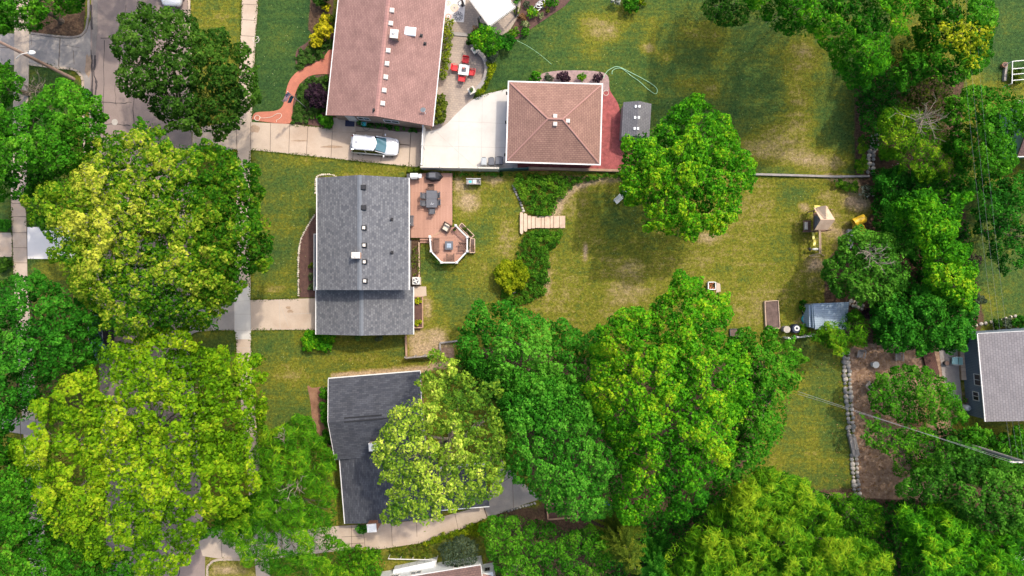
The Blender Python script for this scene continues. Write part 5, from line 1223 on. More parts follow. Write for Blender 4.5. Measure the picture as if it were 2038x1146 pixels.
def stone_row(name, label, pts, r, step, m, cat='stone edging', jitter=.25, rows=1, mix=None):
    q = smooth(PP(pts), 6, False); out = [q[0]]
    for p in q[1:]:
        while math.hypot(p[0] - out[-1][0], p[1] - out[-1][1]) >= step:
            dd = math.hypot(p[0] - out[-1][0], p[1] - out[-1][1]); t = step / dd; out.append((out[-1][0] + (p[0] - out[-1][0]) * t, out[-1][1] + (p[1] - out[-1][1]) * t))
    c = MB()
    for i, (x, y) in enumerate(out):
        j = min(i + 1, len(out) - 1); dx, dy = out[j][0] - out[max(j - 1, 0)][0], out[j][1] - out[max(j - 1, 0)][1]; l = math.hypot(dx, dy) + 1e-6
        for k in range(rows):
            o = (k - (rows - 1) / 2) * r * 1.75; rr = r * rn.uniform(1 - jitter, 1 + jitter)
            c.ball((x - dy / l * o + rn.uniform(-.2, .2) * r, y + dx / l * o + rn.uniform(-.2, .2) * r, rr * .35), (rr * rn.uniform(.85, 1.2), rr * rn.uniform(.75, 1.0), rr * .75), 9, 0 if not mix else rn.randrange(2), .10, rn.random(), rn.uniform(0, 3))
    return tag(c.build(name, [M[m], M[mix or m]], smooth=True), label, cat)
stone_row('stone_edging', 'row of small white stones round the mulch bed in front of the grey house', [(626, 428), (602, 469), (595.6, 495), (593.7, 520), (594, 560), (594, 591)], .10, .19, 'stone_white')
stone_row('stone_edging', 'arc of white stones at the north west corner of the grey house', [(628, 384), (628, 360), (632, 351), (645, 347), (660, 348), (672, 352)], .09, .18, 'stone_white')
stone_row('boulder_wall', 'long double row of rounded boulders between lawn and leaf littered yard', [(1683, 703), (1684, 740), (1688, 790), (1692, 835), (1694, 868)], .25, .43, 'stone', 'stone wall', rows=2, mix='stone_grey')
stone_row('boulder_wall', 'short run of boulders at the lower end of the narrow strip lawn', [(1699, 906), (1702, 950), (1706, 985)], .24, .42, 'stone', 'stone wall', rows=2, mix='stone_grey')
stone_row('stone_border', 'line of grey flat stones beside grass clumps at the woods edge', [(1740, 270), (1741, 290), (1732, 305), (1733, 325), (1731, 345)], .24, .42, 'stone_grey', 'stone border', rows=2, mix='stone')
stone_row('stone_border', 'line of rocks along the planted bank beside the small lawn', [(1022, 370), (1028, 385), (1034, 400), (1044, 424)], .16, .3, 'stone_grey', 'stone border', mix='stone')
stone_row('stone_border', 'heap of pale stones beside the planked shed', [(1692, 602), (1703, 606), (1716, 612)], .2, .32, 'stone', 'stone border', rows=2, mix='stone_white')
stone_row('stone_border', 'stones along the foot of the pale shingle house garden at right', [(1905, 662), (1935, 648), (1975, 640), (2025, 628)], .2, .5, 'stone', 'stone border', mix='stone_white')
stone_row('stone_border', 'dark rocks under the drive edge near the timber frame at the bottom', [(1012, 1016), (1040, 1008), (1068, 1000)], .14, .3, 'stone_grey', 'stone border', mix='stone')
c = MB(); q = PP([(1692, 868), (1700, 905)])
c.bar((q[0][0] - .12, q[0][1], .35), (q[1][0] - .12, q[1][1], .35), .32, .35); c.bar((q[0][0] + .28, q[0][1], .28), (q[1][0] + .28, q[1][1], .28), .32, .28); tag(c.build('concrete_blocks', M['conc_grey']), 'pair of long concrete blocks between the two boulder runs', 'concrete block')
rock('tan boulder in the mulch bed by the grey house front wall', 614.5, 464, .33, 'stone', seed=1); rock('flat grey rock at the south end of the front mulch bed', 608, 579, .34, 'stone', seed=2); rock('small white rock nearest the driveway in the front mulch bed', 602, 586, .2, 'stone_white', seed=3)
rock('pinkish boulder at the top of the bank below the white fence', 1018.5, 361, .4, 'stone', seed=4); rock('pale boulder beside the plank steps on the bank', 1037, 408, .32, 'stone_white', seed=5); rock('grey flat boulder at the tip of the lower bank bed', 1094, 579, .38, 'stone_grey', seed=6)
rock('round pale boulder at the corner of the L shaped timber', 870, 696, .36, 'stone', seed=7); rock('flat pale rock by the walk bed of the slate roof house', 622, 771, .45, 'stone', seed=8); rock('pale rock in the bed close to the slate house wall', 648, 872, .35, 'stone_white', seed=9)
rock('flat stone below the rocky flower bed, upper of two by the canopy', 1009, 69, .5, 'stone', seed=10, h=.14); rock('flat stone below the rocky flower bed, lower of two by the canopy', 1018, 82, .5, 'stone', seed=11, h=.14)
rock('white rock in the flower bed near the lawn edge', 1077, 38, .17, 'stone_white', seed=12); rock('grey rock in the middle of the flower bed near the canopy', 1050, 24, .28, 'stone_grey', seed=13); rock('big pale rock beneath the trees at the right garden edge', 1922, 414, .7, 'stone', seed=14)
rock('grey flat rock under the south rail of the octagon deck', 896, 529, .5, 'stone_grey', seed=15, h=.15); rock('pale worn rock lying on the main lawn edge of the woods', 1711, 300, .35, 'stone', seed=16, h=.15)
for u, v, lb in ((608.6, 493, 'pinkish square stepping slab in the front mulch bed, outer of two'), (621, 492.5, 'greyish square stepping slab in the front mulch bed, next to the house')):
    c = MB(); c.lathe4((0, 0, .045), (.36, .32, .05), .01, 0, 0); tag(c.build('stepping_slab', M['gravel_pink'], org=(*P(u, v), 0)), lb, 'paving slab')

# patio wall, pillars, canopy, mat
q = smooth(PP([(936, 72), (940, 90), (951, 101), (962, 113.5), (968, 129), (968, 145), (962, 162), (946, 181.5)], .5), 6, False)
T = thing('sitting_wall', 'low curved stone sitting wall edging the paved patio', 'wall', (*q[20], .05)); c = MB(); c2 = MB()
for a, b in zip(q, q[1:]): c.bar((*a, .50), (*b, .50), .34, .46); c2.bar((*a, .56), (*b, .56), .44, .06)
c.build('wall_body', M['stone_grey'], T, world=True); c2.build('coping', M['wood_grey'], T, world=True)
for u, v, a, lb in ((945.5, 98.6, .6, 'square stone pillar at the upper end of the curved patio wall'), (938.5, 180, .5, 'square stone pillar at the lower end of the curved patio wall')):
    o = P(u, v, .8); T = thing('stone_pillar', lb, 'pillar', (*o, .05), a); c = MB(); c.box(-.27, .27, -.27, .27, 0, .75); c.build('shaft', M['stone_grey'], T); c = MB(); c.lathe4((0, 0, .79), (.68, .68, .09), .02, 0, 0); c.build('cap', M['cream'], T)
pot('plant_pot', 'dark plant pot on the upper patio pillar', 946, 96.5, .2, .3, 'black', .885, 'deep', 4); pot('plant_pot', 'dark plant pot on the lower patio pillar', 938, 179, .2, .3, 'black', .885, 'deep', 5)
e = 2.7; A = P(974, 51.5, e); B = P(1024.5, 14, e); C_ = P(934, -6, e); rz = math.atan2(B[1] - A[1], B[0] - A[0]); W = math.hypot(B[0] - A[0], B[1] - A[1]); D = 4.3
T = thing('canopy', 'white slatted metal canopy standing over the upper patio', 'canopy', (*A, .05), rz); c = MB(); c.box(0, W, 0, D, e - .16, e - .06); c.build('roof_panel', M['canopy'], T)
c = MB()
for k in range(7): y = k * D / 6; c.box(-.03, W + .03, max(y - .05, 0.0), y + .05, e - .058, e - .01)
c.build('roof_rib', M['siding_white'], T)
c = MB(); c.box(-.08, -.035, -.08, D + .08, e - .26, e - .02); c.box(W + .035, W + .08, -.08, D + .08, e - .26, e - .02); c.box(-.03, W + .03, -.10, -.055, e - .26, e - .02); c.build('edge_beam', M['cream'], T)
for x in (-.35, W + .30):
    for y in (1.3 if x < 0 else .12, D - .2): c = MB(); c.box(x - .07, x + .07, y - .07, y + .07, 0, e - .27); c.box(x - .16, x + .16, y - .16, y + .16, 0, .12); c.build('post', M['darkmetal'], T)
c = MB(); c.box(-.42, W + .37, 1.2, 1.4, e - .40, e - .27); c.build('cross_beam', M['darkmetal'], T)
c = MB()
for k in range(9): c.ball((W * .2 + k * .24, -.2, .55 + .05 * (k % 2)), (.12, .09, .1), 7, 0, .2, k)
tag(c.build('fern_row', M['planks_blue'], org=None), None, None) if False else None
o = P(906, 20); T = thing('outdoor_mat', 'white outdoor mat patterned with round flower motifs beside the brick house', 'mat', (*o, .05), -.09); c = MB(); c.box(-.95, .95, -1.15, 2.2, 0, .012); c.build('mat_base', M['rug'], T)
def ringm(nm, x, y, r0, r1, m, z=.014, n=18):
    c = MB()
    for k in range(n):
        a, b = 2 * math.pi * k / n, 2 * math.pi * (k + .72) / n; c.face([(x + r0 * math.cos(a), y + r0 * math.sin(a), z), (x + r1 * math.cos(a), y + r1 * math.sin(a), z), (x + r1 * math.cos(b), y + r1 * math.sin(b), z), (x + r0 * math.cos(b), y + r0 * math.sin(b), z)])
    c.build(nm, M[m], T)
for x, y, s, m in ((-.1, .2, .42, 'peach'), (-.62, -.72, .3, 'pink'), (-.75, .62, .25, 'peach')):
    ringm('motif', x, y, s * .6, s, m, n=14); ringm('motif', x, y, s * .25, s * .55, 'rug' if s < .4 else 'peach', .015, 10); ringm('motif', x, y, 0, s * .22, 'motif_dark', .016, 8)
ringm('motif', .35, -.62, .10, .40, 'motif_dark', .014, 9); ringm('motif', .35, -.62, .42, .5, 'motif_dark', .014, 13); ringm('motif', .5, .7, .2, .35, 'motif_dark', .014, 9)

# flagpole
o = P(609, 214); T = thing('flagpole', 'slim flagpole with two flags rising from the bed beside the brick path', 'flagpole', (*o, 0)); c = MB(); c.tube([(0, 0, 0), (0, 0, 5.5)], [.035, .02], 8); c.ball((0, 0, 5.54), .05, 8); c.build('pole', M['metal'], T)
def flag(z1, z0, w, m_fn, name):
    c = MB(); n, mrows = 10, 13
    def pt(i, j):
        t = i / n; s = j / mrows; x = w * t; z = z1 - (z1 - z0) * s - .55 * t; y = .16 * math.sin(t * 7 + s) * t ** .5
        return (-x * .72 - .02, x * -.55 + y, z)
    for i in range(n):
        for j in range(mrows): c.face([pt(i, j), pt(i + 1, j), pt(i + 1, j + 1), pt(i, j + 1)], m_fn(i / n, j))
    return c.build(name, [M['flag_red'], M['flag_white'], M['flag_blue'], M['flag_teal']], T)
us = flag(5.35, 4.5, 1.25, lambda t, j: 2 if (t < .4 and j < 7) else (0 if j % 2 == 0 else 1), 'flag')
c = MB()
for i in range(4):
    for j in range(4):
        t = (.05 + i * .1); x = 1.25 * t; z = 5.35 - .85 * (j * 1.6 + .8) / 13 - .55 * t; y = .16 * math.sin(t * 7 + (j * 1.6 + .8) / 13) * t ** .5; c.ball((-x * .72 - .02, x * -.55 + y, z), .022, 5)
c.build('flag_stars', M['flag_white'], us)
flag(4.35, 3.65, 1.0, lambda t, j: 3, 'flag')

# hoses and cable
def hose(name, label, pts, m, z=.06, r=.022, org=None):
    c = MB(); q = smooth(PP(pts), 5, False); c.tube([(x, y, z) for x, y in q], r, 5); return tag(c.build(name, M[m]), label, 'hose')
coil = lambda u, v, r, n=2: [(u + (r + k * .02) * math.cos(k * .7), v + (r + k * .02) * math.sin(k * .7)) for k in range(int(9 * n))]
hose('garden_hose', 'pale hose coiled and trailing across the lower end of the brick path', coil(512.5, 235, 5.2, 2) + [(522, 235), (540, 233), (551, 227), (558, 226), (561, 230), (557, 236), (551, 239), (551, 243)], 'hose', .085)
hose('garden_hose', 'pale coiled hose at the sidewalk edge opposite the yellow shrubs', coil(510, 79, 6, 2) + [(506, 84), (509, 90), (507, 96)], 'hose', .07, .02)
hose('garden_hose', 'mint green hose looping over the lawn behind the garage', [(1200, 156), (1206, 145), (1214, 138), (1230, 133), (1258, 146), (1285, 160), (1303, 172), (1308, 180), (1304, 187), (1290, 178), (1272, 162), (1256, 151), (1240, 138), (1228, 136), (1219, 141), (1218, 148)], 'hose_green', .06, .026)
hose('garden_hose', 'small hose coil on the mulch at the garage north east corner', coil(1206, 185, 5, 2), 'hose', .06, .02)
hose('washing_line', 'thin pale cord stretched over grass from the flower bed', [(1024, 82), (1050, 95), (1076, 113), (1097, 131)], 'hose_green', .5, .012)
hose('garden_hose', 'dark hose loop on the concrete below the brick house wall', [(722, 250), (724, 257), (729, 260), (735, 258), (737, 254)], 'wire_dark', .09, .02)
o = P(724.5, 246, .5); T = thing('hose_reel', 'green hose reel standing beside the brick house wall', 'hose reel', (*o, .06)); c = MB(); c.tube([(-.2, 0, .35), (.2, 0, .35)], [.22, .22], 14); c.build('drum', M['teal'], T); c = MB(); c.box(-.26, -.22, -.15, .15, 0, .6); c.box(.22, .26, -.15, .15, 0, .6); c.build('stand', M['bin_pale'], T)

# utility pole and street lamp (north west)
o = P(147, 157); T = thing('utility_pole', 'brown wooden utility pole with a street lamp arm at the side drive', 'utility pole', (*o, 0)); c = MB(); c.tube([(0, 0, 0), (-.1, .12, 5), (-.2, .25, 11)], [.17, .15, .12], 12); c.build('pole', M['pole_wood'], T, smooth=True)
b = P(32, 116, 7.9); e_ = P(58, 105.5, 8.3); c = MB(); c.tube([(b[0] - o[0], b[1] - o[1], 7.9), ((b[0] * .5 + e_[0] * .5) - o[0], (b[1] * .4 + e_[1] * .6) - o[1], 8.35), (e_[0] - o[0], e_[1] - o[1], 8.4)], .045, 8); c.build('lamp_arm', M['vent'], T)
c = MB(); d_ = (e_[0] - o[0] + .28, e_[1] - o[1] + .02, 8.4); c.ball(d_, (.36, .20, .10), 12); lh = c.build('lamp_head', M['white'], T, smooth=True); c = MB(); c.cyl((d_[0] - .18, d_[1] + .02, d_[2] + .09), .05, .07, 8); c.build('photocell', M['black'], lh)
# pole and wires (south east)
o = P(1886, 872); T = thing('utility_pole', 'dark utility pole leaning out of frame among the south east trees', 'utility pole', (*o, 0)); tp = P(2043, 921, 9.7); tp = (tp[0] - o[0], tp[1] - o[1]); c = MB(); c.tube([(0, 0, 0), (tp[0] * .5, tp[1] * .5, 4.8), (tp[0], tp[1], 9.7)], [.18, .16, .13], 12); c.build('pole', M['wood_grey'], T)
c = MB(); c.bar((tp[0] - 1.25, tp[1] + .02, 9.5), (tp[0] + 1.25, tp[1] - .05, 9.5), .10, .11); arm = c.build('cross_arm', M['vent'], T)
for x in (-1.15, -.6, .6, 1.15): c = MB(); c.cyl((tp[0] + x, tp[1], 9.5), .04, .16, 8); c.build('insulator', M['bin_pale'], arm)
tw = (o[0] + tp[0], o[1] + tp[1])
def wire(label, a, b, sag=.5, r=.016, m='wire'):
    c = MB(); c.tube([(a[0] + (b[0] - a[0]) * t, a[1] + (b[1] - a[1]) * t, a[2] + (b[2] - a[2]) * t - sag * 4 * t * (1 - t)) for t in [k / 14 for k in range(15)]], r, 4); return tag(c.build('overhead_wire', M[m]), label, 'wire')
w0 = P(1588, 779, 7.0); w1 = P(1588, 784, 6.8)
wire('upper of two overhead wires running from the south east pole to the big maples', (tw[0] - 1.15, tw[1], 9.65), (*w0, 7.0), .5, .013); wire('lower of two overhead wires running from the south east pole to the big maples', (tw[0] - .6, tw[1], 9.65), (*w1, 6.8), .7, .011)
for k, (u, lb) in enumerate(((1904, 'thin overhead wire going north over the woods, westernmost'), (1918, 'thin overhead wire going north over the woods, middle one'), (1935, 'thin overhead wire going north over the woods, easternmost'))):
    n0 = P(u, -60, 9.0); wire(lb, (tw[0] - 1.15 + .5 * k, tw[1], 9.66), (*n0, 9.0), .6, .006, 'wire')

# play area
o = P(1634, 437); T = thing('play_tower', 'wooden play tower with shingled roof and swing beam on the lawn', 'play set', (*o, 0)); g = lambda u, v, h: (P(u, v, h)[0] - o[0], P(u, v, h)[1] - o[1], h)
x0, y0, _ = g(1622, 457, 2.5); x1, y1, _ = g(1650, 413, 2.5); ym = g(0, 437.5, 3.2)[1]
c = MB()
def slab(pts, uv):
    c.face(pts, 0, uv); lo_ = [(p[0], p[1], p[2] - .08) for p in pts]; c.face(lo_, 0, [(0, 0)] * len(pts))
    for i in range(len(pts)): j = (i + 1) % len(pts); c.face([pts[i], pts[j], lo_[j], lo_[i]], 0, [(0, 0)] * 4)
q4 = [(0, 0), (1.5, 0), (1.5, 1.1), (0, 1.1)]
slab([(x0, y0, 2.45), (x1 - .1, y0, 2.45), (x1 + .22, ym, 3.25), (x0 + .22, ym, 3.25)], q4); slab([(x1 - .1, y1, 2.45), (x0 - .1, y1, 2.45), (x0 + .22, ym + .02, 3.25), (x1 + .22, ym + .02, 3.25)], q4)
xm_ = (x0 + x1) / 2 - .02; slab([(x0 + .12, y1 + .06, 2.62), (x0 + .16, ym + .3, 2.85), (xm_, ym + .15, 3.33), (xm_, y1 + .1, 3.3)], [(0, 0), (1, 0), (1, .7), (0, .7)]); slab([(x1 - .16, y1 + .06, 2.62), (x1 - .1, ym + .3, 2.85), (xm_ + .01, ym + .15, 3.33), (xm_ + .01, y1 + .1, 3.3)], [(0, 0), (1, 0), (1, .7), (0, .7)])
c.build('roof', M['wood_pale'], T)
fx0, fy0, _ = g(1604, 460, 1.4); fx1, fy1, _ = g(1646, 418, 1.4); c = MB(); c.box(fx0 + .75, fx1, fy0, fy1, 1.3, 1.4); c.box(fx0, fx0 + .74, fy0, fy0 + 1.1, .75, .83); c.build('platform', M['frame_brown'], T)
for x in (fx0 + .8, fx1 - .05):
    for y in (fy0 + .05, fy1 - .05): c = MB(); c.box(x - .045, x + .045, y - .045, y + .045, 0, 2.5); c.build('post', M['wood'], T)
c = MB()
for k in range(6): c.box(fx0 + .1, fx0 + .7, fy0 + .05 + k * .18, fy0 + .13 + k * .18, .84, .87)
c.bar((fx0 - .15, fy0 - .02, .95), (fx1 - .3, fy0 - .02, 1.5), .06, .08); c.build('ramp', M['wicker'], T)
c = MB(); c.lathe4((fx0 + .18, fy0 + .55, 1.0), (.3, .75, .25), .05, 0, 0); c.build('bench_seat', M['stone'], T)
c = MB(); c.lathe4((fx0 + 1.05, fy0 + .9, 1.55), (.5, 1.2, .2), .04, 0, 0); c.build('climbing_wall', M['table_grey'], T)
bx0 = g(1632.3, 458, 2.3); bx1 = g(1632.8, 505, 2.3); c = MB(); c.bar((bx0[0] - .06, bx0[1], 2.3), (bx1[0] - .06, bx1[1], 2.3), .05, .14); c.bar((bx0[0] + .06, bx0[1], 2.3), (bx1[0] + .06, bx1[1], 2.3), .05, .14); c.build('swing_beam', M['wood_pale'], T)
for u in (1610.5, 1640): e_ = g(u, 509, 0); c = MB(); c.tube([(bx1[0], bx1[1] + .06, 2.2), (e_[0], e_[1], 0)], .05, 6); c.build('beam_leg', M['wood_pale'], T)
e_ = g(1611, 509.5, .5); e2_ = g(1632, 509.5, .5); c = MB(); c.bar((e_[0], e_[1], .55), (e2_[0], e2_[1], .55), .05, .08); c.build('cross_bar', M['wood_pale'], T)
for (u, v, lb, a) in ((1617, 469.5, 'yellow swing seat hanging from the beam, nearest the play tower', .1), (1619.3, 482, 'yellow swing seat hanging from the beam, further from the play tower', -.1)):
    oo = P(u, v, .6); S_ = thing('swing', lb, 'swing', (*oo, .6), a); c = MB(); secs = []
    for k in range(9): t = -.34 + .68 * k / 8; secs.append([(-.11 + .10 * math.cos(t * 4), t, .12 * (t / .34) ** 2), (.10 + .10 * math.cos(t * 4), t, .12 * (t / .34) ** 2), (.10 + .10 * math.cos(t * 4), t, .12 * (t / .34) ** 2 + .03), (-.11 + .10 * math.cos(t * 4), t, .12 * (t / .34) ** 2 + .03)])
    c.loft(secs); c.build('seat', M['yellow_lt'], S_); wx, wy = o[0] + bx0[0] - oo[0], 0
    for t in (-.34, .34): c = MB(); c.tube([(0, t, .14), (wx * math.cos(a), t * .9, 1.6)], .010, 4); c.build('rope', M['cream'], S_)
oo = P(1620, 495.8, .6); S_ = thing('trapeze_swing', 'white capsule glider swing with black ends, last on the beam', 'swing', (*oo, .55)); c = MB(); c.ball((.12, 0, .1), (.36, .13, .12), 10); c.build('glider_body', M['white'], S_, smooth=True)
for x in (-.42, .48): c = MB(); c.ball((x, 0, .1), (.16, .2, .14), 8); c.build('glider_seat', M['black'], S_)
c = MB(); c.tube([(.1, 0, .2), (o[0] + bx0[0] - oo[0], 0, 1.68)], .012, 4); c.build('rope', M['cream'], S_)
oo = P(1628, 411.5, 1.6); T = thing('slide', 'pale yellow slide end sticking out behind the play tower roof', 'slide', (*oo, 0)); c = MB(); c.loft([[(x * .33, y, z) for x, z in ((-1, zz + .16), (-.8, zz), (.8, zz), (1, zz + .16), (1, zz + .12), (.8, zz - .04), (-.8, zz - .04), (-1, zz + .12))] for y, zz in ((-.5, 1.5), (-.1, 1.55), (.16, 1.35))]); c.build('slide_trough', M['yellow_lt'], T)
# yellow tube slide pieces
oo = P(1711, 450); T = thing('tube_slide', 'yellow plastic tube slide lying at the edge of the woods', 'slide', (*oo, 0)); gg = lambda u, v, h: (P(u, v, h)[0] - oo[0], P(u, v, h)[1] - oo[1], h)
def tubepiece(nm, pts, r, m, th=.04):
    c = MB(); secs = []
    P_ = [Vector(p) for p in pts]; N = len(P_); n = 22
    def rg(i, rad):
        d = (P_[min(i + 1, N - 1)] - P_[max(i - 1, 0)]).normalized(); a = d.cross(Vector((0, 0, 1))).normalized(); b = d.cross(a); return [tuple(P_[i] + (a * math.cos(t) + b * math.sin(t)) * rad) for t in [2 * math.pi * k / n for k in range(n)]]
    secs = [rg(i, r) for i in range(N)] + [rg(i, r - th) for i in range(N - 1, -1, -1)]; secs.append(secs[0])
    vs = [p for s in secs for p in s]; fs = [(i * n + k, i * n + (k + 1) % n, (i + 1) * n + (k + 1) % n, (i + 1) * n + k) for i in range(len(secs) - 1) for k in range(n)]; c.mesh(vs, fs); return c.build(nm, M[m], T, smooth=True)
tubepiece('tube_section', smooth([gg(1699, 444, .95), gg(1709, 439, 1.0), gg(1720, 434.5, 1.0)], 4, False), .43, 'yellow_pl')
tubepiece('tube_section', smooth([gg(1703, 449, .9), gg(1712, 453, .7), gg(1713.5, 461, .45), gg(1711, 469, .42)], 4, False), .42, 'yellow_pl')
oo = P(1692, 475, .4); T = thing('storage_box', 'long weathered grey wooden box beside the yellow tube slide', 'box', (*oo, 0), -.06); c = MB(); c.box(-.27, .27, -.9, .9, 0, .40); c.build('box_body', M['wood_grey'], T); c = MB(); c.box(-.31, .31, -.94, -.02, .40, .45); c.box(-.31, .31, .02, .94, .40, .45); c.build('lid', M['siding_grey'], T)
# raised beds, fire pit, clutter by the shed
planter('raised_bed', 'long raised vegetable bed with bare soil at the foot of the main lawn', [(1522.5, 599.5), (1549, 598), (1552.5, 653), (1525, 654)], .35, .06, 'soil', 'wood_pale', 'raised bed')
planter('raised_bed', 'small dark edged bed almost under the trees at the lawn edge', [(1453, 655), (1474, 654.5), (1479, 660), (1478, 672), (1454, 672)], .25, .06, 'soil', 'darkmetal', 'raised bed')
planter('raised_bed', 'timber framed bed under the dark trees at bottom centre', [(1088, 1003), (1091, 1034), (1150, 1030), (1148, 1000)], .4, .14, 'mulch', 'wood', 'raised bed')
oo = P(1417, 568.5, .3); T = thing('fire_pit', 'square white rimmed fire pit full of rusty stones at the lawn edge', 'fire pit', (*oo, 0)); c = MB()
for a, b in (((-.36, -.36), (.36, -.36)), ((.36, -.36), (.36, .36)), ((.36, .36), (-.36, .36)), ((-.36, .36), (-.36, -.36))): c.bar((*a, .35), (*b, .35), .08, .35)
c.build('rim', M['white'], T); c = MB(); rn = random.Random(9)
for k in range(26): c.ball((rn.uniform(-.27, .27), rn.uniform(-.27, .27), .2 + rn.uniform(0, .1)), rn.uniform(.05, .09), 6, k % 2, .2, k)
c.build('stones', [M['orange'], M['wicker']], T)
c = MB(); q = PP([(1426, 562), (1433, 565), (1434, 580), (1425, 582)]); c.prism(q, 0, .08); tag(c.build('paving_slab', M['conc']), 'pale hearth slab on the right side of the fire pit', 'paving slab')
oo = P(1563.5, 655, .5); T = thing('compost_bin', 'tan lidded compost bin next to the long raised bed', 'bin', (*oo, 0)); c = MB(); c.cyl((0, 0, 0), .30, .8, 14, r2=.32); c.build('bin_body', M['wood_grey'], T); c = MB(); c.cyl((0, 0, .8), .34, .06, 14); c.build('lid', M['stone'], T)
oo = P(1583, 654, .6); T = thing('rain_barrel', 'navy rain barrel with white ring lid by the corner of the lawn', 'barrel', (*oo, 0)); c = MB(); c.tube([(0, 0, 0), (0, 0, .2), (0, 0, .5), (0, 0, .85)], [.36, .46, .46, .40], 18); c.build('barrel_body', M['navy'], T); c = MB(); c.cyl((.04, .05, .85), .26, .03, 18); l_ = c.build('lid_ring', M['white'], T); c = MB(); c.cyl((.04, .05, .88), .12, .012, 14); c.build('inlet', M['navy'], l_)
oo = P(1604, 618, .4); T = thing('toy_truck', 'pale yellow plastic toy truck beside the planked shed', 'toy', (*oo, 0), .3); c = MB(); c.lathe4((0, .1, .34), (.5, .9, .28), .06, 0, 0); c.build('truck_body', M['yellow_lt'], T); c = MB(); c.lathe4((.02, .26, .6), (.42, .34, .26), .06, 0, 0); c.build('cab', M['yellow_lt'], T)
for x in (-.26, .26):
    for y in (-.2, .38): c = MB(); c.tube([(x - .04, y, .16), (x + .04, y, .16)], .15, 10); c.build('wheel', M['black'], T)
oo = P(1605, 635, .3); T = thing('sand_box', 'teal plastic shell sandpit leaning at the planked shed corner', 'toy', (*oo, 0)); c = MB(); c.tube([(0, 0, 0), (0, 0, .14), (0, 0, .3)], [.36, .44, .40], 16); c.build('shell', M['teal'], T); c = MB(); c.cyl((0, 0, .3), .34, .012, 16); c.build('sand', M['stone'], T)
# leaf litter yard
spots = [((1714, 705.5), 2.95, 'grey slatted garden chair by the boulder wall'), ((1789.5, 711), 3.1, 'grey slatted garden chair between the dark shrubs and the brown boards'), ((1731.5, 767.5), -.7, 'grey slatted garden chair half under the round green shrub')]
for k, ((u, v), a, lb) in enumerate(spots):
    loc = P(u, v, .5)
    if k == 0: AC = chair('adirondack_chair', lb, 'chair', loc, a, 'wood_grey', 'wood_grey', .62, .60, .36, .92, True, 'slatted chairs in the leafy yard', 0, slats=6)
    else: dup(AC, loc, a, lb, 'slatted chairs in the leafy yard')
oo = P(1744, 726, .6); T = thing('drum_table', 'white round drum table between the slatted garden chairs', 'table', (*oo, 0)); c = MB(); c.cyl((0, 0, 0), .27, .52, 18, r2=.29); c.build('drum', M['white'], T); c = MB(); c.cyl((0, 0, .52), .33, .05, 18); c.build('top', M['white'], T)
oo = P(1853, 717, .4); T = thing('board_walk', 'dark brown boarded walkway across the leaf littered yard', 'boardwalk', (*oo, 0), .26 - .03); c = MB(); c.box(-.58, .58, -1.6, 1.3, .22, .30); c.build('boards', M['wood_dark'], T); c = MB(); c.box(-.62, .62, 1.31, 1.42, .2, .42); c.build('end_beam', M['wicker'], T)
for x in (-.5, .5): c = MB(); c.box(x - .05, x + .05, -1.6, 1.3, 0, .215); c.build('bearer', M['wicker'], T)
chair('lounge_chair', 'pale aqua lounge chair on the worn path by the blue grey house', 'chair', P(1903, 718, .5), math.pi / 2, 'aqua', 'white', .72, .62, .36, .85, True, None, 0)
pot('plant_pot', 'black empty pot on the worn path near the boarded walkway', 1880, 722, .26, .4, 'black'); pot('plant_pot', 'terracotta coloured pot by the lower wall of the blue grey house', 1921, 796, .24, .4, 'terracotta', 0, 'deep', 8)
oo = P(1923, 811, .5); T = thing('gas_cylinder', 'white gas cylinder beside the blue grey house wall', 'gas cylinder', (*oo, 0)); c = MB(); c.tube([(0, 0, .05), (0, 0, .15), (0, 0, .75), (0, 0, .9), (0, 0, .95)], [.24, .30, .30, .2, .08], 16); c.build('tank', M['white'], T, smooth=True); c = MB(); c.cyl((0, 0, .95), .12, .12, 10); c.build('valve_collar', M['metal'], T)
oo = P(1917.5, 724, .4); T = thing('timber_steps', 'pale timber platform with planks along the blue grey house wall', 'platform', (*oo, 0), .05); c = MB()
for k in range(8): y = -1.6 + k * .42; c.box(-.24, .24, y, y + .38, .34, .40)
c.build('boards', M['wood_pale'], T); c = MB(); c.box(-.22, .22, -1.58, 1.7, 0, .335); c.build('base', M['wood'], T)
# right edge garden frame
oo = P(2014, 142, .5); T = thing('trellis', 'white tubular frame over a vegetable patch at the right edge', 'frame', (*oo, 0)); g2 = lambda u, v, h: (P(u, v, h)[0] - oo[0], P(u, v, h)[1] - oo[1], h); c = MB()
c.tube([g2(2014, 166, 1.2), g2(2015, 122, 1.2)], .05, 6)
for v in (122, 137, 148, 160): c.tube([g2(2015, v, 1.2), g2(2060, v - 4, 1.2)], .045, 6)
for (u, v) in ((2014, 166), (2015, 122), (2058, 118), (2058, 160)): q = g2(u, v, 1.2); c.tube([q, (q[0], q[1], 0)], .045, 6)
c.build('frame_tubes', M['white'], T)
c = MB(); q = PP([(2003, 124), (2000, 160)], .3); c.bar((*q[0], .3), (*q[1], .3), .14, .3); q = PP([(2006, 124), (2003, 160)], .3); c.bar((*q[0], .25), (*q[1], .25), .1, .25); tag(c.build('timber_edging', M['wood_grey']), 'pair of grey boards beside the white garden frame', 'edging')
pot('plant_pot', 'round terracotta pot beside the white garden frame at right', 1994.5, 131, .26, .4, 'terracotta')
bench('garden_bench', 'white garden bench peeking out under the lawn maple', P(1236, 392, .5), -2.4, 1.5, .5, 'white', 0)
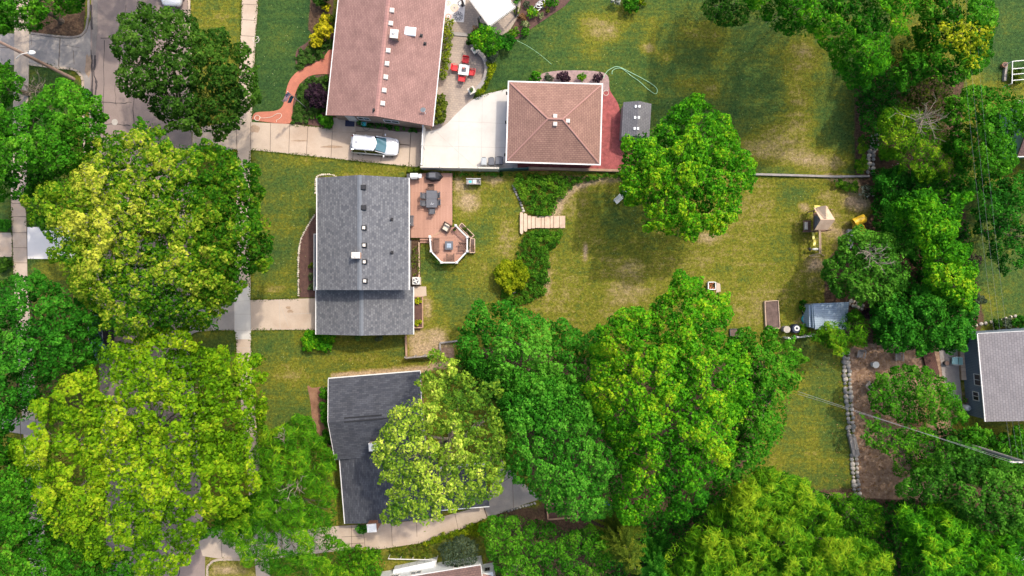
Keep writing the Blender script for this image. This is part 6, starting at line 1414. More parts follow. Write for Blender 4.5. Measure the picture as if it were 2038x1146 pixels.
oo = P(1208, 1001); T = thing('toy_rider', 'blue and orange plastic ride on toy on a grey round slab', 'toy', (*oo, 0)); c = MB(); c.cyl((0, -.35, 0), .55, .06, 16); c.build('slab', M['conc_grey'], T); c = MB(); c.lathe4((-.05, .1, .35), (.7, .45, .4), .1, 0, 0); c.build('toy_body', M['blue_toy'], T); c = MB(); c.lathe4((.22, .3, .62), (.34, .3, .2), .06, 0, 0); c.build('toy_seat', M['pink'], T)
for x in (-.35, .25): c = MB(); c.tube([(x, -.16, .15), (x, -.08, .15)], .15, 10); c.build('wheel', M['black'], T)
oo = P(1073, 12, .4); T = thing('garden_ornament', 'white ring shaped iron garden ornament in the flower bed', 'ornament', (*oo, 0), .5); c = MB()
for x, y, r_ in ((-.3, -.1, .36), (.05, .0, .34), (.4, .15, .3), (.1, .22, .22)): c.tube([(x + r_ * math.cos(t), y + r_ * .7 * math.sin(t), .5 + .1 * math.sin(2 * t)) for t in [2 * math.pi * k / 18 for k in range(19)]], .045, 6)
for x, y in ((-.5, -.2), (.3, -.25), (-.2, .3), (.5, .3)): c.tube([(x, y, .5), (x, y, 0)], .035, 6)
c.build('rings', M['white'], T)
oo = P(2033, 1117, .6); T = thing('paddling_pool', 'pale blue plastic tub at the bottom right edge among trees', 'tub', (*oo, 0)); c = MB(); c.tube([(0, 0, 0), (0, 0, .5)], [.7, .78], 20); c.build('tub_wall', M['aqua'], T); c = MB(); c.cyl((0, 0, .5), .68, .012, 20); c.build('tub_top', M['white'], T)

# ---------------------------------------------------------------- trees
MD = dict(dens=85, leaf=.36, lobe=2.4, sub=.8)
tree('street_tree', 'dark green street tree beside the road at upper left', 'tree', [(330, 15), (378, 22), (400, 62), (440, 58), (455, 85), (490, 110), (500, 150), (505, 195), (480, 225), (492, 240), (440, 262), (395, 258), (375, 264), (345, 250), (310, 222), (285, 200), (250, 182), (228, 145), (242, 130), (218, 95), (240, 70), (246, 28), (285, 22)], 11, 'maple_dark', trunk=(392, 232), seed=1, **dict(MD, leaf=.38, lobe=2.6))
tree('street_tree', 'tree over the road beyond the top edge whose shade falls on the street', 'tree', [(130, -160), (170, -215), (230, -225), (290, -200), (300, -130), (270, -75), (210, -60), (150, -90)], 11, 'green', seed=101, **MD)
tree('street_tree', 'largest yellow tinged linden tree beside the road, opposite the grey house', 'tree', [(275, 237), (320, 255), (345, 292), (400, 295), (450, 310), (500, 330), (514, 380), (500, 410), (532, 440), (527, 500), (500, 540), (480, 575), (440, 612), (430, 655), (385, 640), (355, 645), (330, 658), (270, 672), (225, 662), (205, 640), (210, 610), (150, 580), (118, 520), (105, 480), (78, 450), (58, 400), (100, 368), (160, 340), (175, 310), (205, 300), (208, 270), (255, 272)], 15, 'linden', trunk=(370, 470), seed=2, dens=85, leaf=.38, lobe=2.1, sub=.8, kind='broad',
     bias=[(150, 410, 100, .22), (260, 450, 110, .12), (320, 330, 80, .06), (200, 510, 80, .10), (450, 400, 110, -.12), (500, 480, 80, -.16), (380, 480, 60, .10), (420, 570, 60, .08), (300, 620, 70, -.08), (180, 600, 50, -.06)], edge=6)
tree('street_tree', 'dense mid green maple at the left edge below the utility pole', 'tree', [(-60, 240), (-20, 205), (30, 225), (70, 205), (100, 165), (130, 163), (152, 172), (182, 190), (200, 240), (195, 272), (170, 300), (165, 335), (122, 360), (70, 382), (40, 402), (20, 380), (-60, 400)], 12, 'green', trunk=(95, 300), seed=3, **MD, bias=[(150, 200, 40, .15), (60, 330, 60, .0), (100, 360, 60, -.15)])
tree('yard_tree', 'small bushy tree at the left edge just below the side drive', 'tree', [(-30, 122), (20, 128), (42, 150), (46, 190), (20, 205), (-30, 205)], 6, 'green', seed=4, dens=95, leaf=.32, lobe=1.6, sub=.6)
tree('yard_tree', 'bright green tree filling the top left corner', 'tree', [(-60, -60), (165, -60), (172, 0), (165, 12), (130, 30), (100, 46), (75, 62), (40, 60), (-60, 66)], 9, 'green', seed=5, **MD, bias=[(60, 20, 25, .35), (120, 5, 30, .3)], tint0=.05)
tree('street_tree', 'dark blue green roadside tree at the left edge, below the pale driveway', 'tree', [(-60, 575), (40, 552), (90, 557), (140, 577), (190, 602), (200, 640), (187, 672), (192, 700), (170, 740), (140, 742), (100, 790), (60, 830), (20, 852), (-60, 850)], 11, 'deep', trunk=(120, 660), seed=6, **MD)
tree('street_tree', 'huge lime yellow maple with pale limbs showing at lower left', 'tree', [(225, 665), (262, 690), (310, 667), (370, 665), (382, 702), (440, 703), (522, 715), (510, 760), (527, 800), (512, 850), (498, 880), (500, 940), (480, 1002), (430, 1032), (390, 1062), (352, 1120), (320, 1130), (280, 1140), (240, 1102), (200, 1110), (150, 1082), (110, 1062), (80, 1002), (75, 942), (33, 930), (48, 880), (85, 840), (58, 815), (110, 780), (160, 742), (190, 720)], 14, 'lime', trunk=(350, 840), seed=7, dens=72, leaf=.40, lobe=2.2, sub=.8, gaps=.10, limbs=26, barkm='greybark', edge=6,
     bias=[(150, 950, 100, .14), (240, 830, 80, .10), (440, 780, 90, -.10), (460, 900, 60, -.12), (290, 1110, 60, -.1), (150, 1040, 60, .1)])
tree('street_tree', 'dark green tree in the bottom left corner under the lime maple', 'tree', [(-60, 858), (38, 880), (42, 930), (75, 960), (80, 1000), (110, 1060), (150, 1080), (200, 1105), (250, 1105), (272, 1146), (280, 1200), (-60, 1200)], 10, 'green', trunk=(60, 1010), seed=8, **MD, tint0=-.02)
tree('yard_tree', 'small leafy tree at the bottom between the lime maple and the pavement', 'tree', [(390, 1065), (432, 1030), (490, 985), (530, 1000), (525, 1050), (470, 1075), (430, 1072)], 6, 'green', seed=9, dens=95, leaf=.34, lobe=1.6, sub=.6, limbs=6)
tree('willow_tree', 'wispy feathery willow with bare grey twigs beside the slate roof house', 'tree', [(545, 858), (600, 830), (628, 868), (650, 900), (668, 980), (670, 1060), (686, 1082), (668, 1112), (620, 1150), (560, 1146), (520, 1128), (470, 1095), (445, 1062), (482, 1022), (512, 960), (505, 905)], 9, 'feather', trunk=(585, 960), seed=10, dens=90, leaf=.75, aspect=.13, lobe=1.7, sub=1.0, kind='ray', gaps=.10, limbs=22, barkm='greybark', twigs=[(570, 880, 1.0, 8.2), (590, 960, 1.3, 8.9), (560, 1000, 1.0, 8.5), (610, 1075, 1.2, 8.0), (540, 1040, .9, 7.6), (625, 1120, 1.0, 6.5)], tint0=-.08)
tree('flowering_tree', 'cream flowering tree spreading over the slate roofed house', 'tree', [(872, 698), (900, 720), (922, 748), (980, 765), (1002, 850), (1004, 900), (997, 960), (985, 990), (940, 1000), (900, 1010), (872, 1022), (850, 1058), (820, 1030), (778, 1032), (770, 990), (792, 970), (758, 950), (755, 910), (748, 890), (765, 860), (778, 830), (790, 808), (832, 790), (843, 740)], 13, 'cream', trunk=(905, 850), seed=11, dens=72, leaf=.34, lobe=1.7, sub=.65, gaps=.12, limbs=18, barkm='greybark', low=6.5,
     bias=[(840, 900, 70, .16), (880, 960, 60, .12), (960, 800, 50, -.30), (900, 760, 40, -.05), (985, 880, 40, -.20), (780, 900, 25, -.1), (788, 1010, 25, -.3)])
tree('maple_tree', 'deep green tree at the south edge of the lawn, left of the bright maple', 'tree', [(960, 608), (1010, 597), (1060, 620), (1100, 640), (1150, 655), (1197, 665), (1190, 720), (1172, 770), (1110, 782), (1060, 792), (1000, 782), (962, 752), (920, 730), (905, 692), (918, 650)], 9, 'deep', trunk=(1050, 690), seed=12, **MD, tint0=.07, bias=[(1070, 690, 40, .40), (1000, 700, 40, .22), (1100, 730, 25, .3), (950, 640, 40, .05)])
tree('maple_tree', 'large bright green maple with yellow tips at bottom centre', 'tree', [(1350, 553), (1388, 557), (1405, 582), (1450, 600), (1452, 638), (1440, 662), (1462, 700), (1492, 740), (1500, 790), (1470, 850), (1462, 900), (1422, 960), (1400, 1012), (1350, 1032), (1300, 1022), (1240, 1022), (1218, 1000), (1240, 950), (1230, 900), (1190, 830), (1168, 780), (1185, 720), (1195, 658), (1230, 620), (1290, 613), (1318, 590)], 15, 'bright', trunk=(1320, 770), seed=13, **dict(MD, lobe=2.2, sub=.85), edge=6,
     bias=[(1220, 740, 60, .26), (1330, 820, 30, .28), (1280, 930, 30, .26), (1440, 930, 40, .24), (1430, 800, 50, .08), (1400, 640, 50, -.04), (1250, 650, 40, .10), (1380, 980, 60, -.16), (1210, 800, 30, .2)])
tree('linden_tree', 'dense dark green rounded tree left of the bright maple, by the concrete yard', 'tree', [(1040, 762), (1100, 752), (1190, 775), (1225, 830), (1262, 900), (1255, 955), (1210, 988), (1195, 1028), (1130, 1036), (1088, 1010), (1060, 980), (1013, 950), (1003, 900), (998, 850), (990, 800)], 12.5, 'deep', trunk=(1110, 850), seed=14, dens=105, leaf=.30, lobe=1.6, sub=.62, tint0=.17)
tree('maple_tree', 'green tree on the right flank of the bright maple beside the strip lawn', 'tree', [(1500, 662), (1545, 672), (1598, 698), (1590, 720), (1602, 750), (1572, 800), (1562, 860), (1522, 922), (1470, 962), (1420, 960), (1440, 890), (1462, 800), (1455, 740), (1450, 700), (1465, 666)], 11, 'green', trunk=(1500, 780), seed=15, **MD, tint0=.04, bias=[(1560, 700, 40, .1)])
tree('sumac_tree', 'broad yellow green tree with star shaped leaf sprays at the bottom edge', 'tree', [(1540, 930), (1600, 960), (1650, 1000), (1662, 1050), (1720, 1070), (1762, 1100), (1780, 1200), (1320, 1200), (1330, 1100), (1400, 1030), (1450, 980), (1490, 940)], 9, 'feather', trunk=(1540, 1040), seed=16, dens=95, leaf=.80, aspect=.13, lobe=2.1, sub=1.05, kind='ray', bias=[(1560, 1000, 60, .14), (1420, 1080, 70, .1), (1480, 1100, 50, .05)], tint0=.02)
tree('locust_tree', 'round blue green tree with bare twigs on top, right of the play tower', 'tree', [(1725, 455), (1770, 470), (1800, 500), (1814, 540), (1800, 580), (1760, 600), (1710, 598), (1665, 592), (1640, 560), (1650, 520), (1675, 490), (1695, 462)], 6.5, 'blue', trunk=(1708, 540), seed=17, dens=100, leaf=.34, lobe=1.5, sub=.6, twigs=[(1742, 510, 1.5, 6.9), (1752, 522, 1.0, 6.9), (1730, 505, .9, 6.8)], bias=[(1690, 480, 30, .1)], tint0=.08)
tree('maple_tree', 'round bright maple standing alone in the middle of the lawn', 'tree', [(1380, 198), (1420, 218), (1457, 240), (1452, 275), (1490, 310), (1502, 350), (1480, 380), (1470, 420), (1440, 442), (1400, 457), (1370, 480), (1338, 462), (1280, 455), (1275, 430), (1290, 405), (1248, 395), (1228, 370), (1245, 330), (1238, 290), (1265, 270), (1300, 258), (1330, 222)], 10, 'bright', trunk=(1345, 355), seed=18, dens=90, leaf=.36, lobe=1.8, sub=.75, bias=[(1340, 350, 60, .06), (1290, 420, 30, -.1), (1420, 300, 50, .05), (1380, 220, 40, -.08)], tint0=.04)
tree('conifer_tree', 'dark round evergreen at the top edge of the big lawn', 'tree', [(1398, -40), (1498, -40), (1500, 12), (1485, 40), (1450, 54), (1415, 40), (1400, 12)], 6, 'blue', seed=19, dens=110, leaf=.28, lobe=1.1, sub=.5, tint0=-.12)
tree('locust_tree', 'tall bright feathery tree overhanging the top right of the lawn', 'tree', [(1470, -170), (1860, -170), (1845, -60), (1832, 20), (1810, 45), (1790, 58), (1772, 80), (1770, 130), (1730, 162), (1690, 160), (1658, 142), (1672, 110), (1620, 72), (1550, 62), (1515, 40), (1490, 10)], 14, 'bright', trunk=(1670, -80), seed=20, dens=85, leaf=.44, aspect=.34, lobe=2.2, sub=.9, kind='ray', tint0=-.24, bias=[(1530, 10, 30, .15), (1800, 30, 30, .15)])
tree('golden_rain_tree', 'tree with bright yellow blossom on its right side at upper right', 'tree', [(1830, -40), (1958, -40), (1975, 10), (1988, 50), (1972, 80), (1965, 120), (1950, 142), (1900, 172), (1850, 152), (1792, 172), (1780, 130), (1820, 90), (1830, 50)], 10, 'green', trunk=(1880, 90), seed=21, **dict(MD, lobe=2.0))
leaves('blossom', [(1880, 50), (1925, 35), (1980, 45), (1975, 85), (1955, 130), (1925, 140), (1915, 110), (1870, 95), (1850, 70)], 10.4, 8.6, L['golden'], bpy.data.objects['golden_rain_tree'], bpy.data.objects['golden_rain_tree'].location[:], dens=34, leaf=.36, lobe=1.4, sub=.5, edge=3, gaps=.15, seed=211, tint0=.22)
tree('yard_tree', 'mid green tree by the white garden frame at the right edge', 'tree', [(1895, 190), (1940, 172), (1985, 172), (2000, 165), (2020, 185), (2060, 200), (2060, 260), (2022, 262), (2020, 330), (1990, 352), (1920, 347), (1890, 300), (1888, 240)], 8, 'green', trunk=(1935, 260), seed=22, **MD, tint0=-.03)
tree('yard_tree', 'yellowish feathery tree round a bleached dead crown at upper right', 'tree', [(1765, 215), (1800, 203), (1850, 225), (1890, 258), (1922, 330), (1890, 362), (1840, 352), (1790, 332), (1753, 300), (1745, 250)], 6, 'feather', seed=23, dens=100, leaf=.36, aspect=.32, kind='ray', lobe=1.6, sub=.7, tint0=.0, bias=[(1780, 270, 30, .1), (1890, 330, 30, .2)])
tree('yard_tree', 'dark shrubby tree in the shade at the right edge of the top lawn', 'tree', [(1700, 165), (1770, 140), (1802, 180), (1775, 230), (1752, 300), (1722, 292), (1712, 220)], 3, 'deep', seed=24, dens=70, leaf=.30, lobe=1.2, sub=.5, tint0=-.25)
tree('yard_tree', 'dark thicket tree along the right end of the lawn timber', 'tree', [(1745, 352), (1780, 335), (1900, 352), (1990, 352), (2060, 330), (2060, 402), (1990, 402), (1930, 392), (1850, 372), (1800, 395), (1775, 398), (1755, 380)], 4, 'deep', seed=25, dens=85, leaf=.34, lobe=1.8, sub=.7, tint0=-.16, limbs=14)
tree('maple_tree', 'small vivid bright green maple in the right hand woods', 'tree', [(1810, 380), (1850, 370), (1890, 380), (1926, 385), (1912, 440), (1882, 482), (1830, 482), (1800, 452), (1773, 408)], 8, 'bright', seed=26, **dict(MD, lobe=1.7), tint0=-.02)
tree('yard_tree', 'dark green tree between the vivid small maple and the yellow tube slide', 'tree', [(1762, 405), (1800, 450), (1832, 482), (1822, 522), (1785, 500), (1760, 470), (1752, 430)], 5, 'deep', seed=27, dens=90, leaf=.34, lobe=1.5, sub=.6, tint0=-.05)
tree('yard_tree', 'yellow green tree at the right edge of the woods beside the shaded lawn', 'tree', [(1830, 490), (1880, 470), (1932, 490), (1936, 540), (1946, 590), (1930, 622), (1880, 602), (1838, 560)], 7, 'bright', seed=28, **dict(MD, lobe=1.7), bias=[(1900, 560, 40, .28)], tint0=-.04)
tree('yard_tree', 'dark green tree north of the leaf littered yard', 'tree', [(1740, 600), (1800, 560), (1850, 570), (1900, 600), (1936, 622), (1932, 670), (1900, 697), (1850, 690), (1790, 702), (1750, 682), (1733, 640)], 6, 'deep', seed=29, **dict(MD, lobe=1.7), tint0=-.06)
tree('staghorn_tree', 'small feathery tree drooping over the planked shed roof', 'tree', [(1640, 660), (1665, 642), (1680, 622), (1705, 612), (1736, 650), (1722, 682), (1682, 702), (1640, 692), (1600, 672), (1612, 655)], 4.5, 'feather', trunk=(1685, 655), seed=30, dens=110, leaf=.52, aspect=.2, kind='ray', lobe=1.6, sub=.85, tint0=-.08)
tree('yard_tree', 'round glossy green shrub tree in the middle of the leaf littered yard', 'tree', [(1745, 745), (1790, 728), (1840, 735), (1882, 755), (1906, 790), (1916, 830), (1890, 852), (1830, 842), (1780, 832), (1740, 812), (1725, 780)], 5, 'green', seed=31, dens=110, leaf=.28, lobe=1.4, sub=.5, tint0=.02)
tree('yard_tree', 'thin yellow green scrub tree under the overhead wires', 'tree', [(1720, 832), (1780, 838), (1840, 852), (1880, 880), (1872, 930), (1830, 947), (1790, 930), (1760, 900), (1718, 870)], 4, 'green', seed=32, dens=70, leaf=.30, lobe=1.4, sub=.5, gaps=.25, tint0=.08)
tree('yard_tree', 'dark bluish tree below the overhead wires in the south east corner', 'tree', [(1870, 882), (1930, 882), (1990, 912), (2060, 930), (2060, 1060), (1960, 1062), (1880, 1012), (1830, 1002), (1788, 990), (1800, 960), (1850, 930)], 9, 'blue', trunk=(1880, 930), seed=33, **MD, tint0=-.04, bias=[(2020, 960, 40, .3)])
tree('sumac_tree', 'bright feathery tree filling the bottom right corner', 'tree', [(1790, 1002), (1880, 1010), (1960, 1060), (2060, 1045), (2060, 1200), (1790, 1200), (1800, 1090), (1778, 1040)], 9, 'bright', seed=34, dens=95, leaf=.74, aspect=.15, kind='ray', lobe=2.0, sub=.95, tint0=-.10, bias=[(1880, 1040, 40, .12), (1900, 1100, 40, .12)])
tree('yard_tree', 'green tree at the corner of the blue grey house by the wires', 'tree', [(1915, 842), (1960, 848), (1985, 868), (2060, 848), (2060, 925), (1982, 912), (1920, 885)], 4.5, 'green', seed=35, dens=90, leaf=.32, lobe=1.4, sub=.6, tint0=.02, bias=[(1950, 850, 20, .25)])
tree('yard_tree', 'small dark feathery tree at the lower end of the strip lawn', 'tree', [(1655, 985), (1700, 975), (1750, 1000), (1762, 1050), (1732, 1082), (1690, 1072), (1660, 1040)], 6, 'feather', seed=36, dens=100, leaf=.36, aspect=.3, kind='ray', lobe=1.3, sub=.6, tint0=-.22)
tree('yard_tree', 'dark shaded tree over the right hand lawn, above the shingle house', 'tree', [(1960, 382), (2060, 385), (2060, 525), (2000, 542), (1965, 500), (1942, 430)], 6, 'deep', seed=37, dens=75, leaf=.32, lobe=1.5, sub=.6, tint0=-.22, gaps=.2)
# conifer with drooping branches
def conifer(label, base, H, r, pal, seed):
    bx, by = P(*base); T = thing('spruce_tree', label, 'tree', (bx, by, 0)); rnd = random.Random(seed); c = MB(); c.tube([(0, 0, 0), (0, 0, H * .98)], [.24, .03], 8); c.build('trunk', M['bark'], T)
    V = []; TT = []
    for k in range(20):
        z0 = H * (.15 + .83 * k / 19)
        for j in range(8):
            a = rnd.uniform(0, 6.28); rr = (r * (1 - k / 20) ** .8 + .25) * rnd.uniform(.55, 1.15); tn = rnd.random(); z = z0 + rnd.uniform(-.25, .25); dr = rnd.uniform(.12, .34); sw = rnd.uniform(-.25, .25)
            for s in range(int(rr / .10)):
                d = (s + 1) * .10; ab = a + sw * d / rr
                for side in (-1, 1, -1, 1, 0):
                    l = rnd.uniform(.14, .34) * (1.15 - .6 * d / rr); aa = ab + side * rnd.uniform(.5, 1.2); p = Vector((d * math.cos(ab) + rnd.uniform(-.06, .06), d * math.sin(ab) + rnd.uniform(-.06, .06), z - dr * d + rnd.uniform(-.1, .08))); q = p + Vector((math.cos(aa) * l, math.sin(aa) * l, rnd.uniform(-.10, .08))); n = Vector((-math.sin(aa), math.cos(aa), rnd.uniform(-.4, .4))) * .035
                    V += [p, (p + q) / 2 + n, q, (p + q) / 2 - n]; TT.append(min(1, max(0, .12 + tn * .45 + .28 * d / rr + rnd.uniform(-.15, .15))))
    me = bpy.data.meshes.new('foliage'); me.from_pydata([tuple(v) for v in V], [], [(i, i + 1, i + 2, i + 3) for i in range(0, len(V), 4)]); at = me.attributes.new('tint', 'FLOAT', 'FACE'); at.data.foreach_set('value', TT); me.materials.append(L[pal]); o = bpy.data.objects.new('foliage', me); COL.objects.link(o); o.parent = T
conifer('spruce with drooping pale green branches at bottom centre', (1222, 1036), 12, 2.7, 'olive', 41)
conifer('dark spruce at the bottom edge right of the pale green spruce', (1290, 1090), 8, 2.2, 'deep', 42)
def dead(label, u, v, h, rad, name='dead_tree'):
    o = P(u, v, h); T = thing(name, label, 'dead tree', (*o, 0)); rnd = random.Random(int(u)); c = MB(); c.tube([(0, 0, 0), (.1, 0, h * .5), (0, 0, h - .2)], [.16, .12, .07], 8); c.build('trunk', M['greybark'], T); bare_twigs('branches', T, [(u, v, rad, h), (u - 12, v + 4, rad * .7, h - .2), (u + 8, v - 10, rad * .6, h)], h, rnd)
dead('bleached dead tree crown in the woods at upper right', 1838, 240, 6.6, 2.3); dead('bare twiggy grey shrub at the left edge below the side drive', 62, 178, 3.2, 1.7, 'bare_shrub')
dead('bare grey branches at the lower right side of the cream flowering tree', 990, 908, 8, 1.0, 'bare_branch')

# ---------------------------------------------------------------- shrubs and beds
sh = shrub
sh('golden_shrub', 'golden yellow shrub by the brick house, topmost of the big three', (650, 38, 13), 1.2, 'yellow', 1); sh('golden_shrub', 'golden yellow shrub by the brick house, middle of the big three', (643, 60, 17), 1.4, 'yellow', 2); sh('golden_shrub', 'golden yellow shrub by the brick house, lowest of the big three', (629, 78, 15), 1.2, 'yellow', 3)
sh('golden_shrub', 'small gold green shrub at the lower tip of the golden row', (613.5, 93, 7), .7, 'golden', 4); sh('golden_shrub', 'small golden shrub nearest the top edge by the brick house', (647, 13, 8), .8, 'yellow', 5)
sh('dark_shrub', 'dark brown green shrub at the top edge left of the brick house', (640, -6, 18), 1.6, 'maple_dark', 6); sh('dark_shrub', 'dark shrub against the brick house beside the golden row', (663, 34, 10), 1.4, 'olive', 7, tint0=-.1)
sh('purple_shrub', 'large round dark purple shrub beside the brick path', (629, 191, 25), 2.0, 'purple', 8, lobe=1.2, sub=.35, tint0=-.05)
sh('round_shrub', 'green clipped shrub at the south west corner of the brick house', (651, 240, 15), 1.2, 'green', 9); sh('round_shrub', 'small green shrub in the bed by the driveway, left of two small ones', (621, 233, 8), .7, 'feather', 10); sh('round_shrub', 'small green shrub in the bed by the driveway, right of two small ones', (637, 234, 8), .8, 'green', 11)
sh('dark_shrub', 'small dark shrub between the purple shrub and the brick house', (650, 158, 8), 1.0, 'maple_dark', 12)
cover('ground_cover', 'blue green ground cover above the brick path', smooth([(652, 99), (641, 115), (613, 130), (594, 137), (588, 118), (594, 100), (612, 94), (640, 80), (662, 78), (664, 92)], 3), .22, 'cover', 13, dens=330, leaf=.17)
cover('ground_cover', 'blue green ground cover below the brick path around the purple shrub', [(578, 245), (584, 210), (589, 190), (598, 169), (614, 156), (634, 150), (656, 150), (652, 220), (635, 228), (610, 240), (615, 247)], .22, 'cover', 14, dens=330, leaf=.17)
cover('ivy_strip', 'dark ivy strip along the driveway wall of the brick house', [(710, 240), (840, 258), (838, 262), (790, 260), (759, 255), (708, 248)], .5, 'deep', 15, tint0=-.1, dens=140)
sh('hedge', 'yellow green hedge along the patio wall of the brick house', [(884, 36), (902, 38), (901, 80), (895, 120), (888, 156), (874, 158), (877, 110), (881, 70)], 1.3, 'golden', 16, 'hedge', lobe=.8, sub=.3, leaf=.2, dens=190)
sh('round_shrub', 'olive shrub at the patio corner of the brick house', [(868, 190), (882, 182), (890, 200), (888, 225), (880, 245), (866, 254), (860, 235)], 1.4, 'olive', 17, tint0=.12)
sh('ornamental_tree', 'bright green small tree between the patio and the canopy', (970, 77, 31), 3.2, 'bright', 18, 'tree', lobe=1.3, sub=.5, leaf=.26, dens=130); sh('dark_shrub', 'dark green shrub left of the bright small patio tree', (940, 78, 13), 1.2, 'maple_dark', 19); sh('dark_shrub', 'dark green mound right of the bright small patio tree', (1006, 82, 18), 1.1, 'deep', 20, tint0=-.1); sh('grass_clump', 'reddish grass clump above the bright small patio tree', (947, 60, 9), .9, 'dry', 21, 'grass', kind='ray', aspect=.2)
sh('hedge', 'grey green hedge behind the upper part of the curved patio wall', [(952, 98), (970, 98), (990, 104), (988, 118), (980, 130), (970, 120), (962, 108)], .9, 'grey', 22, 'hedge', lobe=.8, sub=.3); sh('hedge', 'pale yellow green hedge behind the lower part of the curved patio wall', [(970, 120), (986, 122), (984, 148), (974, 168), (960, 184), (948, 194), (944, 184), (960, 168), (970, 148)], .9, 'golden', 23, 'hedge', lobe=.7, sub=.3, tint0=-.02, leaf=.2)
FB = [(1028, 22, 7, .5, 'golden', 'small yellow green plant closest to the canopy post in the flower bed'), (1048, 8, 7, .5, 'grey', 'grey green plant at the top of the flower bed'), (1059, 25, 11, .7, 'bright', 'bright lime green plant in the middle of the flower bed'), (1045, 48, 10, .6, 'pale', 'pale variegated hosta in the flower bed'), (1023, 65, 10, .7, 'feather', 'green spiky plant at the lower end of the flower bed'), (1042, 62, 9, .6, 'green', 'leafy green plant beside the pale hosta'), (1099, 3, 11, .9, 'green', 'bushy green plant at the top edge of the flower bed'), (1077, 30, 7, .5, 'pale', 'small pale plant near the white rock'), (1091, 20, 6, .4, 'olive', 'small olive plant near the lawn side of the flower bed'), (1040, 34, 7, .5, 'dry', 'reddish brown plant in the flower bed'), (1030, -4, 9, .7, 'green', 'green plant at the top edge right of the canopy'), (1084, 6, 6, .6, 'golden', 'yellow flowering plant beside the white ornament')]
for k, (u, v, r_, h, p, lb) in enumerate(FB): sh('bed_plant', lb, (u, v, r_), h, p, 100 + k, 'plant', 'plants of the flower bed', lobe=.5, sub=.25, leaf=.18)
sh('white_flower_shrub', 'white flowering plant at the top edge of the big lawn', (1226, 1, 11), .9, 'white', 24); sh('round_shrub', 'green shrub beside the white flowers at the top edge', (1256, 4, 20), 1.1, 'green', 25, tint0=-.04); sh('golden_shrub', 'gold tinged shrub at the right of the top edge flower spot', (1278, 4, 8), .7, 'golden', 26)
for k, (u, v, r_, h, p, lb) in enumerate([(1066, 156, 12, .9, 'green', 'green shrub at the north west corner of the garage'), (1091.5, 155, 8, .6, 'grey', 'small grey green plant in the pink gravel behind the garage'), (1122, 152, 12, .9, 'purple', 'spiky purple shrub in the pink gravel behind the garage'), (1157, 152, 9, .8, 'feather', 'bright green shrub between the two purple ones behind the garage'), (1190, 154, 11, .9, 'purple', 'dark purple shrub at the hose end of the gravel bed')]): sh('bed_plant', lb, (u, v, r_), h, p, 120 + k, 'shrub', 'shrubs behind the garage', lobe=.6, sub=.3, kind='ray' if p == 'purple' else 'broad')
for k, (u, v, r_, lb) in enumerate([(620.4, 530.6, 6.5, 'pale green round plant in the front mulch bed, northernmost of three'), (619.7, 549.8, 7.5, 'pale green round plant in the front mulch bed, middle of three'), (620.4, 570.7, 7.5, 'pale green round plant in the front mulch bed, nearest the driveway')]): sh('bed_plant', lb, (u, v, r_), .6, 'pale' if k else 'golden', 130 + k, 'plant', 'round plants in front of the grey house', lobe=.5, sub=.25, leaf=.18, tint0=-.15)
sh('hedge', 'bright green L shaped hedge at the south west corner of the grey house', [(600, 670), (612, 655), (630, 656), (662, 664), (668, 684), (660, 696), (632, 700), (604, 694)], 1.2, 'bright', 27, 'hedge', lobe=1.4, sub=.4, dens=330, rag=.6); sh('round_shrub', 'small wispy shrub on the south wall of the grey house, left one', (714, 672, 8), .7, 'cover', 28, leaf=.18, gaps=.2); sh('round_shrub', 'small wispy shrub on the south wall of the grey house, right one', (753, 671, 8), .6, 'grey', 29, leaf=.18, gaps=.2)
cover('ground_cover', 'leafy green planted bank above the plank steps', smooth([(1026, 347), (1080, 344), (1150, 348), (1242, 344), (1242, 353), (1172, 359), (1140, 374), (1116, 400), (1104, 426), (1062, 429), (1046, 415), (1036, 390), (1024, 370)], 2), .45, 'ivy', 30, gaps=.14, tint0=.10, bias=[(1095, 365, 8, .3), (1098, 420, 14, .2), (1040, 375, 10, .15), (1075, 405, 14, -.2)])
cover('ground_cover', 'dark green planted bank below the plank steps', smooth([(1046, 464), (1070, 458), (1116, 458), (1114, 480), (1098, 502), (1092, 545), (1092, 572), (1078, 592), (1050, 604), (1010, 608), (992, 585), (1018, 560), (1030, 500)], 2), .45, 'ivy', 31, gaps=.12, tint0=.0)
sh('golden_shrub', 'round yellow green feathery shrub on the lower planted bank', (1019, 548, 34), 1.8, 'golden', 32, kind='ray', aspect=.22, leaf=.42, lobe=1.0, sub=.6, tint0=.06); cover('weed_strip', 'dark weeds along the foot of the cream fence', [(895, 343), (1025, 344), (1024, 358), (1005, 352), (960, 350), (905, 351)], .3, 'deep', 33, dens=70, tint0=-.05)
sh('bed_plant', 'grey green plants under the south west rail of the octagon', [(856, 506), (864, 506), (882, 524), (896, 527), (888, 533), (868, 524)], .4, 'cover', 34, 'plant', dens=90, lobe=.5, sub=.25); cover('weed_strip', 'sparse weeds in the narrow bed behind the grey house', [(818, 490), (832, 488), (833, 545), (818, 548)], .4, 'olive', 35, dens=60, gaps=.3)
sh('vine', 'dark vine on the deck end fence by the grill', [(806, 338), (838, 334), (842, 342), (812, 346)], 1.1, 'olive', 36, 'vine', tint0=-.1, lobe=.5, sub=.3)
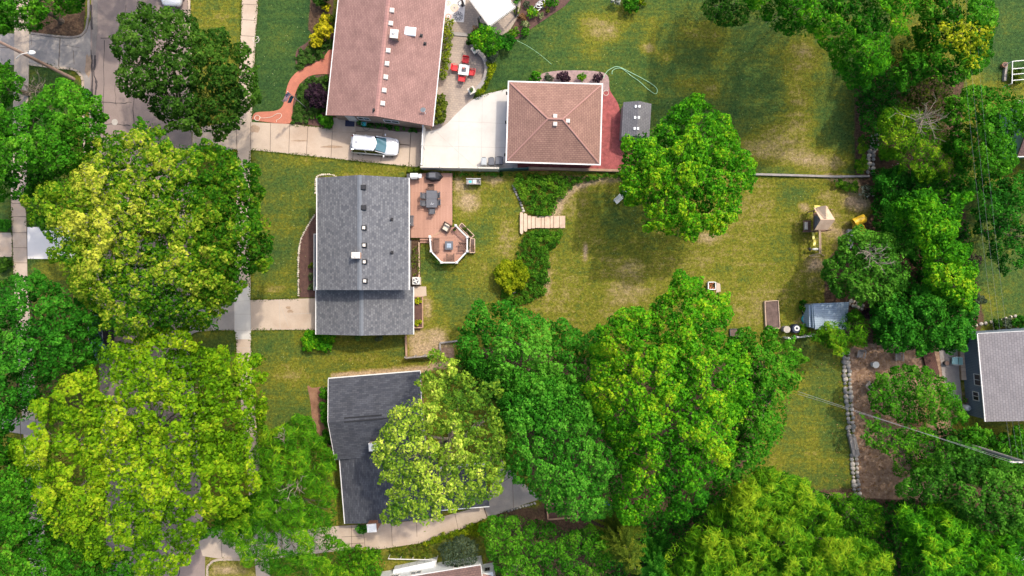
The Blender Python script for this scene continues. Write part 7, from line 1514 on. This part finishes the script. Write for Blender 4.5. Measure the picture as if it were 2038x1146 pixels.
sh('hydrangea', 'white flowering shrub at the front of the slate roof house, upper one', (648, 786, 14), 1.5, 'green', 37); sh('white_flowers', 'white blooms on the upper shrub of the slate roof house bed', (648, 782, 9), 1.25, 'white', 371, 'flowers', dens=60, gaps=.3, tint0=.2); sh('round_shrub', 'green strip of shrubs along the slate roof house front wall', [(634, 796), (657, 800), (662, 850), (655, 862), (638, 840)], 1.5, 'green', 38); sh('hydrangea', 'white flowering shrub at the front of the slate roof house, lower one', (653, 870, 14), 1.4, 'green', 39); sh('dark_shrub', 'dark shrub by the lower chimney of the slate roof house', [(706, 1044), (735, 1044), (735, 1060), (710, 1062)], .9, 'deep', 40)
sh('round_shrub', 'bright green bush at the bottom edge beside the white sided house', [(680, 1098), (720, 1083), (762, 1100), (772, 1125), (760, 1150), (650, 1150), (658, 1115)], 3, 'feather', 41, lobe=1.4, sub=.6, leaf=.30, dens=110); sh('grey_shrub', 'round grey green shrub against the white sided house', [(868, 1090), (885, 1072), (920, 1064), (948, 1075), (958, 1098), (950, 1122), (915, 1132), (885, 1125)], 3, 'grey', 42, lobe=1.2, sub=.45, leaf=.2, dens=170)
sh('golden_shrub', 'yellow green low shrubs along the curving walk at the bottom', [(838, 1082), (880, 1062), (930, 1046), (966, 1034), (976, 1050), (955, 1070), (900, 1066), (860, 1088)], 1.1, 'golden', 43, kind='ray', aspect=.3, leaf=.28, tint0=-.1); cover('weed_strip', 'brown green scrub between the curving walk and the white railing', [(770, 1094), (840, 1084), (865, 1090), (860, 1112), (790, 1110)], .5, 'olive', 44, tint0=.05, dens=80)
tree('yard_tree', 'leafy green tree south of the concrete yard at bottom centre', 'tree', [(960, 1042), (1010, 1022), (1080, 1035), (1120, 1050), (1195, 1052), (1215, 1085), (1200, 1170), (1000, 1170), (978, 1110), (962, 1080)], 5.5, 'green', trunk=(1080, 1095), seed=45, dens=95, leaf=.34, aspect=.4, kind='ray', lobe=1.6, sub=.7, bias=[(1000, 1060, 40, .1), (1120, 1100, 50, -.1)])
sh('bed_plant', 'feathery grass clumps by the woods edge stone row, upper one', [(1708, 275), (1722, 268), (1728, 300), (1715, 310), (1706, 295)], .9, 'feather', 46, 'grass', kind='ray', aspect=.15, leaf=.35); sh('bed_plant', 'feathery grass clumps by the woods edge stone row, lower one', [(1702, 318), (1722, 305), (1728, 330), (1718, 348), (1702, 342)], .9, 'feather', 47, 'grass', kind='ray', aspect=.15, leaf=.35)
sh('bed_plant', 'bright green leafy patch at the corner of the lawn timber', [(1655, 362), (1680, 357), (1706, 362), (1710, 385), (1695, 386), (1675, 376)], .5, 'ivy', 48, 'plant', tint0=.12); sh('white_flower_shrub', 'pale speckled shrub at the edge of the woods by the lawn corner', (1725, 380, 14), 1.2, 'white', 49, dens=90, tint0=-.05); sh('white_flower_shrub', 'scatter of white flowers in the dark woods near the stone row', (1785, 330, 8), .8, 'white', 50, dens=60, gaps=.4)
sh('olive_shrub', 'yellowish shrub beside the stone row in the woods', [(1745, 300), (1775, 295), (1795, 310), (1780, 322), (1750, 318)], 1.4, 'feather', 51, tint0=.1); sh('flower_shrub', 'purple and grey flowering shrub at the right lawn border', (1938, 520, 16), 1.2, 'purple', 52, tint0=.25, dens=100); sh('flower_shrub', 'dark shrub with pale flowers lower on the right lawn border', (1950, 598, 11), 1.0, 'grey', 53); sh('flower_shrub', 'pale flowering shrub at the upper right lawn border', (1920, 470, 10), 1.0, 'grey', 54, tint0=.1)
sh('dark_shrub', 'round dark shrub at the garden corner of the blue grey house', (1987, 645, 12), 1.0, 'maple_dark', 55, tint0=-.2); sh('grey_shrub', 'silver leafed shrub beside the round dark shrub at right', (2006, 642, 11), .8, 'grey', 56, tint0=.1); sh('dark_shrub', 'dark hedge shrub at the right edge above the pale roof', (2030, 640, 14), 1.0, 'deep', 57, tint0=-.15)
sh('dry_shrub', 'rusty dry bush under the overhead wires', (1825, 840, 13), 1.2, 'dry', 58, kind='ray', aspect=.2); sh('round_shrub', 'vine like shrub on the right edge lawn by the garden frame', (2022, 150, 16), .6, 'olive', 59, tint0=.1); sh('round_shrub', 'dark clipped bush left of the left pavement, upper one', (8, 450, 15), 1.1, 'deep', 60, tint0=-.1); sh('round_shrub', 'dark clipped bush left of the left pavement, lower one', (10, 527, 15), 1.1, 'maple_dark', 63); sh('round_shrub', 'small dark bush at the left edge above the dark roadside tree', (1, 562, 9), .9, 'maple_dark', 64)
sh('dark_shrub', 'dark red leaved shrub by the stones near the planked shed', (1722, 625, 12), 1.1, 'purple', 65, tint0=.05); sh('dark_shrub', 'leafy weeds beside the toy truck and planked shed', (1597, 608, 10), .7, 'green', 66, tint0=-.1); sh('dark_shrub', 'small drooping plant below the teal sandpit', (1600, 655, 10), 1.0, 'feather', 67, kind='ray', aspect=.2, leaf=.35)
sh('flower_shrub', 'yellow green shrub standing in the right hand lawn shade', (2023, 442, 9), .8, 'golden', 68); sh('flower_shrub', 'pale flower spike plant in the right hand lawn shade', (2030, 470, 6), .8, 'pale', 69)
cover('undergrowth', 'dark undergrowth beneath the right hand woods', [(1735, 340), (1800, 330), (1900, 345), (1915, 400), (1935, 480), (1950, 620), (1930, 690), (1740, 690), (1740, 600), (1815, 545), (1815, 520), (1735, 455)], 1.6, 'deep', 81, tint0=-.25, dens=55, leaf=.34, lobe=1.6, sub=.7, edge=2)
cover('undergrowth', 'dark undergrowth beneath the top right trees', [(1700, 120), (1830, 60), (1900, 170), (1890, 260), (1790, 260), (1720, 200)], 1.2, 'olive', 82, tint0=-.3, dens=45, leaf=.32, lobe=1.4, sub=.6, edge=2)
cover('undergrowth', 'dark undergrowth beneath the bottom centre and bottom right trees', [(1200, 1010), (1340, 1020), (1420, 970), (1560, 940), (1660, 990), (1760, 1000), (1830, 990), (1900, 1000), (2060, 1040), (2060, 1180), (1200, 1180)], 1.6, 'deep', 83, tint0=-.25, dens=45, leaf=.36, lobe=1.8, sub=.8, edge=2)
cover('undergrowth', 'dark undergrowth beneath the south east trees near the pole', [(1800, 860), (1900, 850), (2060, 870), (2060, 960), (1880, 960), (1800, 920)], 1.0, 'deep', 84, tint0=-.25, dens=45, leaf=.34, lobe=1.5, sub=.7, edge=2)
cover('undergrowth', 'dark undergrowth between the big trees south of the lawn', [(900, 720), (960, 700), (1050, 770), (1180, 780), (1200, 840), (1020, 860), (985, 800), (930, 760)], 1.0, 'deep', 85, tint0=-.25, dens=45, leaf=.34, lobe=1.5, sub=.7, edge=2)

# grass creeping over pavement edges, and pale flecks of clover and dry bits on the lawns
def scatter(name, label, pts, zs, pal, sz, seed, tint):
    rng = np.random.default_rng(seed); n = len(pts); c = np.array([(x, y, z) for (x, y), z in zip(pts, zs)])
    a = rng.normal(0, 1, (n, 3)) * np.array([1, 1, .35]); a /= np.linalg.norm(a, axis=1)[:, None]; b = np.cross(a, rng.normal(0, .4, (n, 3)) + np.array([0, 0, 1])); b /= np.linalg.norm(b, axis=1)[:, None]
    s = (sz * rng.uniform(.5, 1.4, n))[:, None]; v = np.stack([c - a * s, c + b * s * .4, c + a * s, c - b * s * .4], 1)
    me = bpy.data.meshes.new(name); me.from_pydata([tuple(p) for p in v.reshape(-1, 3)], [], [(i, i + 1, i + 2, i + 3) for i in range(0, n * 4, 4)])
    at = me.attributes.new('tint', 'FLOAT', 'FACE'); at.data.foreach_set('value', np.clip(rng.normal(tint, .2, n), 0, 1).astype(np.float32)); me.materials.append(L[pal])
    o = bpy.data.objects.new(name, me); COL.objects.link(o); tag(o, label, 'grass', kind='stuff')
rn = random.Random(77); pts = []
for e in [[(499, 298), (612, 310), (706, 320), (835, 334)], [(473, 300), (468, 480), (469, 570)], [(499, 300), (497, 480), (498, 597)], [(514, 0), (506, 130), (501, 236)], [(482, 0), (477, 130), (474, 240)], [(500, 597), (594, 593)], [(500, 657), (628, 657)], [(500, 660), (501, 712), (512, 870)], [(469, 660), (472, 712)],
          [(22, 395), (28, 555)], [(52, 395), (55, 450)], [(55, 518), (150, 517)], [(400, 657), (467, 658)], [(400, 293), (473, 299)], [(505, 1114), (440, 1113), (418, 1122), (413, 1146)], [(377, 0), (381, 120)], [(577, 246), (665, 256)], [(58, 129), (105, 134), (145, 138), (158, 146), (165, 160)], [(1006, 176), (968, 187), (946, 197)], [(900, 345), (900, 448)], [(1524, 600), (1549, 598), (1552, 653)], [(1500, 350), (1728, 354)], [(1686, 704), (1694, 868), (1706, 985)], [(594, 520), (594, 592)], [(1034, 470), (1060, 456), (1125, 456)], [(672, 1097), (760, 1093), (840, 1081), (900, 1061), (965, 1033), (1010, 1016)]]:
    q = PP(e)
    for a, b in zip(q, q[1:]):
        for k in range(int(math.hypot(b[0] - a[0], b[1] - a[1]) * 34)):
            t = rn.random(); w = rn.gauss(0, .07) * (1 + .8 * math.sin(t * 9)); d = math.hypot(b[0] - a[0], b[1] - a[1]); pts.append((a[0] + (b[0] - a[0]) * t - (b[1] - a[1]) / d * w, a[1] + (b[1] - a[1]) * t + (b[0] - a[0]) / d * w))
scatter('edge_grass', 'ragged grass growing over the edges of pavements and drives', pts, [rn.uniform(.03, .12) for _ in pts], 'olive', .08, 5, .35)
pts = []
for (u0, u1, v0, v1, n) in ((850, 1030, 355, 600, 330), (1100, 1640, 370, 640, 700), (505, 625, 310, 590, 160), (510, 800, 690, 740, 130), (1000, 1700, 20, 330, 420), (1570, 1680, 700, 960, 110), (510, 640, 10, 220, 90), (390, 475, 10, 90, 60)):
    for _ in range(n): pts.append(P(rn.uniform(u0, u1), rn.uniform(v0, v1)))
scatter('lawn_fleck', 'pale dry bits and clover flecks scattered over the lawns', pts, [.03] * len(pts), 'pale', .055, 6, .55)
pts = [P(rn.gauss(1770, 60), rn.uniform(690, 990)) for _ in range(1500)] + [P(rn.uniform(1700, 1760), rn.uniform(690, 985)) for _ in range(700)] + [P(rn.uniform(620, 660), rn.uniform(770, 880)) for _ in range(60)]
scatter('leaf_litter', 'dry fallen leaves and twigs strewn over the leaf littered yard', pts, [rn.uniform(.01, .05) for _ in pts], 'dry', .085, 9, .55)
